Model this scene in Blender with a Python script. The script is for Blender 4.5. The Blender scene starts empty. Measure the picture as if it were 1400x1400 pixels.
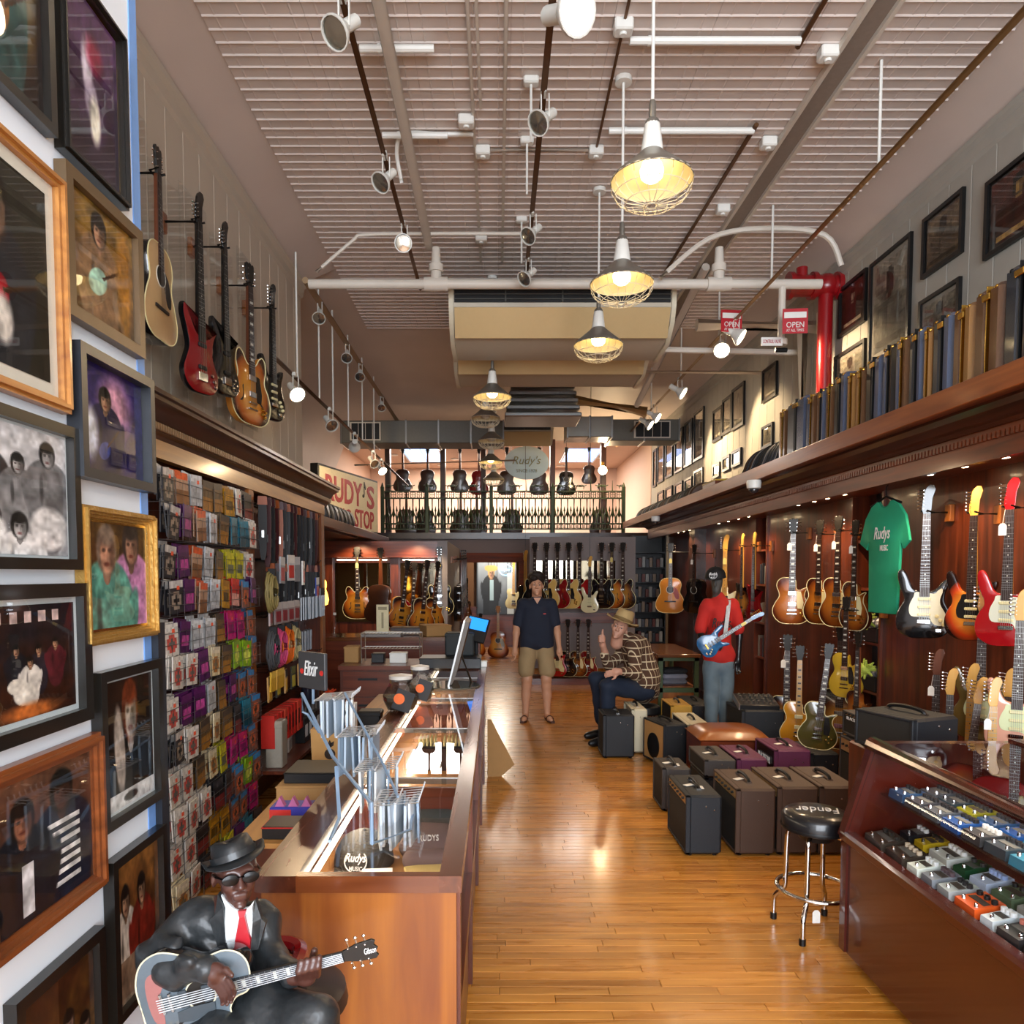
import bpy, math, random
import numpy as np
from mathutils import Matrix, Vector
R_ = random.Random(7)
SC = bpy.context.scene
COL = SC.collection

# ---------------------------------------------------------------- camera
PITCH = math.radians(3.0); CAMH = 1.75; FPX = 1000.0; VPX = 680.0; PPY = 785.0 + FPX*math.tan(PITCH)
cd = bpy.data.cameras.new('camera'); cam = bpy.data.objects.new('camera', cd); COL.objects.link(cam)
cd.sensor_width = 36; cd.lens = FPX/1400*36; cd.clip_start = .05; cd.clip_end = 100
cd.shift_x = (700-VPX)/1400; cd.shift_y = (PPY-700)/1400
cam.location = (0, 0, CAMH); cam.rotation_euler = (math.pi/2-PITCH, 0, 0)
SC.camera = cam
# ---------------------------------------------------------------- world, exposure
SC.view_settings.view_transform = 'Standard'; SC.view_settings.look = 'None'
SC.view_settings.gamma = 1.0; SC.view_settings.use_curve_mapping = False
SC.view_settings.exposure = 0.68
wd = bpy.data.worlds.new('world'); SC.world = wd; wd.use_nodes = True
wd.node_tree.nodes['Background'].inputs[0].default_value = (.75, .86, 1, 1)
wd.node_tree.nodes['Background'].inputs[1].default_value = 1.0
def area_light(name, loc, rot, sx, sy, power, col):
    l = bpy.data.lights.new(name, 'AREA'); l.shape = 'RECTANGLE'; l.size = sx; l.size_y = sy
    l.energy = power; l.color = col
    o = bpy.data.objects.new(name, l); COL.objects.link(o); o.location = loc; o.rotation_euler = rot; return o
# daylight through the shop window behind the camera
area_light('shop_window_daylight', (.6, -3.6, 2.6), (math.radians(90), 0, 0), 4.4, 3.6, 460, (.86, .92, 1))
# skylights over the mezzanine showroom at the back
area_light('mezzanine_skylight', (.0, 17.2, 4.47), (0, 0, 0), 4, 3, 300, (1, .87, .74))

def px(x, y, Y):
    """world point seen at photograph pixel (x, y) at depth Y (metres along the room)"""
    u = (x-VPX)/FPX; v = (PPY-y)/FPX; c, s = math.cos(PITCH), math.sin(PITCH)
    t = Y/(c+v*s)
    return Vector((u*t, Y, CAMH+t*(v*c-s)))
def pxX(x, y, X):
    """the same, on the plane at X (a side wall)"""
    u = (x-VPX)/FPX; v = (PPY-y)/FPX; c, s = math.cos(PITCH), math.sin(PITCH)
    t = X/u
    return Vector((X, t*(c+v*s), CAMH+t*(v*c-s)))
def pxZ(x, y, Z):
    u = (x-VPX)/FPX; v = (PPY-y)/FPX; c, s = math.cos(PITCH), math.sin(PITCH)
    t = (Z-CAMH)/(v*c-s)
    return Vector((u*t, t*(c+v*s), Z))

# ---------------------------------------------------------------- materials
def lin(c):
    if isinstance(c, str):
        c = tuple(int(c[i:i+2], 16)/255 for i in (0, 2, 4))
    return tuple(v/12.92 if v <= .04045 else ((v+.055)/1.055)**2.4 for v in c)
MATS = {}
def _new(name):
    m = bpy.data.materials.new(name); m.use_nodes = True
    return m, m.node_tree, m.node_tree.nodes['Principled BSDF']
def mat(name, col='808080', rough=.5, metal=0, coat=0, var=.12, scale=30, bump=0, emit=None, es=0, trans=0, alpha=1, ior=1.45, spec=.5):
    if name in MATS: return MATS[name]
    m, nt, b = _new(name); c = lin(col)
    b.inputs['Base Color'].default_value = (*c, 1); b.inputs['Roughness'].default_value = rough
    b.inputs['Metallic'].default_value = metal; b.inputs['Coat Weight'].default_value = coat
    b.inputs['Coat Roughness'].default_value = .08; b.inputs['Specular IOR Level'].default_value = spec
    b.inputs['Transmission Weight'].default_value = trans; b.inputs['IOR'].default_value = ior; b.inputs['Alpha'].default_value = alpha
    if emit: b.inputs['Emission Color'].default_value = (*lin(emit), 1); b.inputs['Emission Strength'].default_value = es
    if var > 0 and not trans:
        tc = nt.nodes.new('ShaderNodeTexCoord'); n = nt.nodes.new('ShaderNodeTexNoise'); n.inputs['Scale'].default_value = scale; n.inputs['Detail'].default_value = 3
        nt.links.new(tc.outputs['Object'], n.inputs['Vector'])
        mr = nt.nodes.new('ShaderNodeMapRange'); mr.inputs[3].default_value = 1-var; mr.inputs[4].default_value = 1+var
        nt.links.new(n.outputs['Fac'], mr.inputs[0])
        mx = nt.nodes.new('ShaderNodeVectorMath'); mx.operation = 'SCALE'; mx.inputs[0].default_value = c
        nt.links.new(mr.outputs[0], mx.inputs['Scale']); nt.links.new(mx.outputs[0], b.inputs['Base Color'])
        if bump:
            bp = nt.nodes.new('ShaderNodeBump'); bp.inputs['Strength'].default_value = bump; bp.inputs['Distance'].default_value = .01
            nt.links.new(n.outputs['Fac'], bp.inputs['Height']); nt.links.new(bp.outputs[0], b.inputs['Normal'])
    MATS[name] = m; return m
def wood(name, c1, c2, axis='Z', scale=7, stretch=14, rough=.35, coat=.2, rnd=0.0):
    """streaked timber: noise squeezed across the grain; rnd varies whole boards"""
    if name in MATS: return MATS[name]
    m, nt, b = _new(name); N = nt.nodes.new; L = nt.links.new
    tc = N('ShaderNodeTexCoord'); mp = N('ShaderNodeMapping')
    s = [stretch, stretch, stretch]; s['XYZ'.index(axis)] = .9; mp.inputs['Scale'].default_value = s
    L(tc.outputs['Object'], mp.inputs['Vector'])
    oi = N('ShaderNodeObjectInfo'); geo = N('ShaderNodeNewGeometry')
    ad = N('ShaderNodeMath'); ad.operation = 'ADD'; L(oi.outputs['Random'], ad.inputs[0]); L(geo.outputs['Random Per Island'], ad.inputs[1])
    fr = N('ShaderNodeMath'); fr.operation = 'FRACT'; L(ad.outputs[0], fr.inputs[0])
    off = N('ShaderNodeVectorMath'); off.operation = 'ADD'; L(mp.outputs[0], off.inputs[0])
    cm = N('ShaderNodeMath'); cm.operation = 'MULTIPLY'; cm.inputs[1].default_value = 40 if rnd else 0; L(fr.outputs[0], cm.inputs[0]); L(cm.outputs[0], off.inputs[1])
    n = N('ShaderNodeTexNoise'); n.inputs['Scale'].default_value = scale/4; n.inputs['Detail'].default_value = 6; n.inputs['Distortion'].default_value = .6
    L(off.outputs[0], n.inputs['Vector'])
    cr = N('ShaderNodeValToRGB'); cr.color_ramp.elements[0].position = .28; cr.color_ramp.elements[1].position = .74
    cr.color_ramp.elements[0].color = (*lin(c1), 1); cr.color_ramp.elements[1].color = (*lin(c2), 1); L(n.outputs['Fac'], cr.inputs[0])
    mr = N('ShaderNodeMapRange'); mr.inputs[3].default_value = 1-rnd; mr.inputs[4].default_value = 1+rnd; L(fr.outputs[0], mr.inputs[0])
    mx = N('ShaderNodeVectorMath'); mx.operation = 'SCALE'; L(cr.outputs[0], mx.inputs[0]); L(mr.outputs[0], mx.inputs['Scale'])
    L(mx.outputs[0], b.inputs['Base Color'])
    rr = N('ShaderNodeMapRange'); rr.inputs[3].default_value = rough*.8; rr.inputs[4].default_value = min(1, rough*1.3); L(n.outputs['Fac'], rr.inputs[0]); L(rr.outputs[0], b.inputs['Roughness'])
    b.inputs['Coat Weight'].default_value = coat; b.inputs['Coat Roughness'].default_value = .12
    MATS[name] = m; return m
def burst(name, inner, mid, edge, size=(.17, .21), cen=(0, .2), p=(.45, .78, .98)):
    """sunburst lacquer: a painted oval fading from the middle of the body to its rim (object space)"""
    if name in MATS: return MATS[name]
    m, nt, b = _new(name); N = nt.nodes.new; L = nt.links.new
    tc = N('ShaderNodeTexCoord'); mp = N('ShaderNodeMapping'); mp.vector_type = 'POINT'
    mp.inputs['Scale'].default_value = (1/size[0], 0, 1/size[1]); mp.inputs['Location'].default_value = (-cen[0]/size[0], 0, -cen[1]/size[1])
    L(tc.outputs['Object'], mp.inputs['Vector'])
    ln = N('ShaderNodeVectorMath'); ln.operation = 'LENGTH'; L(mp.outputs[0], ln.inputs[0])
    cr = N('ShaderNodeValToRGB'); e = cr.color_ramp.elements
    e[0].position = p[0]; e[0].color = (*lin(inner), 1); e[1].position = p[2]; e[1].color = (*lin(edge), 1)
    x = e.new(p[1]); x.color = (*lin(mid), 1)
    L(ln.outputs['Value'], cr.inputs[0]); L(cr.outputs[0], b.inputs['Base Color'])
    b.inputs['Roughness'].default_value = .2; b.inputs['Coat Weight'].default_value = .6; b.inputs['Coat Roughness'].default_value = .05
    MATS[name] = m; return m
def vmat(name='print', rough=.35, coat=.0, spec=.5):
    """flat print: colours stored on the sheet itself"""
    if name in MATS: return MATS[name]
    m, nt, b = _new(name); a = nt.nodes.new('ShaderNodeAttribute'); a.attribute_name = 'Col'
    nt.links.new(a.outputs['Color'], b.inputs['Base Color']); b.inputs['Roughness'].default_value = rough
    b.inputs['Coat Weight'].default_value = coat; b.inputs['Coat Roughness'].default_value = .03; b.inputs['Specular IOR Level'].default_value = spec
    MATS[name] = m; return m
def glass(name, tint=(1, 1, 1), rough=.0, fac=.025):
    """thin pane: mostly see-through with a mirror coat that grows at grazing angles"""
    if name in MATS: return MATS[name]
    m, nt, b = _new(name); nt.nodes.remove(b); N = nt.nodes.new; L = nt.links.new
    t = N('ShaderNodeBsdfTransparent'); t.inputs[0].default_value = (*tint, 1)
    g = N('ShaderNodeBsdfGlossy'); g.inputs['Roughness'].default_value = rough
    lw = N('ShaderNodeLayerWeight'); lw.inputs[0].default_value = .5
    pw = N('ShaderNodeMath'); pw.operation = 'POWER'; pw.inputs[1].default_value = 5; L(lw.outputs['Facing'], pw.inputs[0])
    f = N('ShaderNodeMath'); f.operation = 'MULTIPLY_ADD'; f.inputs[1].default_value = .9; f.inputs[2].default_value = fac; L(pw.outputs[0], f.inputs[0])
    ms = N('ShaderNodeMixShader'); out = nt.nodes['Material Output']
    L(f.outputs[0], ms.inputs[0]); L(t.outputs[0], ms.inputs[1]); L(g.outputs[0], ms.inputs[2]); L(ms.outputs[0], out.inputs[0])
    MATS[name] = m; return m

# ---------------------------------------------------------------- mesh builder
def basis(d):
    d = Vector(d).normalized(); up = Vector((0, 0, 1)) if abs(d.z) < .95 else Vector((1, 0, 0))
    a = d.cross(up).normalized(); b = a.cross(d).normalized(); return a, b, d
class MB:
    def __init__(self): self.v = []; self.f = []; self.c = {}; self.M = None
    def _add(self, vs, fs, col=None):
        o = len(self.v)
        if self.M is not None: vs = [self.M @ Vector(p) for p in vs]
        self.v += [tuple(p) for p in vs]
        if col is not None:
            for i in range(len(fs)): self.c[len(self.f)+i] = col
        self.f += [tuple(i+o for i in f) for f in fs]; return self
    def box(self, x0, x1, y0, y1, z0, z1, col=None):
        vs = [(x0,y0,z0),(x1,y0,z0),(x1,y1,z0),(x0,y1,z0),(x0,y0,z1),(x1,y0,z1),(x1,y1,z1),(x0,y1,z1)]
        return self._add(vs, [(0,3,2,1),(4,5,6,7),(0,1,5,4),(1,2,6,5),(2,3,7,6),(3,0,4,7)], col)
    def cbox(self, c, s, col=None):
        return self.box(c[0]-s[0]/2, c[0]+s[0]/2, c[1]-s[1]/2, c[1]+s[1]/2, c[2]-s[2]/2, c[2]+s[2]/2, col)
    def rbox(self, x0, x1, y0, y1, z0, z1, r=.01, col=None):
        """box with all edges chamfered"""
        v = []; 
        for zz, ins in ((z0, r), (z0+r, 0), (z1-r, 0), (z1, r)):
            a, b, c, d = x0+ins, x1-ins, y0+ins, y1-ins; q = r if ins == 0 else r*.6
            v += [(a+q,c,zz),(b-q,c,zz),(b,c+q,zz),(b,d-q,zz),(b-q,d,zz),(a+q,d,zz),(a,d-q,zz),(a,c+q,zz)]
        f = [tuple(range(7,-1,-1)), tuple(range(24,32))]
        for k in range(3):
            for i in range(8): j = (i+1)%8; f.append((k*8+i, k*8+j, k*8+8+j, k*8+8+i))
        return self._add(v, f, col)
    def cyl(self, p0, p1, r0, r1=None, n=10, cap=True, col=None):
        r1 = r0 if r1 is None else r1; p0, p1 = Vector(p0), Vector(p1); a, b, d = basis(p1-p0); v = []
        for p, r in ((p0, r0), (p1, r1)):
            for i in range(n):
                t = 2*math.pi*i/n; v.append(p+a*(r*math.cos(t))+b*(r*math.sin(t)))
        f = [(i, (i+1)%n, n+(i+1)%n, n+i) for i in range(n)]
        if cap: f += [tuple(range(n-1,-1,-1)), tuple(range(n, 2*n))]
        return self._add(v, f, col)
    def tube(self, pts, r, n=8, closed=False, cap=True, col=None):
        pts = [Vector(p) for p in pts]; m = len(pts); v = []; pa = None
        for i, p in enumerate(pts):
            if closed: d = pts[(i+1)%m]-pts[i-1]
            else: d = pts[min(i+1, m-1)]-pts[max(i-1, 0)]
            if d.length < 1e-9: d = Vector((0, 0, 1))
            d.normalize()
            if pa is None: a, b, _ = basis(d)
            else:
                a = pa-d*pa.dot(d)
                if a.length < 1e-6: a, b, _ = basis(d)
                a.normalize(); b = d.cross(a)
            pa = a; rr = r[i] if isinstance(r, (list, tuple)) else r
            for k in range(n):
                t = 2*math.pi*k/n; v.append(p+a*(rr*math.cos(t))+b*(rr*math.sin(t)))
        f = []
        for i in range(m if closed else m-1):
            j = (i+1)%m
            for k in range(n): l = (k+1)%n; f.append((i*n+k, i*n+l, j*n+l, j*n+k))
        if cap and not closed: f += [tuple(range(n-1,-1,-1)), tuple(range((m-1)*n, m*n))]
        return self._add(v, f, col)
    def lathe(self, prof, o=(0, 0, 0), n=20, cap=True, col=None):
        v = []; f = []; m = len(prof)
        for r, z in prof:
            for k in range(n):
                t = 2*math.pi*k/n; v.append((o[0]+r*math.cos(t), o[1]+r*math.sin(t), o[2]+z))
        for i in range(m-1):
            for k in range(n): l = (k+1)%n; f.append((i*n+k, i*n+l, (i+1)*n+l, (i+1)*n+k))
        if cap:
            if prof[0][0] > 1e-5: f.append(tuple(range(n-1,-1,-1)))
            if prof[-1][0] > 1e-5: f.append(tuple(range((m-1)*n, m*n)))
        return self._add(v, f, col)
    def sphere(self, c, r, n=12, sq=(1, 1, 1), col=None):
        h = max(6, n*2//3); v = []; f = []
        for i in range(h+1):
            p = math.pi*i/h
            for k in range(n):
                t = 2*math.pi*k/n; v.append((c[0]+r*sq[0]*math.sin(p)*math.cos(t), c[1]+r*sq[1]*math.sin(p)*math.sin(t), c[2]+r*sq[2]*math.cos(p)))
        for i in range(h):
            for k in range(n): l = (k+1)%n; f.append((i*n+k, (i+1)*n+k, (i+1)*n+l, i*n+l))
        return self._add(v, f, col)
    def prism(self, poly, d0, d1, plane='XZ', bev=0, col=None):
        """extrude a 2D outline; plane XZ -> along Y, XY -> along Z, YZ -> along X. bev rounds both rims."""
        n = len(poly); A = sum(poly[i][0]*poly[(i+1)%n][1]-poly[(i+1)%n][0]*poly[i][1] for i in range(n))
        if A < 0: poly = poly[::-1]
        P = {'XZ': lambda p, d: (p[0], d, p[1]), 'XY': lambda p, d: (p[0], p[1], d), 'YZ': lambda p, d: (d, p[0], p[1])}[plane]
        if bev:
            nr = []
            for i in range(n):
                a, b_, c = poly[i-1], poly[i], poly[(i+1)%n]; tx, ty = c[0]-a[0], c[1]-a[1]; l = math.hypot(tx, ty) or 1
                nr.append((ty/l, -tx/l))
            ins = lambda k: [(p[0]-q[0]*k, p[1]-q[1]*k) for p, q in zip(poly, nr)]
            s = 1 if d1 > d0 else -1
            rings = [(ins(bev), d0), (ins(bev*.3), d0+s*bev*.3), (poly, d0+s*bev), (poly, d1-s*bev), (ins(bev*.3), d1-s*bev*.3), (ins(bev), d1)]
        else: rings = [(poly, d0), (poly, d1)]
        v = [P(p, d) for r, d in rings for p in r]; f = [tuple(range(n)), tuple(range((len(rings)-1)*n, len(rings)*n))[::-1]]
        for k in range(len(rings)-1):
            for i in range(n): j = (i+1)%n; f.append((k*n+i, k*n+n+i, k*n+n+j, k*n+j))
        if plane == 'XZ': f = [q if d1 > d0 else q[::-1] for q in f]
        else: f = [q[::-1] if d1 > d0 else q for q in f]
        return self._add(v, f, col)
    def quad(self, a, b, c, d, col=None): return self._add([a, b, c, d], [(0, 1, 2, 3)], col)
    def mesh(self, name, material, smooth=False):
        me = bpy.data.meshes.new(name); me.from_pydata(self.v, [], self.f)
        if material is not None: me.materials.append(material)
        if smooth is True: me.polygons.foreach_set('use_smooth', [True]*len(me.polygons))
        elif smooth: me.polygons.foreach_set('use_smooth', [True]*len(me.polygons)); me.set_sharp_from_angle(angle=math.radians(smooth))
        if self.c:
            at = me.attributes.new('Col', 'FLOAT_COLOR', 'CORNER'); buf = []
            for i, p in enumerate(self.f):
                c = self.c.get(i, (.5, .5, .5)); c = lin(c) if isinstance(c, str) else c
                buf += [c[0], c[1], c[2], 1]*len(p)
            at.data.foreach_set('color', buf)
        me.update(); return me
    def build(self, name, material, parent=None, smooth=35, loc=None, world=False):
        if world and parent is not None:
            o = parent.location; self.v = [(a-o.x, b-o.y, c-o.z) for a, b, c in self.v]
        return put(self.mesh(name, material, smooth), name, parent, loc)
def put(me, name, parent=None, loc=None, rot=None):
    o = bpy.data.objects.new(name, me); COL.objects.link(o)
    if parent is not None: o.parent = parent
    if loc is not None: o.location = loc
    if rot is not None: o.rotation_euler = rot
    return o
def tag(o, label, cat, group=None, kind=None):
    o['label'] = label; o['category'] = cat
    if group: o['group'] = group
    if kind: o['kind'] = kind
    return o
def thing(name, label, cat, loc=(0, 0, 0), rot=(0, 0, 0), group=None):
    o = bpy.data.objects.new(name, None); COL.objects.link(o); o.empty_display_size = .05
    o.location = loc; o.rotation_euler = rot; return tag(o, label, cat, group)
def struct(o, label=None):
    o['kind'] = 'structure'
    if label: o['label'] = label
    return o
def kids(o): return KIDS.get(o.name) or list(o.children)
KIDS = {}
def dup(root, label=None, group=None, loc=None, rot=None):
    r = root.copy(); COL.objects.link(r)
    if label: r['label'] = label
    if group: r['group'] = group
    if loc is not None: r.location = loc
    if rot is not None: r.rotation_euler = rot
    if root.name not in KIDS: KIDS[root.name] = list(root.children)
    for ch in KIDS[root.name]:
        c = ch.copy(); COL.objects.link(c); c.parent = r
        if ch.name not in KIDS: KIDS[ch.name] = list(ch.children)
        for g in KIDS[ch.name]:
            d = g.copy(); COL.objects.link(d); d.parent = c
    return r
def spline(pts, n=6, closed=True):
    """Catmull-Rom through 2D/3D points"""
    out = []; m = len(pts); P = [Vector(p) for p in pts]
    rng = range(m) if closed else range(m-1)
    for i in rng:
        if closed: a, b, c, d = P[i-1], P[i], P[(i+1)%m], P[(i+2)%m]
        else: a, b, c, d = P[max(i-1, 0)], P[i], P[i+1], P[min(i+2, m-1)]
        for k in range(n):
            t = k/n
            out.append(tuple(.5*((2*b)+(c-a)*t+(2*a-5*b+4*c-d)*t*t+(3*b-a-3*c+d)*t**3)))
    if not closed: out.append(tuple(P[-1]))
    return out
TXT = {}
def text_mesh(s, material, size=1.0, depth=.004, shear=0.0, bold=0.0):
    """lettering as a mesh, centred on its own middle, lying in XZ facing -Y"""
    k = (s, material.name, round(size, 4), depth, shear, bold)
    if k in TXT: return TXT[k]
    cu = bpy.data.curves.new('lettering', 'FONT'); cu.body = s; cu.size = size; cu.extrude = depth/2; cu.shear = shear; cu.offset = bold; cu.resolution_u = 3
    cu.align_x = 'CENTER'; cu.align_y = 'CENTER'
    ob = bpy.data.objects.new('lettering', cu); COL.objects.link(ob); bpy.context.view_layer.update()
    me = bpy.data.meshes.new_from_object(ob.evaluated_get(bpy.context.evaluated_depsgraph_get()))
    bpy.data.objects.remove(ob); me.materials.clear(); me.materials.append(material)
    me.transform(Matrix.Rotation(math.pi/2, 4, 'X')); me.name = 'lettering'
    vs = np.empty(len(me.vertices)*3); me.vertices.foreach_get('co', vs); vs = vs.reshape(-1, 3)
    if len(vs):
        c = (vs.max(0)+vs.min(0))/2; me.transform(Matrix.Translation(-Vector(c)))
    TXT[k] = me; return me
def fit_text(s, material, w, h, depth=.004, shear=0, bold=0):
    me = text_mesh(s, material, 1.0, depth, shear, bold).copy()
    vs = np.empty(len(me.vertices)*3); me.vertices.foreach_get('co', vs); vs = vs.reshape(-1, 3); d = vs.max(0)-vs.min(0)
    me.transform(Matrix.Diagonal((w/d[0], 1, h/d[2], 1))); return me

# ---------------------------------------------------------------- organic shapes: smooth union of round cones, meshed with surface nets
def sdf_mesh(prims, k=.02, step=.012, pad=.03, wr=None):
    lo = np.array([1e9]*3); hi = -lo
    for p in prims:
        if p[0] == 'c': pts = [(p[1], p[2]), (p[3], p[4])]
        else: pts = [(p[1], max(p[2]))]
        for c, r in pts: lo = np.minimum(lo, np.array(c)-r); hi = np.maximum(hi, np.array(c)+r)
    lo -= pad; hi += pad; n = np.ceil((hi-lo)/step).astype(int)+1
    g = [lo[i]+step*np.arange(n[i]) for i in range(3)]
    X, Y, Z = np.meshgrid(*g, indexing='ij', sparse=True)
    D = np.full(n, 1e3, dtype=np.float32)
    for p in prims:
        kk = k
        if p[0] == 'c':
            a, ra, b, rb = np.array(p[1], float), p[2], np.array(p[3], float), p[4]
            if len(p) > 5: kk = p[5]
            ab = b-a; L2 = max(ab@ab, 1e-9); m = max(ra, rb)+max(kk, step)*2.5
            bl, bh = np.minimum(a, b)-m, np.maximum(a, b)+m
        else:
            c, r = np.array(p[1], float), np.array(p[2], float); m = r.max()+max(kk if len(p) < 4 else p[3], step)*2.5; bl, bh = c-m, c+m
            if len(p) > 3: kk = p[3]
        i0 = np.clip(((bl-lo)/step).astype(int), 0, n); i1 = np.clip(np.ceil((bh-lo)/step).astype(int)+1, 0, n)
        sl = tuple(slice(i0[q], i1[q]) for q in range(3))
        x, y, z = X[sl[0]], Y[:, sl[1]], Z[:, :, sl[2]]
        if p[0] == 'c':
            t = np.clip(((x-a[0])*ab[0]+(y-a[1])*ab[1]+(z-a[2])*ab[2])/L2, 0, 1)
            d = np.sqrt((x-a[0]-t*ab[0])**2+(y-a[1]-t*ab[1])**2+(z-a[2]-t*ab[2])**2)-(ra+(rb-ra)*t)
        else:
            qx, qy, qz = (x-c[0]), (y-c[1]), (z-c[2])
            k0 = np.sqrt((qx/r[0])**2+(qy/r[1])**2+(qz/r[2])**2); k1 = np.sqrt((qx/r[0]**2)**2+(qy/r[1]**2)**2+(qz/r[2]**2)**2)
            d = k0*(k0-1)/np.maximum(k1, 1e-6)
        cur = D[sl]
        if p[0] == 's':   # carve
            h = np.clip(.5-.5*(cur+d)/kk, 0, 1); D[sl] = cur*(1-h)-d*h+kk*h*(1-h)
        else:
            h = np.clip(.5+.5*(cur-d)/max(kk, 1e-5), 0, 1); D[sl] = np.where(cur > 100, d, cur*(1-h)+d*h-kk*h*(1-h))
    if wr:   # cloth folds: ripples added to the distance field
        a, q = wr; D += a*np.sin(q*(X+.6*Z)+1.5*np.sin(q*.5*Z+.3*q*Y))*np.sin(q*.55*(Z-.5*X+.4*Y))
    inside = D < 0
    cells = tuple(s-1 for s in D.shape); cnt = np.zeros(cells, np.int8); pos = np.zeros(cells+(3,), np.float32); ne = np.zeros(cells, np.float32)
    cs = [(i, j, l) for i in (0, 1) for j in (0, 1) for l in (0, 1)]
    S = lambda A, c: A[c[0]:A.shape[0]-1+c[0], c[1]:A.shape[1]-1+c[1], c[2]:A.shape[2]-1+c[2]]
    for c in cs: cnt += S(inside, c)
    act = (cnt > 0) & (cnt < 8)
    for c in cs:
        for ax in range(3):
            if c[ax] == 0:
                e = list(c); e[ax] = 1; d0, d1 = S(D, c), S(D, tuple(e)); cr = ((d0 < 0) != (d1 < 0)) & act
                den = np.where(np.abs(d0-d1) < 1e-9, 1, d0-d1); t = np.where(cr, d0/den, 0)
                for q in range(3): pos[..., q] += np.where(cr, c[q]+(t if q == ax else 0), 0)
                ne += cr
    idx = -np.ones(cells, np.int64); idx[act] = np.arange(act.sum())
    ii = np.argwhere(act); V = (ii+pos[act]/np.maximum(ne[act], 1)[:, None])*step+lo
    F = []
    for ax in range(3):
        u, w = (ax+1)%3, (ax+2)%3
        s0 = [slice(None)]*3; s1 = [slice(None)]*3; s0[ax] = slice(0, -1); s1[ax] = slice(1, None)
        a, b = inside[tuple(s0)], inside[tuple(s1)]; e = np.argwhere(a != b)
        e = e[(e[:, u] > 0) & (e[:, w] > 0) & (e[:, u] < n[u]-1) & (e[:, w] < n[w]-1)]
        q = []
        for du, dw in ((1, 1), (0, 1), (0, 0), (1, 0)):
            c = e.copy(); c[:, u] -= du; c[:, w] -= dw; q.append(idx[c[:, 0], c[:, 1], c[:, 2]])
        q = np.stack(q, 1); fl = a[e[:, 0], e[:, 1], e[:, 2]]; q[~fl] = q[~fl][:, ::-1]; F.append(q)
    F = np.concatenate(F); F = F[(F >= 0).all(1)]
    return V, F
def organic(name, material, prims, parent, k=.02, step=.012, world=False, col=None, wr=None):
    V, F = sdf_mesh(prims, k, step, wr=wr)
    if world and parent is not None: V = V-np.array(parent.location)
    me = bpy.data.meshes.new(name); me.from_pydata(V.tolist(), [], F.tolist()); me.materials.append(material)
    me.polygons.foreach_set('use_smooth', [True]*len(me.polygons))
    if col is not None:
        at = me.attributes.new('Col', 'FLOAT_COLOR', 'POINT'); C = col(V)
        at.data.foreach_set('color', np.concatenate([C, np.ones((len(C), 1))], 1).astype(np.float32).ravel())
    me.update(); return put(me, name, parent)
def printed(name, material, w, h, nx, ny, fn, parent=None, loc=(0, 0, 0), rot=None, thick=.001):
    """a printed sheet w x h in XZ facing -Y; fn(u, v arrays in 0..1) -> rgb array (sRGB) gives the print"""
    u, v = np.meshgrid((np.arange(nx)+.5)/nx, (np.arange(ny)+.5)/ny); C = fn(u, v)
    C = np.where(C <= .04045, C/12.92, ((np.maximum(C, 0)+.055)/1.055)**2.4)
    xs = np.linspace(-w/2, w/2, nx+1); zs = np.linspace(-h/2, h/2, ny+1)
    gx, gz = np.meshgrid(xs, zs); V = np.stack([gx.ravel(), np.full(gx.size, -thick), gz.ravel()], 1)
    i, j = np.meshgrid(np.arange(nx), np.arange(ny)); b = (j*(nx+1)+i).ravel()
    F = np.stack([b, b+1, b+nx+2, b+nx+1], 1)
    me = bpy.data.meshes.new(name); me.from_pydata(V.tolist(), [], F.tolist()); me.materials.append(material)
    at = me.attributes.new('Col', 'FLOAT_COLOR', 'CORNER')
    cc = np.repeat(np.concatenate([C.reshape(-1, 3), np.ones((nx*ny, 1))], 1), 4, 0); at.data.foreach_set('color', cc.astype(np.float32).ravel())
    me.update(); return put(me, name, parent, loc, rot)
ORD = ['first', 'second', 'third', 'fourth', 'fifth', 'sixth', 'seventh', 'eighth', 'ninth', 'tenth', 'eleventh', 'twelfth', 'thirteenth', 'fourteenth', 'fifteenth', 'sixteenth', 'seventeenth', 'eighteenth', 'nineteenth', 'twentieth']
for _i in range(20, 60): ORD.append({2: 'twenty', 3: 'thirty', 4: 'forty', 5: 'fifty'}[(_i+1)//10]+'-'+ORD[(_i+1)%10-1] if (_i+1)%10 else {3: 'thirtieth', 4: 'fortieth', 5: 'fiftieth', 6: 'sixtieth'}[(_i+1)//10])
# ================================================================ materials used all over
CHERRY = wood('cherry_panel', '3a160b', '6e3015', 'Z', 7, 12, .32, .3)
CHERRY_Y = wood('cherry_rail', '44190c', '7d3a1b', 'Y', 7, 12, .3, .3)
CHERRY_X = wood('cherry_board', '4a1c0d', '7a3517', 'X', 7, 12, .3, .3)
HONEY = wood('honey_end_panel', '6f3411', 'a2601f', 'Z', 6, 9, .38, .25)
FLOORW = wood('maple_strip', 'a5641f', 'cf8f3c', 'X', 9, 10, .27, .35, rnd=.17)
DARKW = wood('dark_walnut', '1e0f09', '3a1d10', 'Y', 8, 12, .35, .2)
PAINT = mat('cream_wall_paint', 'bfb3a2', .7, var=.05, scale=3)
PAINTR = mat('grey_wall_paint', 'a8a49a', .7, var=.12, scale=4)
CEILP = mat('ceiling_paint', 'd0c2b8', .55, var=.07, scale=2)
TINP = mat('tin_paint', 'd6cac2', .42, var=.06, scale=6)
WHITE = mat('white_enamel', 'e6e6df', .35, var=.03)
BLACKM = mat('black_metal', '121314', .4, .2, var=.1)
STEEL = mat('brushed_steel', '9a9a98', .3, 1, var=.08)
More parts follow.
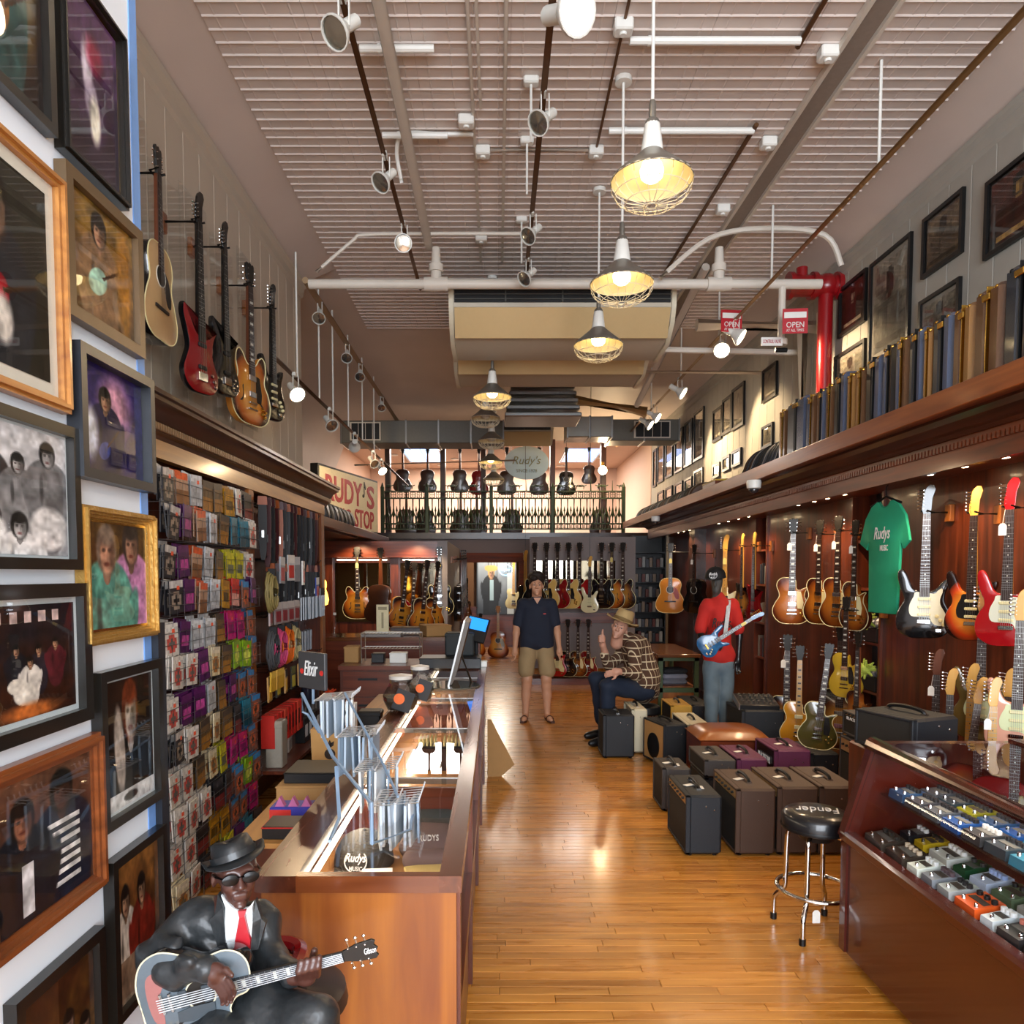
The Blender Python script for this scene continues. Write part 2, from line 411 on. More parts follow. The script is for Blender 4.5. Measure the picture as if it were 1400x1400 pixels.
CHROME = mat('chrome', 'd8d8d8', .08, 1, var=0)
GOLDM = mat('brass', 'c9a04a', .25, 1, var=.1)
PLASTER = mat('white_partition', 'dfe6ee', .6, var=.02, scale=4)
PRINT = vmat('print', .4); PHOTO = vmat('photo_print', .6, 0, .12)
PANE = glass('clear_glass')
WARM = (1, .72, .42)

WL, WR, CZ = -1.9, 3.1, 4.7      # upper walls and ceiling
YB = 14.5                         # front of the mezzanine
# ---------------------------------------------------------------- floor: nearest strips one by one, the rest joined
fl = MB().box(-3.6, 3.4, -3.6, 19.4, -.06, -.006).build('floor', mat('floor_gap', '2c1a0a', .8)); struct(fl)
LENS = [.46, .63, .81, 1.04, 1.3]; PW = .0573
PLK = {L: MB().rbox(0, L-.0016, 0, PW-.0014, -.008, 0, .0016).mesh('plank', FLOORW) for L in LENS}
rest = MB(); npl = 0; rr = random.Random(3)
y = 2.62; row = 0
while y < 14.4:
    near = npl < 292
    x = -1.5; xe = 2.6; first = rr.choice((.2, .35, .5, .7))
    while x < xe-.01:
        L = rr.choice(LENS)
        if x == -1.5: L = first
        if x+L > xe: L = xe-x
        if near and x+L > -.12 and x < 1.75 and L in PLK:
            put(PLK[L], 'plank', fl, (x, y, 0)); npl += 1
        else: rest.box(x, x+L-.0016, y, y+PW-.0014, -.005, 0)
        x += L
    y += PW
for (xa, xb, ya, yb, w) in ((-3.5, -1.5, 2.62, 14.4, .12), (2.6, 3.3, 2.62, 14.4, .12), (-3.5, 3.3, -3.5, 2.62, .12), (-3.5, 3.3, 14.45, 19.3, .1)):
    yy = ya
    while yy < yb:
        x = xa
        while x < xb: L = min(rr.choice(LENS)*1.6, xb-x); rest.box(x, x+L-.002, yy, yy+w-.002, -.005, 0); x += L
        yy += w
rb = rest.build('floor_boards', FLOORW, fl); rb['kind'] = 'stuff'

# ---------------------------------------------------------------- ceiling with coves and pressed tin sheets
prof = [(WL, 4.55), (WL+.1, 4.6), (WL+.2, 4.645), (WL+.33, CZ), (WR-.28, CZ), (WR-.16, 4.66), (WR-.07, 4.61), (WR, 4.55)]
cm = MB()
def strip(m, prof, y0, y1, th=.06):
    n = len(prof); v = [(x, yy, z) for yy in (y0, y1) for x, z in prof]; m._add(v, [(i, i+1, n+i+1, n+i) for i in range(n-1)])
    v = [(x, yy, z+th) for yy in (y0, y1) for x, z in prof]; m._add(v, [(i, n+i, n+i+1, i+1) for i in range(n-1)])
strip(cm, prof, -3.5, 7.25)
prof2 = [(-3.3, 3.3), (-3.26, 3.9), (-3.1, 4.3), (-2.8, 4.56), (-2.4, CZ)]+prof[4:]
strip(cm, prof2, 7.25, YB+.4)
ce = cm.build('ceiling', CEILP); struct(ce)
sx, sy = 4.36/8, .392; tin = MB(); tin.box(0, sx-.002, 0, sy-.002, -.006, -.001)
for k in range(4):
    c = .05+k*.098
    tin._add([(0, c-.008, -.006), (0, c, -.0135), (0, c+.008, -.006), (sx-.002, c-.008, -.006), (sx-.002, c, -.0135), (sx-.002, c+.008, -.006)], [(0,3,4,1), (1,4,5,2), (0,1,2), (3,5,4)])
    a = .068+k*.1363
    tin._add([(a-.007, 0, -.006), (a, 0, -.009), (a+.007, 0, -.006), (a-.007, sy-.002, -.006), (a, sy-.002, -.009), (a+.007, sy-.002, -.006)], [(0,1,4,3), (1,2,5,4), (0,2,1), (3,4,5)])
tm = tin.mesh('tin_sheet', TINP)
for i in range(8):
    for j in range(17): put(tm, 'tin_sheet', ce, (-1.56+i*sx, 2.3+j*sy, CZ-.0005))
# picture rails where wall meets cove
for n_, x, s in (('trim_1', WL, 1), ('trim_2', WR, -1)):
    y1 = 7.25 if s > 0 else YB+.4
    t = MB().prism([(x, 4.55), (x+s*.055, 4.55), (x+s*.05, 4.52), (x+s*.025, 4.5), (x+s*.02, 4.44), (x, 4.42)], -3.5, y1, 'XZ').build(n_, PAINT if s > 0 else PAINTR); struct(t)
# ---------------------------------------------------------------- walls
wl = MB().box(WL-.12, WL-.012, -3.5, 7.25, 0, 4.6).build('wall_left', PAINT); struct(wl)
bd = MB().rbox(-.012, 0, .002, .238, 2.5, 4.45, .004).mesh('wall_board', PAINT)
for k in range(15): put(bd, 'wall_board', wl, (WL, 3.6+k*.24, 0))
wr = MB().box(WR+.012, WR+.12, -3.5, YB+.4, 0, 4.6).build('wall_right', PAINTR); struct(wr)
bd = MB().rbox(0, .012, .002, .238, 2.6, 4.45, .004).mesh('wall_board', PAINTR)
for k in range(48): put(bd, 'wall_board', wr, (WR, 3+k*.24, 0))
w = MB().box(-3.42, -3.3, 7.25, YB+.4, 0, 4.75).build('wall_left_rear', mat('rear_left_paint', '8a7256', .7)); struct(w)
w = MB().box(-3.3, WL-.12, 7.19, 7.25, 0, 4.75).build('wall_left_return', PAINT); struct(w)
fw = MB(); fw.box(-2.1, -1.6, -3.66, -3.55, 0, 4.75).box(2.8, 3.3, -3.66, -3.55, 0, 4.75).box(-1.6, 2.8, -3.66, -3.55, 0, .7).box(-1.6, 2.8, -3.66, -3.55, 4.45, 4.75)
struct(fw.build('wall_front', PAINT))
for i, xx in enumerate((-.1, 1.3)): struct(MB().box(xx-.05, xx+.05, -3.6, -3.5, .7, 4.45).build('window_%d' % (i+1), DARKW))
# white partition hung with photographs
wp = MB().box(-.98, -.92, -1.0, 1.93, 0, 4.65).build('wall_partition', PLASTER); struct(wp)
struct(MB().box(-.922, -.917, 1.895, 1.932, 0, 4.65).build('trim_3', mat('blue_edge', '6f9ad8', .5)))
# ---------------------------------------------------------------- mezzanine, back wall with doorway, back room
MW = mat('lavender_wall', '6f5f5c', .6, var=.05, scale=3); PEACH = mat('mezzanine_paint', 'd6b8a2', .7, var=.04, scale=3)
CASING = wood('door_casing', '4a1c0d', '7a3517', 'X', 7, 12, .7, 0)
dL, dR, dT = -.62, .43, 1.98
w = MB(); w.box(-3.3, dL, YB, YB+.15, 0, 2.5).box(dR, 3.1, YB, YB+.15, 0, 2.5).box(dL, dR, YB, YB+.15, dT+.12, 2.5)
struct(w.build('wall_back', MW))
struct(MB().box(-3.3, 3.1, YB-.12, 19.3, 2.44, 2.56).build('floor_mezzanine', DARKW))
struct(MB().box(-3.3, 3.1, 19.2, 19.3, 0, 4.6).build('wall_mezzanine', PEACH))
struct(MB().box(-3.42, -3.3, YB+.4, 19.3, 0, 4.6).build('wall_mezzanine_left', PEACH)); struct(MB().box(3.1, 3.2, YB+.4, 19.3, 0, 4.6).build('wall_mezzanine_right', PEACH))
struct(MB().box(-3.3, 3.2, YB+.4, 19.3, 4.5, 4.56).build('ceiling_mezzanine', PEACH))
struct(MB().box(-3.3, 3.1, YB+.3, YB+.45, 4.44, 4.7).build('trim_4', CEILP))
for i, x in enumerate((dL-.09, dR)): struct(MB().box(x, x+.09, YB-.03, YB+.15, 0, dT+.12).build('trim_%d' % (5+i), CASING))
t = MB().box(dL-.12, dR+.12, YB-.05, YB+.02, dT, dT+.11).box(dL-.15, dR+.15, YB-.08, YB+.02, dT+.11, dT+.16).box(dL-.13, dR+.13, YB-.065, YB, dT+.16, dT+.19)
struct(t.build('trim_7', CASING))
ww = MB().box(-3.3, 3.1, 17.6, 17.7, 0, 2.44); struct(ww.build('wall_back_room', mat('back_room_wall', '6b4a30', .7)))
struct(MB().box(-1.6, 2, 17.5, 17.6, 0, .92).box(-1.6, 2, 17.46, 17.6, .92, .97).build('trim_8', CHERRY_X))
for i, (a, b) in enumerate(((-.42, -.32), (.38, .47))): struct(MB().box(a, b, 17.5, 17.6, .97, 2.3).build('trim_%d' % (9+i), wood('pine_casing', '8d5a26', 'b98544', 'Z', 7, 10, .4, .2)))
# ================================================================ ceiling fittings
def point(name, loc, power, col=WARM, r=.04, parent=None):
    l = bpy.data.lights.new(name, 'POINT'); l.energy = power; l.color = col; l.shadow_soft_size = r
    o = bpy.data.objects.new(name, l); COL.objects.link(o); o.location = loc
    if parent: o.parent = parent
    return o
def spot(name, loc, d, power, col=WARM, ang=70, r=.03, parent=None):
    l = bpy.data.lights.new(name, 'SPOT'); l.energy = power; l.color = col; l.shadow_soft_size = r; l.spot_size = math.radians(ang); l.spot_blend = .6
    o = bpy.data.objects.new(name, l); COL.objects.link(o); o.location = loc; o.rotation_euler = Vector(d).to_track_quat('-Z', 'Y').to_euler()
    if parent: o.parent = parent
    return o
GALV = mat('galvanised_shade', '8f8c84', .35, .7, var=.1); LAMPIN = mat('shade_lining', 'd9cba0', .6, var=0)
BULB = mat('lit_bulb', 'fff2d0', .4, var=0, emit='ffe2a8', es=6); DEAD = mat('unlit_bulb', 'cfc8b8', .3, var=0)
WIRE = mat('guard_wire', 'e8dfc4', .35, .2, var=0); BROWN = mat('bronze_track', '6b4b30', .4, .5, var=.08); PIPEW = mat('painted_pipe', 'd5cdc0', .45, var=.05, scale=9)
def pendant(xp, yp, Y, lit, label, power=12):
    p = px(xp, yp, Y) if not isinstance(xp, tuple) else Vector(xp); t = thing('pendant_lamp', label, 'pendant lamp', p, group='caged industrial pendant lamps'); h = CZ-p.z
    MB().cyl((0, 0, .3), (0, 0, h-.04), .008, n=8).build('rod', WHITE, t)
    MB().lathe([(.05, h-.04), (.05, h-.01), (.03, h)], n=12).build('canopy', WHITE, t)
    MB().lathe([(.012, .36), (.016, .34), (.017, .28), (.03, .27), (.036, .25)], n=14).build('socket', GALV, t)
    MB().lathe([(.028, .265), (.036, .25), (.052, .13), (.05, .125)], n=16, cap=False).build('neck', WHITE, t)
    sh = MB().lathe([(.05, .13), (.075, .105), (.14, .05), (.186, .012), (.192, 0), (.188, -.004)], n=28, cap=False).build('shade', GALV, t)
    MB().lathe([(.045, .124), (.072, .1), (.137, .046), (.183, .008), (.187, 0)], n=28, cap=False).build('shade_lining', LAMPIN, sh)
    MB().lathe([(.02, .12), (.035, .1), (.056, .045), (.05, .015), (.03, -.002), (.0, -.008)], n=14).build('bulb', BULB if lit else DEAD, t)
    c = MB()
    for k in range(20):
        a = 2*math.pi*k/20; pts = [(r*math.cos(a), r*math.sin(a), z) for r, z in ((.19, 0), (.185, -.035), (.16, -.075), (.11, -.105), (.02, -.115))]
        c.tube(pts, .0018 if Y < 7 else .003, 5)
    for r, z in ((.19, 0), (.172, -.06), (.12, -.1), (.03, -.115)):
        c.tube([(r*math.cos(a), r*math.sin(a), z) for a in np.linspace(0, 2*math.pi, 24, endpoint=False)], .0022 if Y < 7 else .003, 5, True)
    c.build('wire_guard', WIRE, t)
    if lit: point('bulb_glow', (0, 0, .02), power, WARM, .03, t)
pendant(891, 247, 3.5, 1, 'largest white-necked pendant lamp, lit, nearest at upper right')
pendant(850, 388, 4.5, 1, 'lit caged pendant lamp in front of the air conditioner, second nearest')
pendant(818, 472, 5.75, 1, 'lit caged pendant lamp below the air conditioner grille, third nearest')
pendant(673, 543, 7.4, 1, 'lit caged pendant lamp hanging near the middle of the shop')
pendant(664, 572, 9.6, 0, 'unlit caged pendant lamp right behind the lit middle one')
pendant(672, 603, 10.6, 0, 'unlit shallow pendant lamp above the far lit one')
pendant(671, 632, 11.9, 1, 'small lit pendant lamp in front of the mezzanine rail')
pendant(675, 655, 13.4, 0, 'farthest unlit pendant lamp beside the oval sign')
for k, (x, y_) in enumerate(((.77, 2.0), (.77, .6), (-.06, 2.1), (.3, -1.0))): pendant((x, y_, 3.62), 0, 3, 1, '%s unseen pendant lamp added to light the front of the shop' % ORD[k], 75)  # unseen pendants added to brighten the shop, stronger than the visible ones
# ---- tracks and spot heads
def rail(label, pts, r, m, name='track_rail', cat='light track', sq=False):
    t = MB().tube(pts, r, 8 if not sq else 4).build(name, m); return tag(t, label, cat)
rail('bronze ceiling light track down the middle of the shop', [(.245, 2.2, 4.3), (.245, 8.6, 4.3)], .017, BROWN, sq=True)
rail('bronze ceiling light track left of the middle', [(-.69, 2.2, 4.3), (-.69, 6.7, 4.3)], .015, BROWN, sq=True)
rail('copper coloured light track running along the right wall', [(2.2, 2.0, 4.1), (2.2, 13.6, 4.1)], .02, mat('copper_track', 'a07c50', .35, .6), sq=False)
rail('brown light track along the left wall above the cornice', [(-1.75, 5.85, 3.45), (-1.72, 14.2, 3.45)], .018, BROWN)
rail('long tan pipe rail carrying spotlights at the left ceiling edge', [(-1.72, 6.7, 4.38), (-1.72, 13.5, 4.38)], .03, mat('tan_pipe', 'a58a68', .5))
HB = mat('spot_white', 'dcdcd4', .35, var=.03); SPOTON = mat('lit_spot_face', 'fff0d8', .3, var=0, emit='ffe6c0', es=22); SPOTOFF = mat('spot_reflector', 'b9b5ab', .15, .9, var=0)
def head(x, y, z, d, label, on=False, power=0, s=1.0, hang=.12):
    """track spotlight: adapter, arm, yoke, can and flared reflector dish aimed along d"""
    t = thing('track_spotlight', label, 'spotlight', (x, y, z), group='track spotlights'); d = Vector(d).normalized()
    MB().cbox((0, 0, hang+.02), (.03, .06, .03)).build('adapter', HB, t)
    MB().cbox((-.012*s, 0, hang/2), (.007, .02, hang+.02)).cbox((.03*s, 0, hang/2+.01), (.006, .018, hang)).build('arm', HB, t)
    c = MB().cyl(-d*.1*s, -d*.02*s, .026*s, .026*s, 12).build('can', HB, t)
    m = MB(); m.M = Matrix.Translation(Vector((0, 0, 0))) @ d.to_track_quat('Z', 'Y').to_matrix().to_4x4()
    m.lathe([(.02*s, -.03*s), (.03*s, -.01*s), (.058*s, .035*s), (.064*s, .045*s), (.064*s, .056*s), (.058*s, .056*s)], n=18, cap=False); m.build('reflector', HB, t)
    m = MB(); m.M = d.to_track_quat('Z', 'Y').to_matrix().to_4x4(); m.lathe([(.056*s, .048*s), (.03*s, .053*s), (0, .055*s)], n=16); m.build('lens', SPOTON if on else SPOTOFF, t)
    if on and power: spot('beam', d*.07*s, d, power, WARM, 75, .03, t)
W_ = ['nearest', 'second', 'third', 'fourth', 'fifth', 'sixth']
head(.30, 3.3, 4.18, (.5, -.75, -.45), 'bright lit spotlight at the top edge of the middle track', True, 40, 1.5)
for k, Y in enumerate((4.03, 5.33, 6.08, 7.6)): head(.245, Y, 4.17, (-.55, -.5, -.65) if k < 3 else (.2, -.9, -.4), '%s unlit white spotlight on the middle ceiling track' % W_[k])
for k, Y in enumerate((3.38, 4.62, 5.5)): head(-.69, Y, 4.17, (-.45, -.55, -.7) if k < 2 else (.1, -.9, -.3), '%s unlit white spotlight on the track left of middle' % W_[k], False, 0, 1.0 if k else 1.1)
MB_ = [(1015, 455, 1), (982, 482, 1), (922, 538, 1), (884, 576, 1), (892, 578, 1)]
for k, (a, b, on) in enumerate(MB_):
    Y = [6.9, 7.3, 9.0, 10.9, 10.4][k]; head(2.2, Y, 3.97, (.75, -.35, -.55) if k != 1 else (-.2, -.7, -.6), '%s lit spotlight on the right-hand copper track' % W_[k], True, 85, 1.25)
for k, Y in enumerate((6.3, 7.6, 8.9, 10.2, 10.9)): head(-1.72, Y, 3.30, (.5, -.55, -.6) if k != 2 else (-.42, 2.1, -.5), '%s small spotlight on the left wall track above the cornice' % W_[k], k in (0, 2, 4), 60, 1.1)
for k, Y in enumerate((7.2, 8.5, 9.3, 11.0)): head(-1.72, Y, 4.24, (.1, -.7, -.65), '%s small spotlight under the tan pipe rail at left' % W_[k])
# suspension rods
def rod(x, y, z0, z1, label, r=.006, m=None): tag(MB().cyl((x, y, z0), (x, y, z1), r, n=6).build('hanging_rod', m or WHITE), label, 'rod', 'suspension rods')
for k, Y in enumerate((4.35, 6.0, 7.4, 8.9, 10.6)): rod(2.2, Y, 4.1, CZ-.01, '%s white rod holding up the right copper track' % W_[k], .009)
for k, Y in enumerate((6.5, 7.3, 7.9, 8.7, 9.6, 10.5)): rod(-1.75, Y, 3.46, CZ-.16, '%s thin rod holding up the left wall track' % W_[k], .008)
for k, Y in enumerate((3.1, 4.5, 5.1, 6.2)):
    t = thing('hanging_rod', '%s rod with ceiling box holding the middle track' % W_[k], 'rod', (.2, Y, 4.32), group='suspension rods')
    MB().cyl((0, 0, 0), (0, 0, .34), .008, n=6).build('rod', WHITE, t); MB().rbox(-.045, .045, -.03, .03, .33, .375, .008).build('ceiling_box', WHITE, t)
# conduits, boxes, wire bars on the ceiling
def conduit(label, pts, r=.011, m=PIPEW, name='conduit', cat='conduit'):
    return tag(MB().tube(pts, r, 7).build(name, m), label, cat)
conduit('thick painted sprinkler pipe running away along the ceiling', [(-.58, 2.2, 4.56), (-.585, 6.4, 4.55)], .036, name='sprinkler_pipe', cat='pipe')
conduit('left one of a pair of thin conduits by the thick pipe', [(-.155, 2.2, CZ-.03), (-.155, 7, CZ-.03)])
conduit('right one of a pair of thin conduits by the thick pipe', [(-.115, 2.2, CZ-.03), (-.105, 4.75, CZ-.03)], .009)
conduit('thin ceiling conduit just left of the middle track', [(.045, 2.2, CZ-.03), (.045, 7, CZ-.03)], .012)
conduit('thin brown conduit feeding the pendant lamps', [(.66, 2.2, CZ-.03), (.68, 5.2, CZ-.03)], .009, BROWN)
conduit('short bronze bar on the ceiling at upper right', [(1.68, 2.2, CZ-.04), (1.66, 4.2, CZ-.04)], .016, BROWN)
conduit('bronze bar under the ceiling right of the nearest pendant', [(1.68, 4.9, CZ-.04), (1.62, 7.2, CZ-.04)], .016, BROWN)
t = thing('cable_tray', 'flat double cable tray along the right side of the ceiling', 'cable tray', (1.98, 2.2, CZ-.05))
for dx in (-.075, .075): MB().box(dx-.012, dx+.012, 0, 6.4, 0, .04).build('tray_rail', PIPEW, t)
MB().box(-.065, .065, 0, 6.4, .028, .036).build('tray_floor', mat('tray_floor_paint', '8b7f74', .6), t)  # tray floor coloured darker than its rails
for k, (x0, x1, yy, lb) in enumerate(((-.76, -.35, 4.2, 'short white tube fixed to the tin ceiling, nearest at left'), (-.76, -.33, 5.0, 'short white tube beside the bent conduit at left'), (.72, 1.65, 4.14, 'long white tube across the ceiling right of the near pendant rod'), (.73, 1.68, 4.95, 'long white tube across the ceiling behind the near pendant lamp'))):
    t = thing('ceiling_tube', lb, 'pipe', (x0, yy, CZ-.05)); MB().cyl((0, 0, 0), (x1-x0, 0, 0), .021, n=10).build('tube', WHITE, t); MB().cyl((.1, 0, 0), (.115, 0, 0), .025, n=10).build('collar', WHITE, t)
conduit('white conduit bent round to the left spotlight track', spline([(-.66, 5.2, 4.45), (-.68, 5.1, 4.6), (-.62, 5.02, CZ-.03), (-.4, 5.02, CZ-.03), (-.16, 5.02, CZ-.03)], 5, False), .014, WHITE)
conduit('white conduit crossing from the thin pipes to the pendant box', [(-.1, 5.2, CZ-.03), (.68, 5.2, CZ-.03)], .011, WHITE)
for k, (x, yy, lb) in enumerate(((-.2, 4.86, 'beside the thick sprinkler pipe'), (-.1, 5.2, 'at the crossing of the thin conduits'), (.67, 4.05, 'above the nearest pendant lamps'), (.68, 5.2, 'above the second pendant lamp'), (1.85, 4.25, 'on the cable tray, nearest'), (1.83, 5.1, 'on the cable tray, farther one'), (1.8, 6.0, 'at the end of the cable tray'), (-.14, 6.5, 'at the far end of the thin conduits'))):
    t = thing('junction_box', 'white electrical junction box '+lb, 'junction box', (x, yy, CZ-.075), group='ceiling junction boxes')
    MB().rbox(-.05, .05, -.04, .04, 0, .065, .008).build('box', WHITE, t); MB().lathe([(.018, -.012), (.02, 0)], n=10).build('knockout', WHITE, t)
# big cross pipe with fittings
t = thing('cross_pipe', 'large cream sprinkler main crossing the shop under the ceiling', 'pipe', (0, 6.35, 4.21))
MB().cyl((-1.6, 0, 0), (2.75, 0, 0), .04, n=12).build('main_pipe', PIPEW, t)
for x in (-.52, 1.88):
    f = MB().cyl((x-.1, 0, 0), (x+.1, 0, 0), .058, n=12).cyl((x, 0, 0), (x, 0, .3), .05, .035, n=12).cyl((x, 0, .1), (x, 0, .16), .062, n=12); f.build('tee_fitting', PIPEW, t)
conduit('thin white pipe bending up from the cross pipe at left', spline([(-1.5, 6.2, 4.25), (-1.2, 6.2, 4.5), (-1.1, 6.2, 4.55), (-.6, 6.2, 4.56), (.2, 6.2, 4.56)], 5, False), .014)
conduit('white pipe arching over the red valve', spline([(1.35, 6.2, 4.2), (1.75, 6.2, 4.52), (2.2, 6.2, 4.6), (2.7, 6.2, 4.55), (2.85, 6.2, 4.3)], 5, False), .022)
conduit('cream pipe crossing below the second air conditioner', [(.05, 7.5, 4.0), (1.1, 7.5, 4.02), (3.05, 7.5, 3.98)], .03)
conduit('thin cream conduit crossing from wall to wall farther back', [(-.2, 8.6, 4.1), (3.05, 8.6, 4.08)], .022)
conduit('thick cream pipe crossing at the right behind the signs', [(1.9, 7.1, 4.12), (3.05, 7.1, 4.1)], .06)
conduit('thick tan pipe sloping from the steel diffuser', [(1.05, 10.2, 4.14), (2.05, 10.2, 3.98)], .075, mat('tan_pipe2', 'c2a678', .5))
conduit('long pale pipe rising along the right ceiling behind the air conditioner', [(1.9, 10.1, 4.05), (1.95, 7.0, 4.62)], .04)
conduit('thin white conduit spanning the front of the mezzanine', [(-2.4, 12.4, 3.58), (.3, 12.4, 3.66)], .014)
# air conditioners
ACG = mat('ac_cream', 'b8ad98', .45, var=.04); ACD = mat('ac_dark', '17181a', .6); ACT = mat('ac_flap', 'c2a878', .35, .2, var=.03)
def aircon(xa, xb, Y, zt, zb, label, dp=.75):
    t = thing('air_conditioner', label, 'air conditioner', (xa, Y, zb)); w = xb-xa; h = zt-zb
    MB().prism([(0, h), (0, h*.55), (.06, h*.3), (.25, .02), (dp, 0), (dp, h)], .04, w-.04, 'YZ').build('casing', ACG, t)
    for a, b in ((0, .04), (w-.04, w)): MB().prism([(-.02, h+.01), (-.02, h*.55), (.05, h*.25), (.25, -.01), (dp, -.02), (dp, h+.01)], a, b, 'YZ').build('end_cap', mat('ac_cap', 'cfc6ac', .4), t)
    MB().box(.05, w-.05, -.015, .0, h*.6, h*.88).build('grille_backing', ACD, t)
    for k in range(3): MB().box(.05, w-.05, -.03, -.012, h*(.64+.085*k), h*(.64+.085*k)+.008).build('louver', mat('ac_louver', '4b4b46', .5), t)
    for k in range(1, 4): MB().box(w*k/4-.006, w*k/4+.006, -.034, -.01, h*.6, h*.88).build('grille_bar', mat('ac_louver', '4b4b46', .5), t)
    MB().box(.0, w, -.04, .02, h*.9, h).build('top_lip', mat('ac_lip', 'a09a90', .4), t)
    f = MB(); f.M = Matrix.Translation((0, .0, h*.52)) @ Matrix.Rotation(math.radians(28), 4, 'X'); f.box(.05, w-.05, -.02, .0, -.26, 0); f.build('air_flap', ACT, t)
aircon(-.43, 1.58, 6.6, 4.34, 3.86, 'wide cream ceiling air conditioner with dark louvred grille, nearest')
aircon(-.47, 1.62, 7.9, 4.33, 3.93, 'second cream ceiling air conditioner behind the first one')
aircon(-1.04, .98, 12.95, 4.4, 4.08, 'farthest cream air conditioner with arched housing near the mezzanine', .35)
# ducts
def duct(name, label, a, b, m, grille=None):
    t = thing(name, label, 'duct', a); s = [b[i]-a[i] for i in range(3)]
    MB().rbox(0, s[0], 0, s[1], 0, s[2], .01).build('duct_body', m, t)
    n = max(2, int(s[0]/.5))
    for k in range(n+1): MB().box(s[0]*k/n-.012, s[0]*k/n+.012, -.012, s[1]+.012, -.012, s[2]+.012).build('flange', STEEL, t)
    if grille:
        g0, g1 = grille; MB().box(g0, g1, -.02, -.005, .04, s[2]-.03).build('grille_frame', PIPEW, t)
        for k in range(4): MB().box(g0+.03+(g1-g0-.04)*k/4, g0+.02+(g1-g0-.04)*(k+1)/4, -.026, -.018, .06, s[2]-.05).build('grille_slot', ACD, t)
DG = mat('duct_grey', '6a6861', .5, .3, var=.1)
duct('air_duct', 'grey rectangular duct with a dark grille at left, before the mezzanine', (-2.6, 12.3, 3.93), (.1, 12.9, 4.3), DG, (.15, .66))
duct('air_duct', 'shiny bare steel duct box right of the middle', (1.1, 11.6, 3.9), (1.8, 12.1, 4.22), mat('bare_duct', '9c9a92', .25, .9, var=.1))
duct('air_duct', 'grey duct with twin grilles at the right wall', (1.85, 12.2, 3.95), (3.0, 12.7, 4.3), DG, (.4, 1.0))
t = thing('ceiling_diffuser', 'stepped steel ceiling diffuser with blue daylight reflections', 'diffuser', (.22, 10.0, 3.9))
MB().box(.05, .72, .0, .5, .42, .75).build('box', mat('diff_dark', '2c2a26', .5), t)
for k in range(5): MB().rbox(-.04-.02*k, .82+.02*k, -.06-.03*k, .55, .34-.1*k, .40-.1*k, .012).build('slat', STEEL, t)
# fire valve
REDP = mat('fire_red', '8e1016', .3, coat=.4, var=.06)
t = thing('fire_valve', 'bright red fire sprinkler valve with vertical pipe', 'valve', (2.98, 6.78, 3.36))
MB().cyl((0, 0, -.7), (0, 0, 1.0), .065, n=14).build('riser', REDP, t)
MB().cyl((-.33, 0, 1.0), (.1, 0, 1.0), .095, n=16).sphere((.0, 0, 1.0), .11).build('valve_body', REDP, t)
for x in (-.33, -.12, .1): MB().cyl((x-.02, 0, 1.0), (x+.02, 0, 1.0), .12, n=16).build('flange', REDP, t)
MB().cyl((-.22, 0, 1.0), (-.22, 0, 1.16), .05, n=12).build('bonnet', REDP, t)
conduit('cream vertical pipe left of the red valve pipe', [(2.98, 7.27, 2.65), (2.98, 7.27, 4.1)], .055)
conduit('thin cream vertical pipe right behind the red valve', [(3.03, 7.0, 2.65), (3.03, 7.0, 4.2)], .035)
t = thing('shutoff_valve', 'small white shutoff valve hanging left of the red valve', 'valve', (2.42, 6.35, 3.75))
MB().cyl((0, 0, 0), (0, 0, .46), .03, n=10).build('pipe', PIPEW, t); MB().cyl((0, 0, -.05), (0, 0, 0), .05, n=10).build('body', PIPEW, t); MB().cyl((-.05, 0, -.09), (.05, 0, -.09), .02, n=8).build('handle', BLACKM, t)
def placard(xp, yp, Y, w, h, rz, label, lines):
    t = thing('valve_sign', label, 'sign', px(xp, yp, Y), (0, 0, rz), 'red and white sprinkler signs')
    MB().box(-w/2, w/2, -.004, 0, -h/2, h/2).build('plate', mat('sign_red', 'b3222c', .4), t)
    MB().box(-w/2+.012, w/2-.012, -.006, -.003, h*.12, h*.36).build('panel', WHITE, t)
    for k, (s, z, hh) in enumerate(lines): put(fit_text(s, WHITE, w*.7, hh), 'lettering', t, (0, -.006, z))
placard(1000, 439, 6.9, .2, .2, .1, 'red and white sprinkler sign hanging left of the valve', [('OPEN', -.03, .045), ('AT ALL TIMES', -.075, .022)])
placard(1087, 439, 6.1, .2, .2, -.1, 'red and white sprinkler sign in front of the red valve', [('OPEN', -.03, .045), ('AT ALL TIMES', -.075, .022)])
t = thing('valve_sign', 'small white sign with red lettering under the valves', 'sign', px(1055, 467, 6.3), group='red and white sprinkler signs')
MB().box(-.09, .09, -.004, 0, -.035, .035).build('plate', WHITE, t); put(fit_text('CONTROL VALVE', mat('sign_red', 'b3222c', .4), .15, .03), 'lettering', t, (0, -.006, 0))
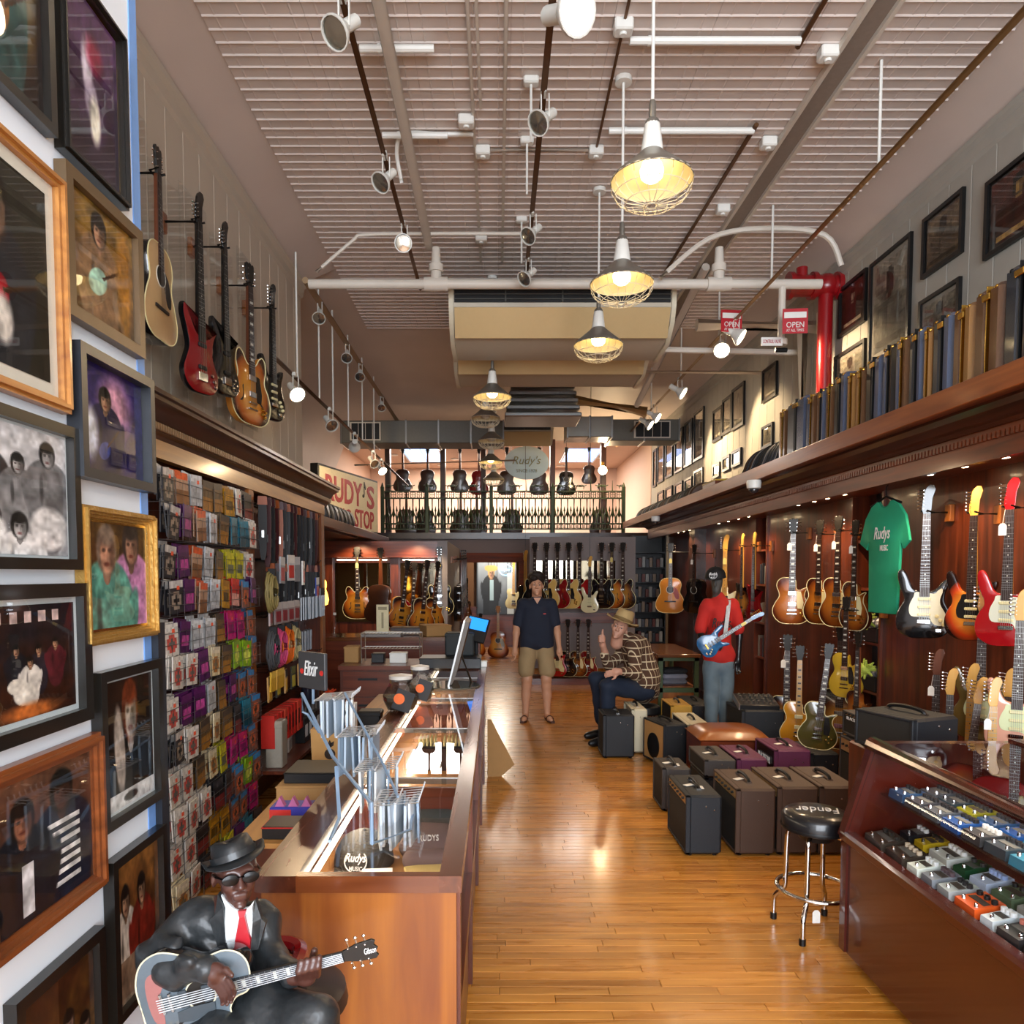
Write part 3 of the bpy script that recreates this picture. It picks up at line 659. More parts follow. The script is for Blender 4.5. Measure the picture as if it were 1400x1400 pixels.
# ================================================================ photographs on the white partition
def nz(seed, n, shape):
    """smooth random field"""
    r = np.random.RandomState(seed); a = r.rand(n, n); h, w = shape
    yy = np.linspace(0, n-1.001, h); xx = np.linspace(0, n-1.001, w); y0 = yy.astype(int); x0 = xx.astype(int); fy = (yy-y0)[:, None]; fx = (xx-x0)[None]
    return a[y0][:, x0]*(1-fy)*(1-fx)+a[y0+1][:, x0]*fy*(1-fx)+a[y0][:, x0+1]*(1-fy)*fx+a[y0+1][:, x0+1]*fy*fx
def hexc(h): return np.array([int(h[i:i+2], 16)/255 for i in (0, 2, 4)])
def paint(C, mask, col):
    if isinstance(col, str): col = hexc(col)
    m = np.clip(mask, 0, 1)[..., None]; return C*(1-m)+np.asarray(col)*m
def E(u, v, cx, cy, rx, ry, soft=.08, ang=0):
    x, y = u-cx, v-cy
    if ang: c, s = math.cos(ang), math.sin(ang); x, y = x*c+y*s, -x*s+y*c
    return np.clip((1-np.hypot(x/rx, y/ry))/soft+.5, 0, 1)
def RC(u, v, x0, x1, y0, y1): return ((u > x0) & (u < x1) & (v > y0) & (v < y1)).astype(float)
def figure(C, u, v, cx, top, s, skin, hair, shirt, a=1.0, arms=True):
    """a loosely printed half-length person: hair, face, neck, shoulders and arms"""
    C = paint(C, E(u, v, cx, top-s*1.25, s*1.15*a, s*1.0), shirt); C = paint(C, E(u, v, cx, top-s*2.6, s*1.0*a, s*1.6), shirt)
    if arms: C = paint(C, E(u, v, cx-s*1.0*a, top-s*1.8, s*.28*a, s*.95, .2, .25), shirt); C = paint(C, E(u, v, cx+s*1.0*a, top-s*1.8, s*.28*a, s*.95, .2, -.25), shirt)
    C = paint(C, E(u, v, cx, top-s*.55, s*.16*a, s*.25), skin*.7); C = paint(C, E(u, v, cx, top-.06*s, s*.42*a, s*.54, .2), hair); C = paint(C, E(u, v, cx+.02*s, top-s*.16, s*.28*a, s*.42, .25), skin*.92); C = paint(C, E(u, v, cx+.2*s*a, top-s*.16, s*.13*a, s*.36, 1.2), skin*.55); C = paint(C, E(u, v, cx, top+s*.2, s*.34*a, s*.2, .5), hair)
    for dx in (-.12, .12): C = paint(C, E(u, v, cx+dx*s*a, top-s*.08, s*.075*a, s*.045, .9), skin*.38)
    C = paint(C, E(u, v, cx, top-s*.37, s*.11*a, s*.045, .9), skin*.5*np.array([1.15, .8, .8])); C = paint(C, E(u, v, cx+.03*s*a, top-s*.2, s*.04*a, s*.1, .9), skin*.72)
    C = paint(C, E(u, v, cx-.35*s*a, top-s*1.5, s*.1*a, s*.5, .9), np.asarray(shirt)*.55); return C
def grain(fn):
    def f(u, v):
        C = fn(u, v); k = .62+.5*nz(int(C.sum()*7) % 9999, 14, u.shape)+.3*nz(int(C.sum()*3) % 9999, 34, u.shape); return np.clip(C*k[..., None]*.92, 0, 1)
    return f
SK = hexc('c99a78'); SKD = hexc('5a382a'); K = hexc('15120f'); Wt = hexc('e8e6e0')
def bgr(u, v, c0, c1, seed, amt=.5, n=7):
    t = np.clip(v+amt*(nz(seed, n, u.shape)-.5), 0, 1)[..., None]; return hexc(c0)*(1-t)+hexc(c1)*t
def gtr(C, u, v, cx, cy, s, ang, body):
    C = paint(C, E(u, v, cx, cy, s*.5, s*.36, .1, ang), body); c, q = math.cos(ang), math.sin(ang)
    x = (u-cx)*c+(v-cy)*q; y = -(u-cx)*q+(v-cy)*c
    return paint(C, ((x > .3*s) & (x < 1.6*s) & (abs(y) < .045*s)).astype(float), '3a2414')
def P_stage(u, v):
    C = bgr(u, v, '1a0e08', '6a5a3a', 1, 1.2, 9); C = figure(C, u, v, .45, .7, .28, SK*.9, hexc('4a3020'), hexc('2c4a48')); C = paint(C, E(u, v, .75, .75, .2, .3, .9), 'c8c09a'); return gtr(C, u, v, .5, .28, .25, .5, '8a5a2a')
def P_purple(u, v):
    C = bgr(u, v, '2a2030', '5a3a62', 2, .8); C = paint(C, E(u, v, .42, .62, .1, .16, .5), 'cfc6d4'); C = paint(C, E(u, v, .5, .42, .13, .12, .4), '9a8fa0'); C = paint(C, E(u, v, .55, .32, .1, .14, .5), 'e6e2d2'); return paint(C, E(u, v, .56, .72, .14, .1, .9), 'a02a4a')
def P_dark(u, v):
    C = bgr(u, v, '1c1a14', '2a2a22', 3, .6); C = figure(C, u, v, .45, .78, .3, SK*.8, K, hexc('23252a')); C = gtr(C, u, v, .42, .33, .3, .3, '8a1420'); return paint(C, E(u, v, .5, .22, .1, .12, .4), 'cfc9c0')
def P_gold(u, v):
    C = bgr(u, v, '5a3a14', '8a6a2e', 4, 1.2, 10); C = figure(C, u, v, .45, .82, .28, SK, K, hexc('8a6a4a')); C = gtr(C, u, v, .42, .36, .3, .55, '9fc8b4'); return paint(C, E(u, v, .85, .5, .12, .5, .7), 'a8742e')
def P_blue(u, v):
    C = bgr(u, v, '1b1450', '2c2260', 5, .9, 9); C = paint(C, E(u, v, .55, .68, .22, .25, .9), 'd9a0b8'); C = figure(C, u, v, .4, .72, .22, SK, K, hexc('1d1a3c')); C = paint(C, E(u, v, .18, .35, .1, .22, .7), 'd8e6ff'); C = gtr(C, u, v, .38, .22, .2, .8, '3d4a90'); return C
def P_bw(u, v):
    C = bgr(u, v, 'b9bcc0', 'd8dade', 6, .3)
    for cx, tp, s, sh in ((.2, .84, .2, '3a3a3c'), (.5, .72, .16, '8b8c8e'), (.8, .84, .2, '77787a')): C = figure(C, u, v, cx, tp, s, hexc('b5b5b5'), hexc('1b1b1b'), hexc(sh))
    C = figure(C, u, v, .5, .24, .2, hexc('c5c5c5'), hexc('222222'), hexc('e8e8e8')); C = paint(C, E(u, v, .18, .18, .2, .14, .2), 'ececec'); return paint(C, E(u, v, .8, .22, .2, .18, .2), 'dddddd')
def P_pair(u, v):
    C = bgr(u, v, '2e1e10', '5a4020', 7, .8, 9); C = figure(C, u, v, .72, .85, .42, hexc('b98a70'), hexc('3a302c'), hexc('c88ab8'), .85); C = figure(C, u, v, .3, .78, .46, hexc('c8967a'), hexc('7a6a5c'), hexc('5a9a8a'), .85); return C
def P_band(u, v):
    C = bgr(u, v, '3a1c10', '1d1a20', 8, .7, 9)
    for k in range(5): C = paint(C, RC(u, v, .08+k*.16, .16+k*.16, .84, .95), 'cfb8b4')
    for cx, tp, c in ((.3, .62, '1b1b22'), (.55, .6, '26222a'), (.75, .64, '5a2028'), (.45, .5, 'd8d4cc')): C = figure(C, u, v, cx, tp, .1, SK, K, hexc(c))
    C = paint(C, E(u, v, .38, .22, .12, .1), 'e4e0d6'); C = paint(C, E(u, v, .3, .3, .1, .07), 'd8d4ca'); return paint(C, E(u, v, .45, .06, .3, .07, .8), 'c06a2e')
def P_port(u, v):
    C = bgr(u, v, '120d0a', '2a1a12', 9, .4); C = figure(C, u, v, .52, .78, .48, hexc('cabfb2'), hexc('6a3018'), hexc('14110f'), .8, False); C = paint(C, E(u, v, .3, .45, .1, .34, .3, .1), 'b8aca0'); C = paint(C, RC(u, v, 0, 1, 0, .12), 'd5d8d8'); return paint(C, E(u, v, .5, .06, .14, .035, .3), '2a2a2a')
def P_two(u, v):
    C = bgr(u, v, '3a2018', '6a4632', 10, .5); C = figure(C, u, v, .66, .82, .3, SKD, K, hexc('1b2030'))
    for k in range(7): C = paint(C, RC(u, v, .5, .86, .1+k*.075, .135+k*.075)*E(u, v, .66, .4, .3, .5), 'e4e4e4')
    C = figure(C, u, v, .26, .74, .28, hexc('b87a5c'), hexc('1c1512'), hexc('17181f')); return paint(C, RC(u, v, .24, .36, .05, .4), 'dcdce0')
def P_stage2(u, v):
    C = bgr(u, v, '2c1408', '8a5a2a', 11, 1.0, 8)
    for cx, c in ((.25, 'cfc8bc'), (.6, '7a2418')): C = figure(C, u, v, cx, .72, .22, SK, K, hexc(c))
    return paint(C, RC(u, v, .1, .6, 0, .3), '8a7460')
def P_crowd(u, v):
    C = bgr(u, v, '6a4a1c', '3a1e10', 12, 1.0, 10)
    for cx, tp, c in ((.3, .55, 'a8864a'), (.62, .62, 'b03a4a'), (.85, .5, '4a2a22')): C = figure(C, u, v, cx, tp, .2, hexc('d8a890'), K, hexc(c))
    return C
FR_BLK = mat('frame_black', '14120f', .3, coat=.4); FR_NAVY = mat('frame_navy', '23262c', .35); FR_GOLD = mat('frame_gold', 'b08a48', .35, .6, bump=.3, scale=80); FR_OAK = wood('frame_oak', '8a5426', 'b8803f', 'X', 8, 14, .35); FR_BRN = wood('frame_brown', '5a2c10', '8a4a20', 'X', 8, 14, .3); FR_BRZ = mat('frame_bronze', '5d4a33', .4, .2)
MATW = mat('mat_board', 'd9d6c8', .7, var=.02); MATB = mat('mat_pale', 'c8d4d8', .7, var=.02)
def frame(label, c, w, h, rz, fm, bar, mt, mb, fn, res, name='framed_photo', group='framed photographs on the white partition', th=.03, pane=True, carve=0):
    """moulded frame with mat board, print and glass; hung with its back on the wall, facing local -Y"""
    t = thing(name, label, 'picture', c, (0, 0, rz), group)
    o = MB(); W, H = w/2, h/2
    for k in range(2+carve):   # stepped moulding, mitred corners
        a = bar*k/(2+carve); b = bar*(k+1)/(2+carve); d = th*(1-.28*abs(k-(.5 if not carve else 1)))
        for (sx_, sz_) in ((1, 0), (-1, 0), (0, 1), (0, -1)):
            if sz_: P = [(-W+a, sz_*(H-a)), (W-a, sz_*(H-a)), (W-b, sz_*(H-b)), (-W+b, sz_*(H-b))]
            else: P = [(sx_*(W-a), -H+a), (sx_*(W-a), H-a), (sx_*(W-b), H-b), (sx_*(W-b), -H+b)]
            o.prism(P, 0, -d, 'XZ')
    o.build('moulding', fm, t, smooth=False)
    iw, ih = w-2*bar, h-2*bar
    MB().box(-iw/2-.002, iw/2+.002, -.008, -.002, -ih/2-.002, ih/2+.002).build('mat_board', mt or FR_BLK, t)
    pw, ph = iw-2*mb, ih-2*mb; printed('print', PHOTO, pw, ph, res[0], res[1], grain(fn), t, (0, -.0085, 0))
    if pane: MB().box(-iw/2, iw/2, -.0135, -.012, -ih/2, ih/2).build('pane', PANE, t)
    return t
PX = -.918; PF = -.893
def pframe(label, xl, xr, yt, yb, fm, bar, mt, mb, fn, res=(76, 90), th=.03, carve=0):
    a = pxX(xr, yt, PF); b = pxX(xr, yb, PF); l = pxX(xl, (yt+yb)/2, PF); y1 = (a.y+b.y)/2
    frame(label, (PX, (l.y+y1)/2, (a.z+b.z)/2), y1-l.y, a.z-b.z, math.pi/2, fm, bar, mt, mb, fn, res, th=th, carve=carve)
pframe('black framed stage photo at the top left corner', -70, 74, -150, 184, FR_BLK, .02, None, .0, P_stage)
pframe('black and gold frame with a purple concert photo', 90, 176, 58, 286, FR_BLK, .016, GOLDM, .006, P_purple, carve=1)
pframe('large oak frame with a red guitar photo and cream mat', -90, 96, 252, 565, FR_OAK, .024, MATW, .028, P_dark, (84, 96), carve=1)
pframe('bronze frame with a golden photo of a pale green guitar', 95, 197, 320, 490, FR_BRZ, .026, None, 0, P_gold)
pframe('deep black frame with a blue and violet concert photo', 108, 208, 522, 674, FR_NAVY, .022, None, 0, P_blue, th=.04)
pframe('black framed black-and-white group portrait', -60, 111, 588, 779, FR_BLK, .022, MATB, .006, P_bw, (96, 90))
pframe('carved gold frame with two smiling people', 118, 216, 706, 868, FR_GOLD, .03, GOLDM, .004, P_pair, carve=3)
pframe('black frame with a small stage band photo and pale mat', -30, 126, 797, 983, FR_BLK, .028, MATB, .012, P_band, (90, 90))
pframe('black framed signed portrait with hand on head', 140, 224, 899, 1090, FR_BLK, .024, MATB, .008, P_port)
pframe('brown wooden frame with two people, one in striped shirt', -20, 146, 998, 1210, FR_BRN, .036, None, 0, P_two, (90, 84), carve=2)
pframe('black frame with a brown stage photo above the statue', 156, 230, 1124, 1325, FR_BLK, .022, None, 0, P_stage2)
pframe('black and brown frame at the bottom left corner', 22, 147, 1262, 1490, FR_BLK, .026, None, 0, P_crowd)
struct(MB().box(-.985, -.9, 1.934, 1.975, 0, 1.62).build('trim_11', FR_NAVY))

# ================================================================ accessory cabinet on the left wall
cab = thing('accessory_cabinet', 'tall cherry wall cabinet with dentil cornice along the left wall', 'cabinet', (-1.9, 3.3, 0))
XF = -1.72
def cpart(name, m, *b, sm=35): 
    q = MB()
    for x in b: q.box(*x)
    return q.build(name, m, cab, world=True)
cpart('back_panel', CHERRY, (-1.9, -1.875, 3.3, 7.19, 0, 2.5))
cpart('end_panel', CHERRY, (-1.9, XF+.02, 7.1, 7.17, 0, 2.42))
cpart('divider', CHERRY, (-1.9, XF+.02, 5.04, 5.1, 0, 2.42))
cpart('face_stile', HONEY, (XF+.0, XF+.025, 5.02, 5.12, 0, 2.36)); cpart('face_stile', HONEY, (XF, XF+.025, 7.08, 7.19, 0, 2.36))
cpart('fascia', wood('lamplit_fascia', '8a5a24', 'b8863c', 'Y', 7, 12, .3, .3), (XF-.02, XF+.03, 3.3, 7.19, 2.33, 2.42))  # lamp light on the fascia painted in as paler, golden wood
cpart('soffit', DARKW, (-1.875, XF, 3.3, 7.19, 2.38, 2.42))
MB().prism([(-1.89, 2.42), (-1.69, 2.42), (-1.685, 2.44), (-1.66, 2.45), (-1.66, 2.49), (-1.645, 2.5), (-1.63, 2.53), (-1.59, 2.555), (-1.57, 2.56), (-1.57, 2.58), (-1.555, 2.585), (-1.555, 2.605), (-1.89, 2.605)], 3.3, 7.3, 'XZ').build('cornice', wood('cornice_walnut', '2c140b', '512614', 'Y', 8, 12, .3, .3), cab, world=True)
dn = MB(); yy = 3.32
while yy < 7.28: dn.box(-1.66, -1.645, yy, yy+.016, 2.455, 2.487); yy += .027
d_ = dn.build('dentils', mat('dentil', '8a6a4a', .4), cab, world=True); d_['kind'] = 'stuff'
# wire baskets
WIREG = mat('rack_wire', '8c8f90', .3, .8, var=.05)
SLOT = .168; Y0 = 3.58; TZ = [2.2-.385*(i//2)-.18*(i % 2) for i in range(12)]
BN = ['top', 'second', 'third', 'fourth', 'fifth', 'lowest']
for b in range(6):
    t = thing('wire_basket', '%s long wire basket of packets in the left cabinet' % BN[b], 'basket', (-1.72, Y0-.02, TZ[2*b+1]-.1), group='wire display baskets')
    g = MB(); L = 8*SLOT+.04
    for tr in range(2):
        z0 = .183*(1-tr); xo = .085+.03*tr
        for zz in (z0+.0, z0+.06, z0+.12): g.tube([(xo, 0, zz), (xo, L, zz)], .0022, 4)
        for k in range(9):
            y_ = .02+k*SLOT; g.tube([(.0, y_, z0+.14), (xo, y_, z0+.14), (xo, y_, z0), (0, y_, z0)], .0024, 4)
            if k < 8: g.tube([(xo, y_+SLOT/2, z0), (xo, y_+SLOT/2, z0+.12)], .0015, 4)
    g.build('front_grid', WIREG, t); h = MB()
    for zz in (0, .2, .34): h.tube([(.0, 0, zz), (.0, L, zz)], .0035, 5)
    h.build('back_rail', BLACKM, t)
# packets
def pack_mesh(i, bg, hd, art, txt=None, art_shape='e'):
    nx, ny = 7, 9; w, h, th = .125, .165, .007; m = MB(); m.box(-w/2, w/2, -th/2+.0005, th/2, -h/2, h/2, bg); B = [hexc(bg), hexc(hd), hexc(art)]; rnd = random.Random(i)
    for a in range(nx):
        for c in range(ny):
            u, v = (a+.5)/nx, (c+.5)/ny; col = B[0]
            if v > .78: col = B[1]
            elif art_shape == 'e' and ((u-.5)/.34)**2+((v-.4)/.3)**2 < 1: col = B[2] if ((u-.5)/.18)**2+((v-.4)/.16)**2 > 1 else B[0]*.5
            elif art_shape == 'b' and v < .42: col = B[2]
            elif art_shape == 's' and .25 < v < .6 and .2 < u < .8: col = B[2]
            elif art_shape == 'd' and abs(u-.5)+abs(v-.45) < .35: col = B[2]
            col = col*(.9+.2*rnd.random()); x0, x1, z0, z1 = -w/2+w*a/nx, -w/2+w*(a+1)/nx, -h/2+h*c/ny, -h/2+h*(c+1)/ny
            m.quad((x0, -th/2, z0), (x1, -th/2, z0), (x1, -th/2, z1), (x0, -th/2, z1), tuple(lin(tuple(np.clip(col, 0, 1)))))
    m.box(.005, .03, -th/2-.001, -th/2-.0002, .035, .055, 'f0603a') if i % 3 == 0 else None
    return m.mesh('string_packet', PRINT, False)
DES = [('dark grey', '2b2a2e', 'c8c4c0', '9a8a7a', 'e'), ('purple', '4a1450', '5c1a60', 'c04a9a', 's'), ('orange-topped', 'b8947a', 'd85a28', '8a5a34', 'b'), ('silver', 'c2c6ca', 'dadde0', 'a8adb2', 's'), ('brown', '6a5236', '4a4038', 'a8742e', 'b'), ('golden', 'c08a1c', 'a87414', '5a4010', 's'), ('white', 'd9d2c8', 'e0dcd4', 'c8554a', 'e'), ('teal', '1d6a80', '2a7f98', '0f4a5c', 'b'), ('yellow', 'c8c020', 'd8d030', '6a7058', 's'), ('magenta', 'c41a78', 'd82a6a', '8a1060', 's'), ('blue-topped', '8a5a4a', '3a8ac8', 'd86a3a', 'e'), ('red', 'c02a24', 'd0392c', 'e8a89a', 'b'), ('green', '8ab41c', '7aa018', 'd8e060', 'd'), ('black', '222024', '3a383c', '7a2a2a', 'b'), ('cream', 'e0d0a8', 'e8dcc0', 'b87a3a', 'e'), ('deep pink', 'd82a60', 'e04a7a', 'f090b0', 's')]
PM = [pack_mesh(i, d[1], d[2], d[3], None, d[4]) for i, d in enumerate(DES)]
LAY = ['0 2 3 4 4 5 6 13', '0 1 2 3 4 7 7 6', '0 1 2 3 4 8 8 6', '0 1 2 3 5 11 10 1', '6 1 3 3 4 9 9 10', '6 6 1 14 4 12 12 10', '6 1 1 3 4 1 10 10', '0 6 4 14 4 13 7 10', '6 6 4 14 8 9 9 10', '6 6 6 13 13 10 12 10', '6 6 13 5 5 10 10 9', '14 6 13 13 8 1 7 13']
rr = random.Random(11); DP = ['front', 'middle', 'rear']
for i in range(12):
    row = [int(x) for x in LAY[i].split()]
    for j in range(8):
        q = row[j]
        for k in range(3):
            x = -1.72+.07+.03*(i % 2)-.021*k+rr.uniform(-.003, .003); z = TZ[i]-.008+rr.uniform(-.008, .014)+.008*k
            o = put(PM[q], 'string_packet', None, (x, Y0+.02+SLOT*(j+.5)+rr.uniform(-.008, .008), z), (rr.uniform(-.06, .06), rr.uniform(-.1, .1), math.pi/2+rr.uniform(-.12, .12)))
            tag(o, '%s packet, %s of %s stack from partition, %s tier, %s wire basket' % (DES[q][0], DP[k], ORD[j], 'upper' if i % 2 == 0 else 'lower', BN[i//2]), 'packet', 'packets in the wire baskets')
# ---------------------------------------------------------------- straps, cables and small packs beyond the divider
STR = [mat('strap_black', '141315', .6), mat('strap_maroon', '3c1114', .5), mat('strap_tan', '8a4218', .5), mat('strap_grey', '2b2c30', .6)]
def hookbar(z, label, y0=5.16, y1=7.0):
    t = thing('hook_bar', label, 'hook rail', (-1.86, y0, z), group='hook rails'); MB().box(0, .012, 0, y1-y0, -.012, .012).build('bar', BLACKM, t)
    n = int((y1-y0)/.16)
    for k in range(n): MB().tube([(0, .08+k*.16, 0), (.2, .08+k*.16, 0), (.215, .08+k*.16, .02)], .004, 5).build('hook', BLACKM, t)
ZH = [2.28, 1.86, 1.44, 1.04, .72]
for k, z in enumerate(ZH): hookbar(z, '%s black hook rail in the strap section of the cabinet' % ORD[k], 5.16, 7.0)
def strap(y, z, L, m, i, lb):
    t = thing('guitar_strap', lb, 'strap', (-1.66, y, z), (0, 0, rr.uniform(-.3, .3)), 'hanging guitar straps')
    MB().prism([(-.026, 0), (.026, 0), (.03, -L*.3), (.024, -L*.85), (.012, -L), (-.012, -L), (-.024, -L*.85), (-.03, -L*.3)], -.006, .006, 'XZ').build('webbing', m, t)
    MB().prism([(-.03, .03), (.03, .03), (.034, -.03), (-.034, -.03)], -.008, .008, 'XZ').build('end_tab', STR[1] if i % 3 else STR[2], t); MB().box(-.008, .008, -.009, .009, -L*.62, -L*.5).build('buckle', STEEL, t)
for k in range(16): strap(5.2+k*.098, 2.27, .42+.05*(k % 3), STR[[0, 1, 0, 1, 2, 0, 3, 0, 1, 0, 3, 0, 0, 3, 0, 1][k]], k, '%s strap from the divider on the top strap hook rail' % ORD[k])
for k in range(14): strap(5.36+k*.105, 1.8, .36+.04*(k % 3), STR[[0, 3, 0, 0, 3, 0, 0, 3, 0, 0, 0, 3, 0, 0][k]], k, '%s strap from the divider on the second strap hook rail' % ORD[k])
def card(lb, y, z, w, h, cols, x=-1.63, th=.012, rz=math.pi/2, name='hang_card', grp='carded accessories'):
    m = MB().box(-w/2, w/2, -th/2, th/2, -h/2, h/2, cols[0]); m.box(-w/2, w/2, -th/2-.001, -th/2, h*.18, h/2, cols[1])
    if len(cols) > 2: m.box(-w*.36, w*.36, -th/2-.002, -th/2, -h*.4, h*.1, cols[2])
    o = m.build(name, PRINT, None, False); o.location = (x, y, z); o.rotation_euler = (0, rr.uniform(-.06, .06), rz+rr.uniform(-.15, .15)); return tag(o, lb, 'packet', grp)
for k, (y, z, c) in enumerate(((5.55, 1.78, ('9a9aa0', 'd8d8d8', 'b02a30')), (5.78, 1.8, ('c8c8c8', 'e2dcd4', 'c83a34')), (5.95, 1.79, ('8a9098', 'c8ccd0')), (6.15, 1.76, ('d8d4cc', 'e2dcd4', 'c83a34')), (6.62, 1.62, ('2a3a8a', 'd8d8d8', 'b02a30')), (6.8, 1.52, ('c8c8cc', '2a2a34', 'b02a30')))):
    card('%s white and red strap card from the divider above the coiled cables' % ORD[k], y, z, .13, .2, c)
for k in range(13): card('%s silver string card from the divider in the upper silver row' % ORD[k], 6.08+.065*k, 1.46, .11, .19, ('a8b0b8', 'c4cad0', '8d96a0'), x=-1.64, rz=math.pi/2+.5, th=.01, name='string_card')
for k in range(9): card('%s grey string card from the divider in the lower silver row' % ORD[k], 5.98+.06*k, 1.18, .09, .17, ('8a8f96', 'a8adb4'), x=-1.66, rz=math.pi/2+.5, th=.01, name='string_card')
def coil(y, z, r, m, lb, x=-1.62, sq=1.45, nl=4):
    t = thing('coiled_cable', lb, 'cable', (x, y, z), group='coiled instrument cables')
    for k in range(nl): MB().tube([(.012*(k-1.5)+rr.uniform(-.004, .004), (r-.006*k)*math.cos(a), (r-.006*k)*sq*math.sin(a)) for a in np.linspace(0, 2*math.pi, 26, endpoint=False)], .008, 6, True).build('loop', m, t)
    MB().cbox((.0, 0, r*sq), (.05, .03, .05)).build('cable_tie', STR[0], t)
CBL = [('black and white', mat('cable_bw', '4a4a4c', .6)), ('pink', mat('cable_pink', 'd04a78', .5)), ('orange', mat('cable_orange', 'e06a1c', .5)), ('beige', mat('cable_beige', 'b8a878', .5))]
for k, (n_, m_) in enumerate(CBL): coil(5.28+.19*k, 1.2, .1, m_, '%s coiled instrument cable hanging in the left cabinet' % n_)
coil(5.2, 1.62, .085, mat('cable_khaki', '8a7a48', .5), 'khaki coiled cable beside the divider', -1.6, 1.7)
for k in range(5): card('%s clear bag of plugs from the divider above the coils' % ORD[k], 5.25+.17*k, 1.46, .12, .16, ('9a8a88', 'c8c0bc', '8a2a34'))
for k in range(7): card('%s yellow and black tool card from the divider below the coils' % ORD[k], 5.2+.2*k, .93, .1, .18, (('c89a5a', '2a2620', 'e8b43a') if k % 2 == 0 else ('3a3a30', '6a6a3a', 'c8b43a')))
RB = mat('red_box', 'c82a20', .4); BKB = mat('black_box', '1a1a1c', .45)
def carton(lb, loc, s, m, face=None, rz=0, name='small_box'):
    t = thing(name, lb, 'box', loc, (0, 0, rz), 'boxed accessories'); MB().rbox(-s[0]/2, s[0]/2, -s[1]/2, s[1]/2, 0, s[2], .003).build('carton', m, t)
    if face: MB().box(s[0]/2, s[0]/2+.001, -s[1]*.35, s[1]*.35, s[2]*.25, s[2]*.75).build('label_patch', face, t)
    return t
for k in range(9): carton('%s red carton from the divider hanging in the row of red boxes' % ORD[k], (-1.64, 5.2+.088*k, .5), (.1, .06, .24), RB if k % 4 != 3 else mat('red_box2', 'e0503a', .4), mat('box_dark', '5a1410', .5))
for k in range(6): card('%s black packet from the red boxes along the same rail' % ORD[k], 6.02+.12*k, .6, .08, .24, ('161618', '3a3a3c', '8a8a88'))
# ================================================================ glass-topped counter on the left of the aisle
CX0, CX1, CY0, CY1, CZT = -.635, -.1, 1.9, 6.6, .95
ct = thing('glass_counter', 'long wooden display counter with glass top beside the aisle', 'counter', (CX0, CY0, 0))
def cp(name, m, *b):
    q = MB()
    for x in b: q.box(*x)
    return q.build(name, m, ct, world=True)
TOPW = wood('counter_top', '3a1a0d', '5e2c16', 'Y', 7, 12, .25, .4)
ATOP = wood('counter_aisle_top', '4a2312', '6e3a1e', 'Y', 7, 12, .25, .4)
cp('end_panel', HONEY, (CX0+.005, CX1-.01, CY0+.01, CY0+.03, .0, .905))
cp('top_rail', TOPW, (CX0-.01, CX0+.1, CY0, CY1, .905, CZT)); cp('top_rail', ATOP, (CX1-.055, CX1+.005, CY0, CY1, .905, CZT))
cp('top_rail', wood('counter_front_rail', '5a2a12', '7e4420', 'X', 7, 12, .25, .4), (CX0+.1, CX1-.055, CY0, CY0+.03, .905, CZT)); cp('top_rail', TOPW, (CX0+.1, CX1-.055, CY1-.1, CY1, .905, CZT))
cp('back_panel', CHERRY, (CX0, CX0+.02, CY0+.03, CY1, 0, .905))
cp('plinth', DARKW, (CX1-.06, CX1-.04, CY0+.03, CY1, 0, .1))
ys = np.linspace(CY0+.03, CY1, 6)
for k in range(5):
    cp('front_panel', CHERRY, (CX1-.03, CX1-.015, ys[k]+.05, ys[k+1]-.05, .12, .5)); cp('front_stile', CHERRY, (CX1-.03, CX1, ys[k]-.0, ys[k]+.05, .1, .905)); cp('front_rail', CHERRY_Y, (CX1-.03, CX1, ys[k]+.05, ys[k+1], .5, .56)); cp('front_glass', PANE, (CX1-.02, CX1-.018, ys[k]+.05, ys[k+1], .57, .9))
    if k < 5: cp('top_glass', PANE, (CX0+.1, CX1-.055, ys[k]+(.0 if k else 0), ys[k+1]-.004, CZT-.008, CZT-.007))
cp('display_shelf', wood('counter_shelf', '8a5a2c', 'b07c40', 'Y', 7, 10, .4, .2), (CX0+.02, CX1-.03, CY0+.03, CY1, .70, .72))
for k in (1, 2, 3, 4): cp('partition', STEEL, (CX0+.1, CX1-.055, ys[k]-.006, ys[k]+.006, CZT-.03, CZT-.006)); 
for k in (1, 3): cp('partition', CHERRY_X, (CX0+.02, CX1-.03, ys[k]-.01, ys[k]+.01, .72, .905))
# strip light under the counter edge
cp('glow_strip', mat('lit_strip', 'fff6e0', .4, var=0, emit='ffeccb', es=5), (CX0+.105, CX0+.12, CY0+.06, CY1-.2, .89, .9))
l = bpy.data.lights.new('counter_strip_light', 'AREA'); l.shape = 'RECTANGLE'; l.size = .03; l.size_y = 4.3; l.energy = 9; l.color = (1, .82, .6)
o = bpy.data.objects.new('counter_strip_light', l); COL.objects.link(o); o.location = (CX0+.115, 4.2, .885); o.rotation_euler = (0, math.radians(-25), 0)
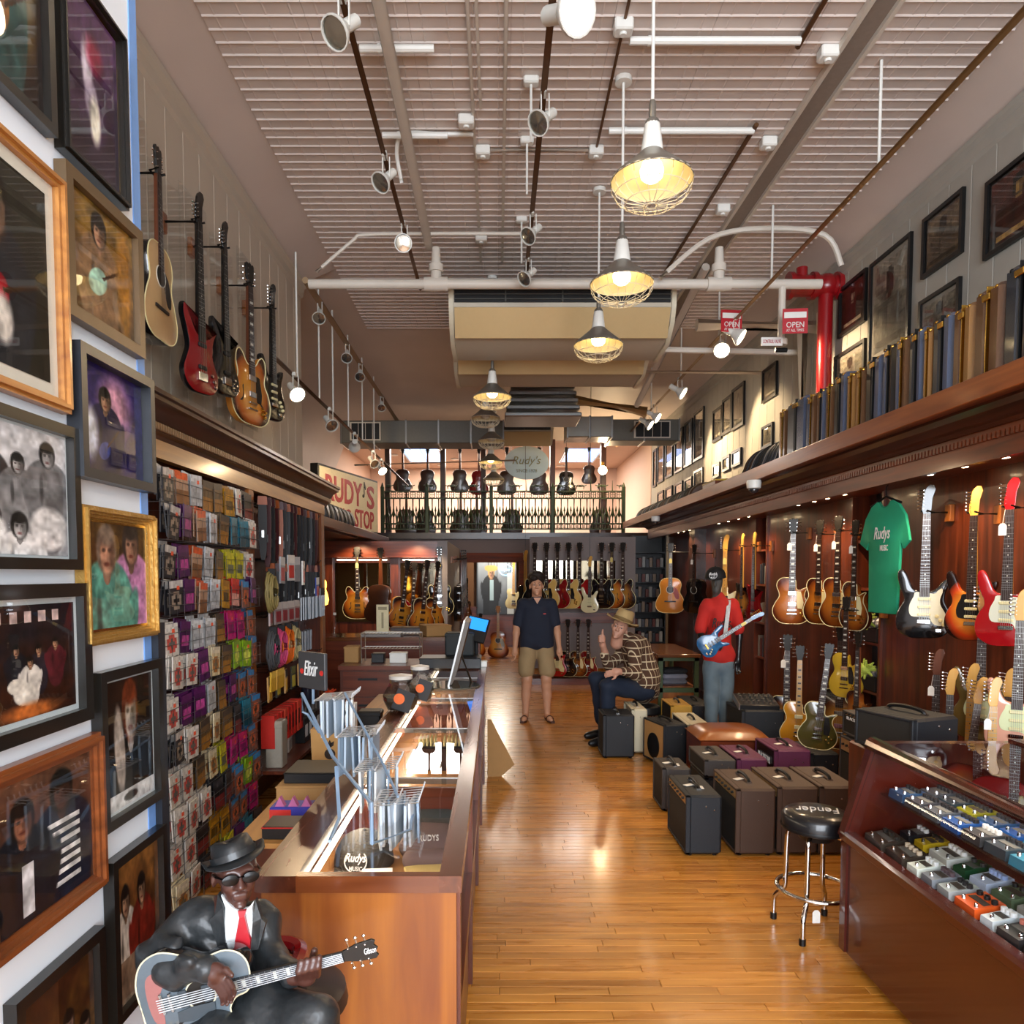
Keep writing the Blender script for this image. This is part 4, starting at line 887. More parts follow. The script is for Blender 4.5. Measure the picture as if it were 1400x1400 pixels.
# ---- inside the counter: cap, folded shirts, booklets
CAPM = mat('cap_charcoal', '3c3832', .75, bump=.15, scale=200); SHIRTG = mat('shirt_grey', '3b3e3d', .8, bump=.3); SHIRTM = mat('shirt_mauve', '6a5654', .8, bump=.25, scale=15)
def logo(par, m, w, h, loc, rot=(0, 0, 0)):
    o = put(fit_text('Rudys', m, w, h*.5, .0015, .3, .02), 'lettering', par, loc, rot); o2 = put(fit_text('MUSIC', m, w*.6, h*.2, .0015, 0, .01), 'lettering', par, Vector(loc)+Matrix.Rotation(rot[2], 3, 'Z') @ (Matrix.Rotation(rot[0], 3, 'X') @ Vector((.02*w, 0, -h*.42))), rot)
    r = MB().tube([(w*.52*math.cos(a), 0, h*.5*math.sin(a)-.1*h) for a in np.linspace(math.pi*.75, math.pi*2.25, 18)], h*.03, 5).build('emblem_ring', m, par); r.location = loc; r.rotation_euler = rot
WHT = mat('white_print', 'e8e8e6', .6, var=0)
def baseball_cap(name, label, loc, rot, s=1.0, m=CAPM):
    t = thing(name, label, 'cap', loc, rot); p = [(0, .115), (.03, .113), (.06, .1), (.085, .075), (.1, .045), (.105, .015), (.106, 0)]
    MB().lathe([(r*s, z*s) for r, z in p[::-1]], n=24, cap=False).build('crown', m, t, True)
    b = [(-.085, -.07), (-.07, -.13), (-.03, -.165), (.03, -.165), (.07, -.13), (.085, -.07), (.04, -.098), (-.04, -.098)]
    bb = MB(); bb.prism([(x*s, y*s) for x, y in b], .0, .006*s, 'XY'); bb.build('brim', m, t)
    MB().sphere((0, 0, .115*s), .007*s, 8).build('button', m, t); logo(t, WHT, .075*s, .075*s, (0, -.103*s, .05*s), (-.25, 0, 0)); return t
baseball_cap('baseball_cap', 'charcoal baseball cap with white logo inside the glass counter', (-.475, 2.56, .725), (0, 0, -.1))
MB_t = thing('folded_shirt', 'mauve folded shirt inside the counter beside the cap', 'shirt', (-.25, 2.62, .72), (0, 0, .1))
organic('cloth', SHIRTM, [('c', (-.06, -.1, .03), .035, (.06, -.1, .03), .035), ('c', (-.05, .08, .05), .05, (.06, .06, .05), .05), ('c', (-.07, 0, .04), .04, (.08, 0, .04), .04)], MB_t, .05, .01); put(fit_text('RUDYS', WHT, .07, .03), 'lettering', MB_t, (.0, -.05, .088), (-1.2, 0, 0))
MB_t = thing('rolled_shirt', 'grey rolled shirt behind the mauve one in the counter', 'shirt', (-.28, 2.84, .72))
organic('cloth', SHIRTG, [('c', (-.08, 0, .05), .05, (.08, .02, .05), .052), ('c', (-.07, .08, .05), .05, (.09, .08, .05), .05)], MB_t, .03, .01)
for k, (x, y, c, rz) in enumerate(((-.45, 2.3, 'e8dcb0', .2), (-.26, 2.32, 'd8c488', -.2), (-.22, 2.44, 'c8b070', .3))):
    tag(put(MB().rbox(-.09, .09, -.06, .06, 0, .012, .003).mesh('booklet', mat('paper_%s' % c, c, .7)), 'booklet', None, (x, y, .721+.012*(k == 2)), (0, 0, rz)), '%s cream paper booklet at the near end inside the counter' % ['left', 'middle', 'right'][k], 'booklet', 'booklets in the counter')
tag(put(MB().box(-.05, .05, -.0015, .0015, 0, .05).mesh('price_card', WHT), 'price_card', None, (-.40, 2.38, .722), (-.6, 0, .1)), 'small white price card in front of the cap', 'card')
GRN = mat('green_leather', '7a8a70', .6)
tag(put(MB().rbox(-.12, .12, -.08, .08, 0, .03, .008).mesh('strap_bundle', GRN), 'strap_bundle', None, (-.33, 3.2, .72), (0, 0, .1)), 'pale green bundle under the second glass of the counter', 'strap')
KN = mat('ivory_knob', 'e0d090', .4)
for g, (cx, cy) in enumerate(((-.37, 3.85), (-.24, 3.85))):
    t = thing('knob_tray', '%s tray of ivory pegs under the counter glass' % ('left', 'right')[g], 'tray', (cx, cy, .84), group='trays of pegs')
    MB().box(-.055, .055, -.06, .06, 0, .008).build('tray', BLACKM, t)
    for i in range(5):
        for j in range(4): MB().cyl((-.04+.02*i, -.045+.03*j, .008), (-.04+.02*i, -.045+.03*j, .05), .006, .004, 6).build('peg', KN, t)
    tag(MB().box(cx-.06, cx+.06, cy-.065, cy+.065, .721, .838).build('display_block', DARKW), '%s dark block carrying a tray of pegs' % ('left', 'right')[g], 'display block', 'display blocks')
# ---- wire string stand on the counter
BLUEW = mat('stand_wire', '8fa9c4', .35, .4, var=.05); SILV = [mat('string_sleeve', 'b4c2cf', .35, .2, var=.06), mat('string_sleeve_b', '8a9db0', .35, .2, var=.06), mat('string_sleeve_c', 'd2d8dc', .4, var=.06)]
st = thing('string_stand', 'pale blue wire stand with sloping tiers for string packets on the counter', 'display stand', (-.47, 2.3, CZT))
TI = [px(430, 958, 2.85), px(461, 1008, 2.65), px(484, 1055, 2.5), px(510, 1102, 2.3)]
g = MB(); a = px(413, 948, 2.75); b_ = Vector((-.37, 2.12, CZT+.005)); f2 = Vector((-.5, 2.14, CZT+.005))
g.tube([a, (a+b_)/2+Vector((0, 0, .01)), b_+Vector((0, 0, .12)), b_], .006, 7); c_ = (a*.45+b_*.55); g.tube([c_, (c_+f2)/2+Vector((.02, 0, -.05)), f2], .006, 7)
g.tube([a, a+Vector((.0, .0, -.07)), a+Vector((.02, 0, -.08)), a+Vector((.05, .05, -.16))], .005, 6); g.tube([b_, b_+Vector((.1, .12, 0)), Vector((-.3, 2.6, CZT+.005))], .005, 6)
g.tube([TI[0]+Vector((.12, 0, .03)), TI[1]+Vector((.1, 0, .03)), TI[2]+Vector((.1, 0, .03)), TI[3]+Vector((.08, 0, .03))], .005, 6)
g.build('frame', BLUEW, st, world=True)
for k, p in enumerate(TI):
    w = MB(); n = 6; wd_, dp = .145, .17
    for i in range(n+1): x = 0; w.tube([p+Vector((0, dp*i/n, .0)), p+Vector((wd_, dp*i/n, .012)), p+Vector((wd_+.004, dp*i/n, .03))], .0028, 5)
    w.tube([p, p+Vector((0, dp, 0))], .004, 5); w.tube([p+Vector((wd_*.5, 0, .006)), p+Vector((wd_*.5, dp, .006))], .003, 5); w.build('tier', mat('tier_wire', 'dfe4ea', .35, .2), st, world=True)
    n = (11, 10, 6, 9)[k]
    for i in range(n):
        x0 = p.x+.012+.118*i/(n-1); y0 = p.y+.02+.1*(i % 3)/3; sl = MB().box(-.004, .004, -.05, .05, -.15, -.004)
        o = put(sl.mesh('string_sleeve', SILV[(i*2+k) % 3], False), 'string_sleeve', None, (x0, y0+.04, p.z), (0, rr.uniform(-.04, .04), rr.uniform(-.25, .25)))
        tag(o, '%s sleeve from the left on the %s tier of the wire string stand' % (ORD[i], ['top', 'second', 'third', 'lowest'][k]), 'packet', 'string sleeves on the wire stand')
t = thing('stand_sign', 'dark grey sign with white script on top of the string stand', 'sign', px(428, 942, 2.95), (0, 0, math.radians(-38)))
MB().rbox(-.085, .085, -.008, .008, 0, .15, .003).build('board', mat('sign_slate', '3c3c3e', .4), t); put(fit_text('Elixir', WHT, .085, .06, .002, .3), 'lettering', t, (0, -.01, .085))
for x in (-.06, .065): MB().cyl((x, -.0095, .07), (x, -.008, .07), .011, n=10).build('red_dot', mat('logo_red', 'c8302a', .5), t)
MB().cyl((0, 0, -.06), (0, 0, 0), .006, n=6).build('post', BLUEW, t)
# ---- on the counter: jars, monitor on round glass, bottles
CLR = glass('jar_glass', (.8, .84, .84), .02, .16)
def jar(label, loc, r, h, lid):
    t = thing('fishbowl_jar', label, 'jar', loc, group='jars of picks on the counter')
    MB().lathe([(r*.55, 0), (r*.75, .01), (r, h*.35), (r, h*.5), (r*.62, h*.86), (r*.62, h)], n=8, cap=False).build('bowl', CLR, t, False); MB().lathe([(r*.66, h), (r*.66, h+.02), (r*.1, h+.03), (0, h+.03)], n=16).build('lid', lid, t); MB().lathe([(r*.5, .01), (r*.7, .014), (r*.94, h*.34), (r*.92, h*.45), (0, h*.5)], n=8).build('picks', mat('pick_mix', '4a443c', .4, var=.8, scale=120), t, False)
    m = MB(); m.M = Matrix.Rotation(.35, 4, 'Y'); m.box(-r*.5, r*.5, -r-.004, -r+.004, h*.12, h*.75); m.build('label_patch', mat('jar_label', '1d1d20', .5), t); m = MB(); m.M = Matrix.Rotation(.35, 4, 'Y'); m.cyl((-r*.25, -r-.005, h*.45), (-r*.25, -r-.003, h*.45), r*.3, n=18); m.build('orange_disc', mat('jar_orange', 'e0682a', .5), t)
jar('faceted glass jar with black and orange label on the counter', (-.565, 4.25, CZT), .105, .19, mat('jar_lid', 'c8c4bc', .3)); jar('clear round jar behind the labelled jar', (-.49, 4.6, CZT), .09, .2, mat('jar_lid', 'c8c4bc', .3))
t = thing('monitor', 'slim silver desktop monitor seen edge-on on the counter', 'monitor', (-.33, 5.15, CZT+.02))
a = px(612, 938, 5.15); b_ = px(634, 848, 5.15); m = MB(); dx = b_-a
n_ = Vector((.05, 0, -.012))
pr = [a, b_, b_+Vector((.012, 0, 0)), a+Vector((.012, 0, 0))]
m._add([p+Vector((0, q, 0)) for q in (-.02, .5) for p in pr], [(0,1,2,3), (7,6,5,4), (0,4,5,1), (1,5,6,2), (2,6,7,3), (3,7,4,0)]); m.build('screen_edge', STEEL, t, world=True)
pr = [a+Vector((.012, 0, .01)), b_+Vector((.012, 0, -.005)), b_+Vector((.04, 0, -.02)), a+Vector((.06, 0, .08)), a+Vector((.03, 0, .01))]
m = MB(); m._add([p+Vector((0, q, 0)) for q in (-.015, .49) for p in pr], [(0,1,2,3,4), (9,8,7,6,5)]+[(i, i+5, (i+1)%5+5, (i+1)%5) for i in range(5)]); m.build('housing', mat('monitor_back', '4c4034', .4), t, world=True)
m = MB().tube([px(628, 888, 5.3), px(645, 934, 5.3)], .012, 6); m.build('stand_leg', STEEL, t, world=True)
tag(put(MB().lathe([(.2, 0), (.205, .006), (.2, .012), (0, .012)], n=32).mesh('glass_turntable', mat('smoked_glass', '5a5a50', .05, coat=1)), 'glass_turntable', None, (-.325, 5.2, CZT)), 'round smoked glass plate under the monitor', 'plate')
# ---- register desk behind the counter end
dk = thing('service_desk', 'wooden service desk with drawers behind the display counter', 'desk', (-1.6, 6.75, 0))
def dp_(name, m, *b):
    q = MB()
    for x in b: q.box(*x)
    return q.build(name, m, dk, world=True)
dp_('drawer_case', CHERRY, (-1.47, -.66, 6.8, 7.3, 0, .86)); dp_('desk_top', CHERRY_X, (-1.48, -.62, 6.75, 7.35, .86, .9))
for k in range(3):
    d = dp_('drawer', CHERRY_X, (-1.44, -.7, 6.785, 6.8, .12+.245*k, .35+.245*k)); q = MB().box(-1.3, -1.12, 6.775, 6.786, .27+.245*k, .29+.245*k); q.v = [(x+1.6, y-6.75, z) for x, y, z in q.v]; put(q.mesh('pull', BLACKM), 'pull', d)
bk = thing('rear_worktop', 'long dark wooden worktop across the back of the service area', 'counter', (-2.3, 8.2, 0))
MB().box(0, 2.15, 0, .6, 1.0, 1.04).build('worktop', wood('worktop', '4a2814', '74431f', 'X', 7, 12, .22, .5), bk); MB().box(.03, 2.1, .03, .57, 0, 1.0).build('base', CHERRY_X, bk)
WR_ = thing('wire_shelf', 'white wire two-tier shelf standing on the service desk', 'shelf', (-1.3, 6.95, .9))
m = MB()
for x in (0, .56):
    for y in (0, .22): m.tube([(x, y, 0), (x, y, .28)], .006, 6)
m.build('legs', WHITE, WR_)
for z in (.14, .28):
    q = MB(); q.tube([(0, 0, z), (.56, 0, z), (.56, .22, z), (0, .22, z)], .005, 5, True)
    for i in range(17): q.tube([(.56*i/17, 0, z), (.56*i/17, .22, z)], .003, 4)
    q.build('wire_tier', WHITE, WR_)
def crate(name, lb, cat, loc, s, m, rz=0, extra=None):
    t = thing(name, lb, cat, loc, (0, 0, rz)); MB().rbox(-s[0]/2, s[0]/2, -s[1]/2, s[1]/2, 0, s[2], min(s)*.06).build('body', m, t); MB().rbox(-s[0]/2-.003, s[0]/2+.003, -s[1]/2-.003, s[1]/2+.003, s[2]*.86, s[2]*.96, .002).build('lid_edge', extra or m, t); return t
CARD = mat('cardboard', 'a9814f', .8, var=.06); BLK = mat('black_plastic', '161719', .4)
crate('paper_box', 'white paper box under the wire shelf', 'box', (-.95, 7.02, .9), (.16, .14, .1), WHITE); crate('gadget', 'black gadget under the wire shelf', 'device', (-1.15, 7.05, .9), (.12, .12, .09), BLK); crate('card_box', 'tan box at the left end of the service desk', 'box', (-1.4, 7.05, .9), (.14, .16, .16), CARD)
crate('keyboard_case', 'long black case lying behind the monitor', 'case', (-.4, 6.3, CZT), (.52, .3, .09), BLK); crate('camera_bag', 'rounded dark grey bag behind the monitor', 'bag', (-.33, 6.42, CZT+.09), (.25, .2, .2), mat('bag_grey', '2b3032', .7))
crate('open_carton', 'open brown cardboard carton on the rear worktop', 'box', (-.72, 8.45, 1.04), (.3, .3, .13), CARD, .4); crate('flat_box', 'flat grey laptop box on the rear worktop', 'box', (-1.32, 8.4, 1.04), (.45, .3, .05), mat('grey_lid', '8a8784', .4)); crate('flat_carton', 'dark flat carton beneath papers on the rear worktop', 'box', (-1.05, 8.62, 1.04), (.4, .24, .09), DARKW)
t = thing('menu_board', 'tall cream menu card standing on the rear worktop', 'card', (-1.32, 8.4, 1.09)); MB().box(-.07, .07, -.01, .01, 0, .31).build('card', mat('ivory_card', 'd9cfa8', .6), t); MB().box(-.012, .012, -.012, -.009, .04, .22).build('print_strip', mat('grey_ink', '9a9070', .6), t); MB().box(-.05, .05, -.012, -.009, .25, .285).build('heading', mat('grey_ink', '9a9070', .6), t)
def bottle(lb, loc, r, h, m, cap): 
    t = thing('bottle', lb, 'bottle', loc, group='bottles by the service desk'); MB().lathe([(r*.9, 0), (r, .01), (r, h*.55), (r*.4, h*.75), (r*.3, h*.9)], n=14).build('body', m, t, 40); MB().lathe([(r*.36, h*.9), (r*.36, h)], n=10).build('cap', cap, t); return t
bottle('dark bottle with bright label beside the string stand', (-1.56, 6.0, .72), .06, .36, mat('bottle_dark', '1b1d28', .15), BLACKM); bottle('clear plastic bottle behind the dark bottle', (-1.86, 8.35, 1.04), .05, .27, glass('bottle_clear', (.9, .95, .95)), WHITE)
cpart('low_shelf', CHERRY_Y, (-1.875, -1.5, 5.1, 7.1, .335, .36))
# ---- lower ledge behind the counter with stock boxes and paper bag
lg = thing('stock_ledge', 'honey-coloured stock ledge behind the display counter', 'shelf', (-1.02, 2.75, 0))
MB().box(0, .36, 0, 3.5, .7, .72).build('board', wood('ledge', 'a06a32', 'c99350', 'Y', 7, 10, .4, .2), lg); MB().box(0, .02, 0, 3.5, 0, .7).build('front', CHERRY, lg)
for yy in (0, 1.7, 3.48): MB().box(0, .36, yy, yy+.02, 0, .7).build('side', CHERRY, lg)
t = thing('pick_display', 'purple and red boxed display of small triangles on the ledge', 'display box', (-.86, 3.05, .72))
MB().rbox(-.09, .09, -.05, .05, 0, .06, .004).build('carton', mat('carton_violet', '3a3a9a', .5), t); MB().box(-.09, .0, -.052, -.05, .01, .05).build('label_patch', mat('logo_red', 'c8302a', .5), t)
for k in range(3): MB().prism([(-.07+.055*k, .06), (-.03+.055*k, .06), (-.05+.055*k, .1)], -.04, -.01, 'XZ').build('triangle', mat('tri_pink', 'c06a9a', .5), t)
crate('stock_box', 'black box with red cards at the front of the ledge', 'box', (-.83, 2.86, .72), (.17, .14, .05), BLK, 0, mat('logo_red', 'c8302a', .5)); crate('stock_box', 'open cardboard tray full of black parts on the ledge', 'box', (-.84, 3.42, .72), (.33, .3, .07), CARD); crate('stock_box', 'black boxes heaped in the cardboard tray', 'box', (-.84, 3.43, .79), (.28, .24, .05), BLK); crate('stock_box', 'black boxed microphone behind the tray', 'box', (-.78, 4.45, .72), (.14, .12, .2), BLK)
t = thing('paper_bag', 'brown paper carrier bag with a dark apple-like mark', 'bag', (-.88, 3.85, .72)); t.scale = (.72, .72, .72); MB().prism([(-.13, 0), (.13, 0), (.14, .3), (-.14, .3)], -.07, .07, 'XZ').build('bag', mat('kraft', 'b58a52', .8, var=.08, scale=8, bump=.2), t)
MB().cyl((0, -.073, .12), (0, -.071, .12), .04, n=16).build('emblem', mat('bag_ink', '2a1c12', .7), t)
for q in (-.35, 0, .35): m = MB(); m.M = Matrix.Translation((0, -.072, .165)) @ Matrix.Rotation(q*1.6, 4, 'Y'); m.prism([(0, 0), (.014, .03), (0, .06), (-.014, .03)], -.001, .001, 'XZ'); m.build('emblem_leaf', mat('bag_ink', '2a1c12', .7), t)
t = thing('paper_bag', 'white paper bag with dark logo behind the brown one', 'bag', (-.9, 4.15, .72)); t.scale = (.7, .7, .7); MB().prism([(-.12, 0), (.12, 0), (.13, .42), (-.13, .42)], -.05, .05, 'XZ').build('bag', WHT, t); MB().cyl((.02, -.053, .35), (.02, -.051, .35), .04, n=12).build('emblem', BLK, t)
for k in range(4): carton('%s black upright carton from the divider on the low cabinet rail' % ORD[k], (-1.62, 6.0+.13*k, .36), (.08, .115, .2), BKB, WHT)
for k in range(2): card('%s white earplug card hanging below the red boxes' % ['left', 'right'][k], 5.48+.2*k, .44, .16, .14, ('c8c0b8', 'd8d4cc', '8a8a88'))
crate('amplifier_bag', 'tall silver box on the low cabinet shelf by the divider', 'box', (-1.6, 5.24, .36), (.12, .13, .34), mat('silver_box', 'a8a294', .4))
t = thing('cable_bundle', 'orange tangled cable bundle hanging by the cabinet end', 'cable', (-1.58, 6.85, .36)); q = MB(); pr_ = random.Random(5)
for k in range(12): q.tube([(pr_.uniform(-.05, .05), pr_.uniform(-.06, .06), z) for z in np.linspace(0, .3, 7)], .008, 5)
q.build('strands', mat('cable_orange2', 'd8481c', .5), t)
for k in range(5): card('%s yellow card on the low hook by the paper bag' % ORD[k], 5.2+.06*k, .98, .07, .14, ('d8a834', 'e8c050'), x=-1.61)
tag(put(MB().prism([(0, 0), (.12, 0), (.235, .1), (.03, .5), (0, .5)], -.01, .01, 'XZ').mesh('cardboard_sheet', CARD), 'cardboard_sheet', None, (-.085, 6.25, 0), (0, 0, math.radians(8))), 'folded cardboard sheet leaning against the aisle side of the counter', 'cardboard')
# ================================================================ guitars
OUT = {
 'lp': [(0,0),(.09,.008),(.15,.06),(.166,.13),(.138,.2),(.108,.25),(.112,.3),(.138,.338),(.1,.33),(.06,.312),(.036,.33),(.03,.4),(0,.42),(-.04,.428),(-.09,.425),(-.125,.395),(-.134,.35),(-.113,.29),(-.112,.25),(-.142,.2),(-.168,.13),(-.15,.06),(-.09,.008)],
 'strat': [(0,0),(.1,.012),(.153,.07),(.16,.14),(.132,.2),(.114,.245),(.12,.3),(.138,.35),(.138,.38),(.118,.382),(.092,.36),(.07,.328),(.04,.308),(0,.308),(-.04,.312),(-.066,.33),(-.085,.375),(-.105,.425),(-.128,.45),(-.15,.435),(-.152,.39),(-.135,.32),(-.116,.27),(-.117,.235),(-.146,.18),(-.16,.12),(-.145,.05),(-.08,.004)],
 'tele': [(0,0),(.1,.005),(.153,.05),(.163,.13),(.126,.22),(.114,.26),(.122,.31),(.132,.35),(.1,.342),(.06,.315),(.034,.33),(.03,.39),(-.03,.4),(-.09,.402),(-.13,.37),(-.132,.31),(-.116,.26),(-.125,.22),(-.163,.13),(-.153,.05),(-.1,.005)],
 'es': [(0,0),(.1,.006),(.175,.05),(.205,.13),(.185,.21),(.146,.265),(.142,.305),(.158,.36),(.15,.415),(.12,.438),(.086,.42),(.06,.385),(.034,.365),(0,.365),(-.034,.365),(-.06,.385),(-.086,.42),(-.12,.438),(-.15,.415),(-.158,.36),(-.142,.305),(-.146,.265),(-.185,.21),(-.205,.13),(-.175,.05),(-.1,.006)],
 'arch': [(0,0),(.1,.005),(.18,.05),(.208,.13),(.185,.21),(.145,.27),(.14,.31),(.155,.37),(.135,.36),(.09,.355),(.05,.39),(.03,.45),(-.06,.475),(-.12,.455),(-.15,.4),(-.145,.33),(-.138,.28),(-.18,.21),(-.208,.13),(-.18,.05),(-.1,.005)],
 'acoustic': [(0,0),(.11,.005),(.185,.05),(.205,.13),(.172,.22),(.137,.285),(.14,.34),(.152,.4),(.132,.46),(.08,.493),(0,.5),(-.08,.493),(-.132,.46),(-.152,.4),(-.14,.34),(-.137,.285),(-.172,.22),(-.205,.13),(-.185,.05),(-.11,.005)],
 'bass': [(0,0),(.1,.01),(.15,.06),(.155,.13),(.12,.2),(.105,.26),(.12,.33),(.15,.4),(.1,.37),(.06,.34),(.03,.335),(-.03,.345),(-.06,.38),(-.1,.45),(-.14,.49),(-.152,.43),(-.12,.33),(-.105,.26),(-.13,.19),(-.158,.12),(-.14,.05),(-.08,.005)]}
THK = {'lp': .05, 'strat': .044, 'tele': .044, 'es': .046, 'arch': .075, 'acoustic': .105, 'bass': .042}
NUT = {'lp': .83, 'strat': .80, 'tele': .80, 'es': .84, 'arch': .86, 'acoustic': .86, 'bass': .98}
HEADF = [(-.021, 0), (.021, 0), (.026, .03), (.03, .1), (.046, .155), (.036, .182), (.012, .186), (-.004, .17), (-.014, .15), (-.026, .08), (-.03, .03)]
HEADG = [(-.021, 0), (.021, 0), (.026, .025), (.036, .06), (.04, .13), (.03, .142), (.016, .134), (0, .146), (-.016, .134), (-.03, .142), (-.04, .13), (-.036, .06), (-.026, .025)]
GM = {}
def gm(key, fn):
    if key not in GM: GM[key] = fn()
    return GM[key]
ROSE = mat('rosewood', '33201a', .45); MAPLE = wood('maple_neck', 'c8923c', 'e0ac52', 'Z', 6, 10, .3, .5); EBON = mat('ebony', '1a1714', .4); NECKM = wood('mahogany_neck', '4a2414', '6e3a20', 'Z', 6, 10, .3, .4)
IVORY = mat('ivory_plastic', 'e2d9a6', .35, var=.02); PGW = mat('white_pickguard', 'd9dcc8', .35, var=.02); PGM = mat('mint_pickguard', 'cfd6a8', .35, var=.02); PGB = mat('black_pickguard', '171718', .25, var=.02); PEARL = mat('pearl_inlay', 'd8d6c8', .3, var=.1)
def lacq(name, c): return mat('lacquer_'+name, c, .15, 0, .8, var=.03)
BK = lacq('black', '0e0e10'); RD = lacq('red', 'a01018'); CR = lacq('cherry', '7a0f14'); CREAM = lacq('cream', 'd8cfa4'); NATUR = lacq('natural', 'd4ad62'); OLIVE = lacq('olive', '4a4420'); GOLDT = lacq('goldtop', 'c98a24'); TVY = lacq('tv_yellow', 'b8952c'); PINK = lacq('pink', 'dca48c'); NATTOP = mat('spruce_top', 'c9a878', .3, 0, .4, var=.06); NATOR = mat('amber_top', 'c07a2a', .25, 0, .5, var=.08); BROWNB = mat('dark_back', '3a2014', .3, 0, .4); OLV2 = lacq('dark_olive', '5a4a26')
SB_ES = burst('sunburst_archtop', 'c8862c', 'a8541a', '2a0f0a', (.205, .235), (0, .21)); SB_LP = burst('sunburst_amber', 'a8641e', '7e4014', '35140a', (.17, .225), (0, .2)); SB_LP2 = burst('sunburst_honey', 'a8651f', '8a4818', '4a1c0c', (.17, .225), (0, .2)); SB_ST = burst('sunburst_three_tone', 'e0902c', 'b83a14', '160a0a', (.165, .22), (0, .2)); SB_DK = burst('sunburst_tobacco', 'a8742c', '5a3014', '120a08', (.17, .225), (0, .2)); SB_AC = burst('sunburst_orange', 'f0b050', 'd06a20', '6a240e', (.21, .26), (0, .24))
def g_body(kind, bm, back):
    def f():
        P = spline(OUT[kind], 4); m = MB(); m.prism(P, 0, THK[kind], 'XZ', .006 if kind not in ('strat', 'bass') else .012); me = m.mesh('body', bm, 40)
        if back is not None:
            me.materials.append(back)
            for p in me.polygons:
                if p.normal.y > -.9: p.material_index = 1
        return me
    return gm(('body', kind, bm.name, back and back.name), f)
def g_bind(kind, m_):
    def f():
        P = spline(OUT[kind], 4); q = MB(); q.tube([(x, .001, z) for x, z in P], .0035, 5, True); return q.mesh('binding', m_)
    return gm(('bind', kind, m_.name), f)
def guitar(kind, label, loc, rz, bm, s=1.0, pg=None, fb=None, neck=None, head=None, back=None, hw=None, lod=1, tilt=0.0, tagp=None, pk=None, binding=None, group='guitars for sale', name=None, rx=0.0, strings=True):
    gib = kind in ('lp', 'es', 'arch', 'acoustic'); hw = hw or CHROME; fb = fb or ROSE; neck = neck or (NECKM if gib else MAPLE); head = head or (EBON if gib else MAPLE)
    nm = name or {'acoustic': 'acoustic_guitar', 'arch': 'archtop_guitar', 'bass': 'bass_guitar'}.get(kind, 'electric_guitar')
    t = thing(nm, label, 'guitar', loc, (rx, tilt, rz), group); t.scale = (s, s, s); z1 = NUT[kind]; bt = THK[kind]
    put(g_body(kind, bm, back), 'body', t)
    if binding: put(g_bind(kind, binding), 'binding', t)
    jz = {'lp': .31, 'strat': .30, 'tele': .31, 'es': .33, 'arch': .36, 'acoustic': .4, 'bass': .33}[kind]
    def nk(): m = MB(); m._add([(-.028, -.002, jz), (.028, -.002, jz), (.028, .02, jz), (-.028, .02, jz), (-.021, -.002, z1), (.021, -.002, z1), (.016, .018, z1), (-.016, .018, z1)], [(0,1,5,4), (1,2,6,5), (2,3,7,6), (3,0,4,7), (0,3,2,1), (4,5,6,7)]); return m.mesh('neck', neck)
    put(gm(('neck', kind, neck.name), nk), 'neck', t)
    def fbm(): m = MB(); m._add([(-.029, -.007, jz-.03), (.029, -.007, jz-.03), (.0215, -.007, z1), (-.0215, -.007, z1), (-.029, -.001, jz-.03), (.029, -.001, jz-.03), (.0215, -.001, z1), (-.0215, -.001, z1)], [(0,1,2,3), (0,4,5,1), (1,5,6,2), (2,6,7,3), (3,7,4,0)]); return m.mesh('fretboard', fb)
    f_ = put(gm(('fb', kind, fb.name), fbm), 'fretboard', t)
    if lod >= 1:
        L = z1-(jz-.03); S_ = L/.72*1.0
        zs = [z1-(z1-.12)*(1-2**(-k/12)) for k in range(1, 21)]; zs = [z for z in zs if z > jz-.02]
        def fr():
            m = MB()
            for z in zs: w = .0215+(.029-.0215)*(z1-z)/L; m.box(-w, w, -.0085, -.007, z-.0012, z+.0012)
            return m.mesh('frets', STEEL)
        put(gm(('frets', kind), fr), 'frets', f_)['kind'] = 'stuff'
        def il():
            m = MB(); zz = [z1]+zs
            for k in (3, 5, 7, 9, 12, 15, 17):
                if k < len(zz):
                    zc = (zz[k-1]+zz[k])/2
                    if gib and kind != 'acoustic': m.box(-.014, .014, -.0078, -.007, zc-.007, zc+.007)
                    else: m.cyl((0, -.0078, zc), (0, -.007, zc), .004, n=8)
            return m.mesh('inlays', PEARL if fb is not MAPLE else EBON)
        put(gm(('inl', kind, fb is MAPLE), il), 'inlays', f_)['kind'] = 'stuff'
    hp = HEADG if gib else HEADF
    put(gm(('head', gib, head.name), lambda: MB().prism(hp, -.004, .011, 'XZ', .002).mesh('headstock', head)), 'headstock', t, (0, 0, z1))
    tp = [(s_*.046, .03+.036*k) for s_ in (-1, 1) for k in range(3)] if gib else [(-.036-.0*k, .035+.023*k) for k in range(6)]
    if kind == 'bass': tp = tp[:4]
    if lod >= 2:
        for x, z in tp: put(gm(('peg', hw.name), lambda: MB().cyl((-.012, .004, 0), (.012, .004, 0), .0035, n=6).sphere((-.014, .004, 0), .008, 8, (1, .6, 1)).cyl((.016, -.012, 0), (.016, .006, 0), .003, n=6).mesh('tuning_peg', hw)), 'tuning_peg', t, (x, 0, z1+z), None if x < 0 else (0, math.pi, 0))
    else:
        def pg_():
            m = MB()
            for x, z in tp: m.sphere((x, .004, z), .009, 6, (1, .6, 1)); m.cyl((x*.55, -.01, z), (x*.55, 0, z), .004, n=6)
            return m.mesh('tuning_pegs', hw)
        put(gm(('pegs', kind == 'bass', gib, hw.name), pg_), 'tuning_pegs', t, (0, 0, z1))
    # fittings on the body
    def box(n, m, x0, x1, z0, z1_, d=.012, r=None): put(gm((n, kind, m.name, x0, z0, x1), lambda: MB().rbox(x0, x1, -d, 0, z0, z1_, .003).mesh(n, m)), n, t)
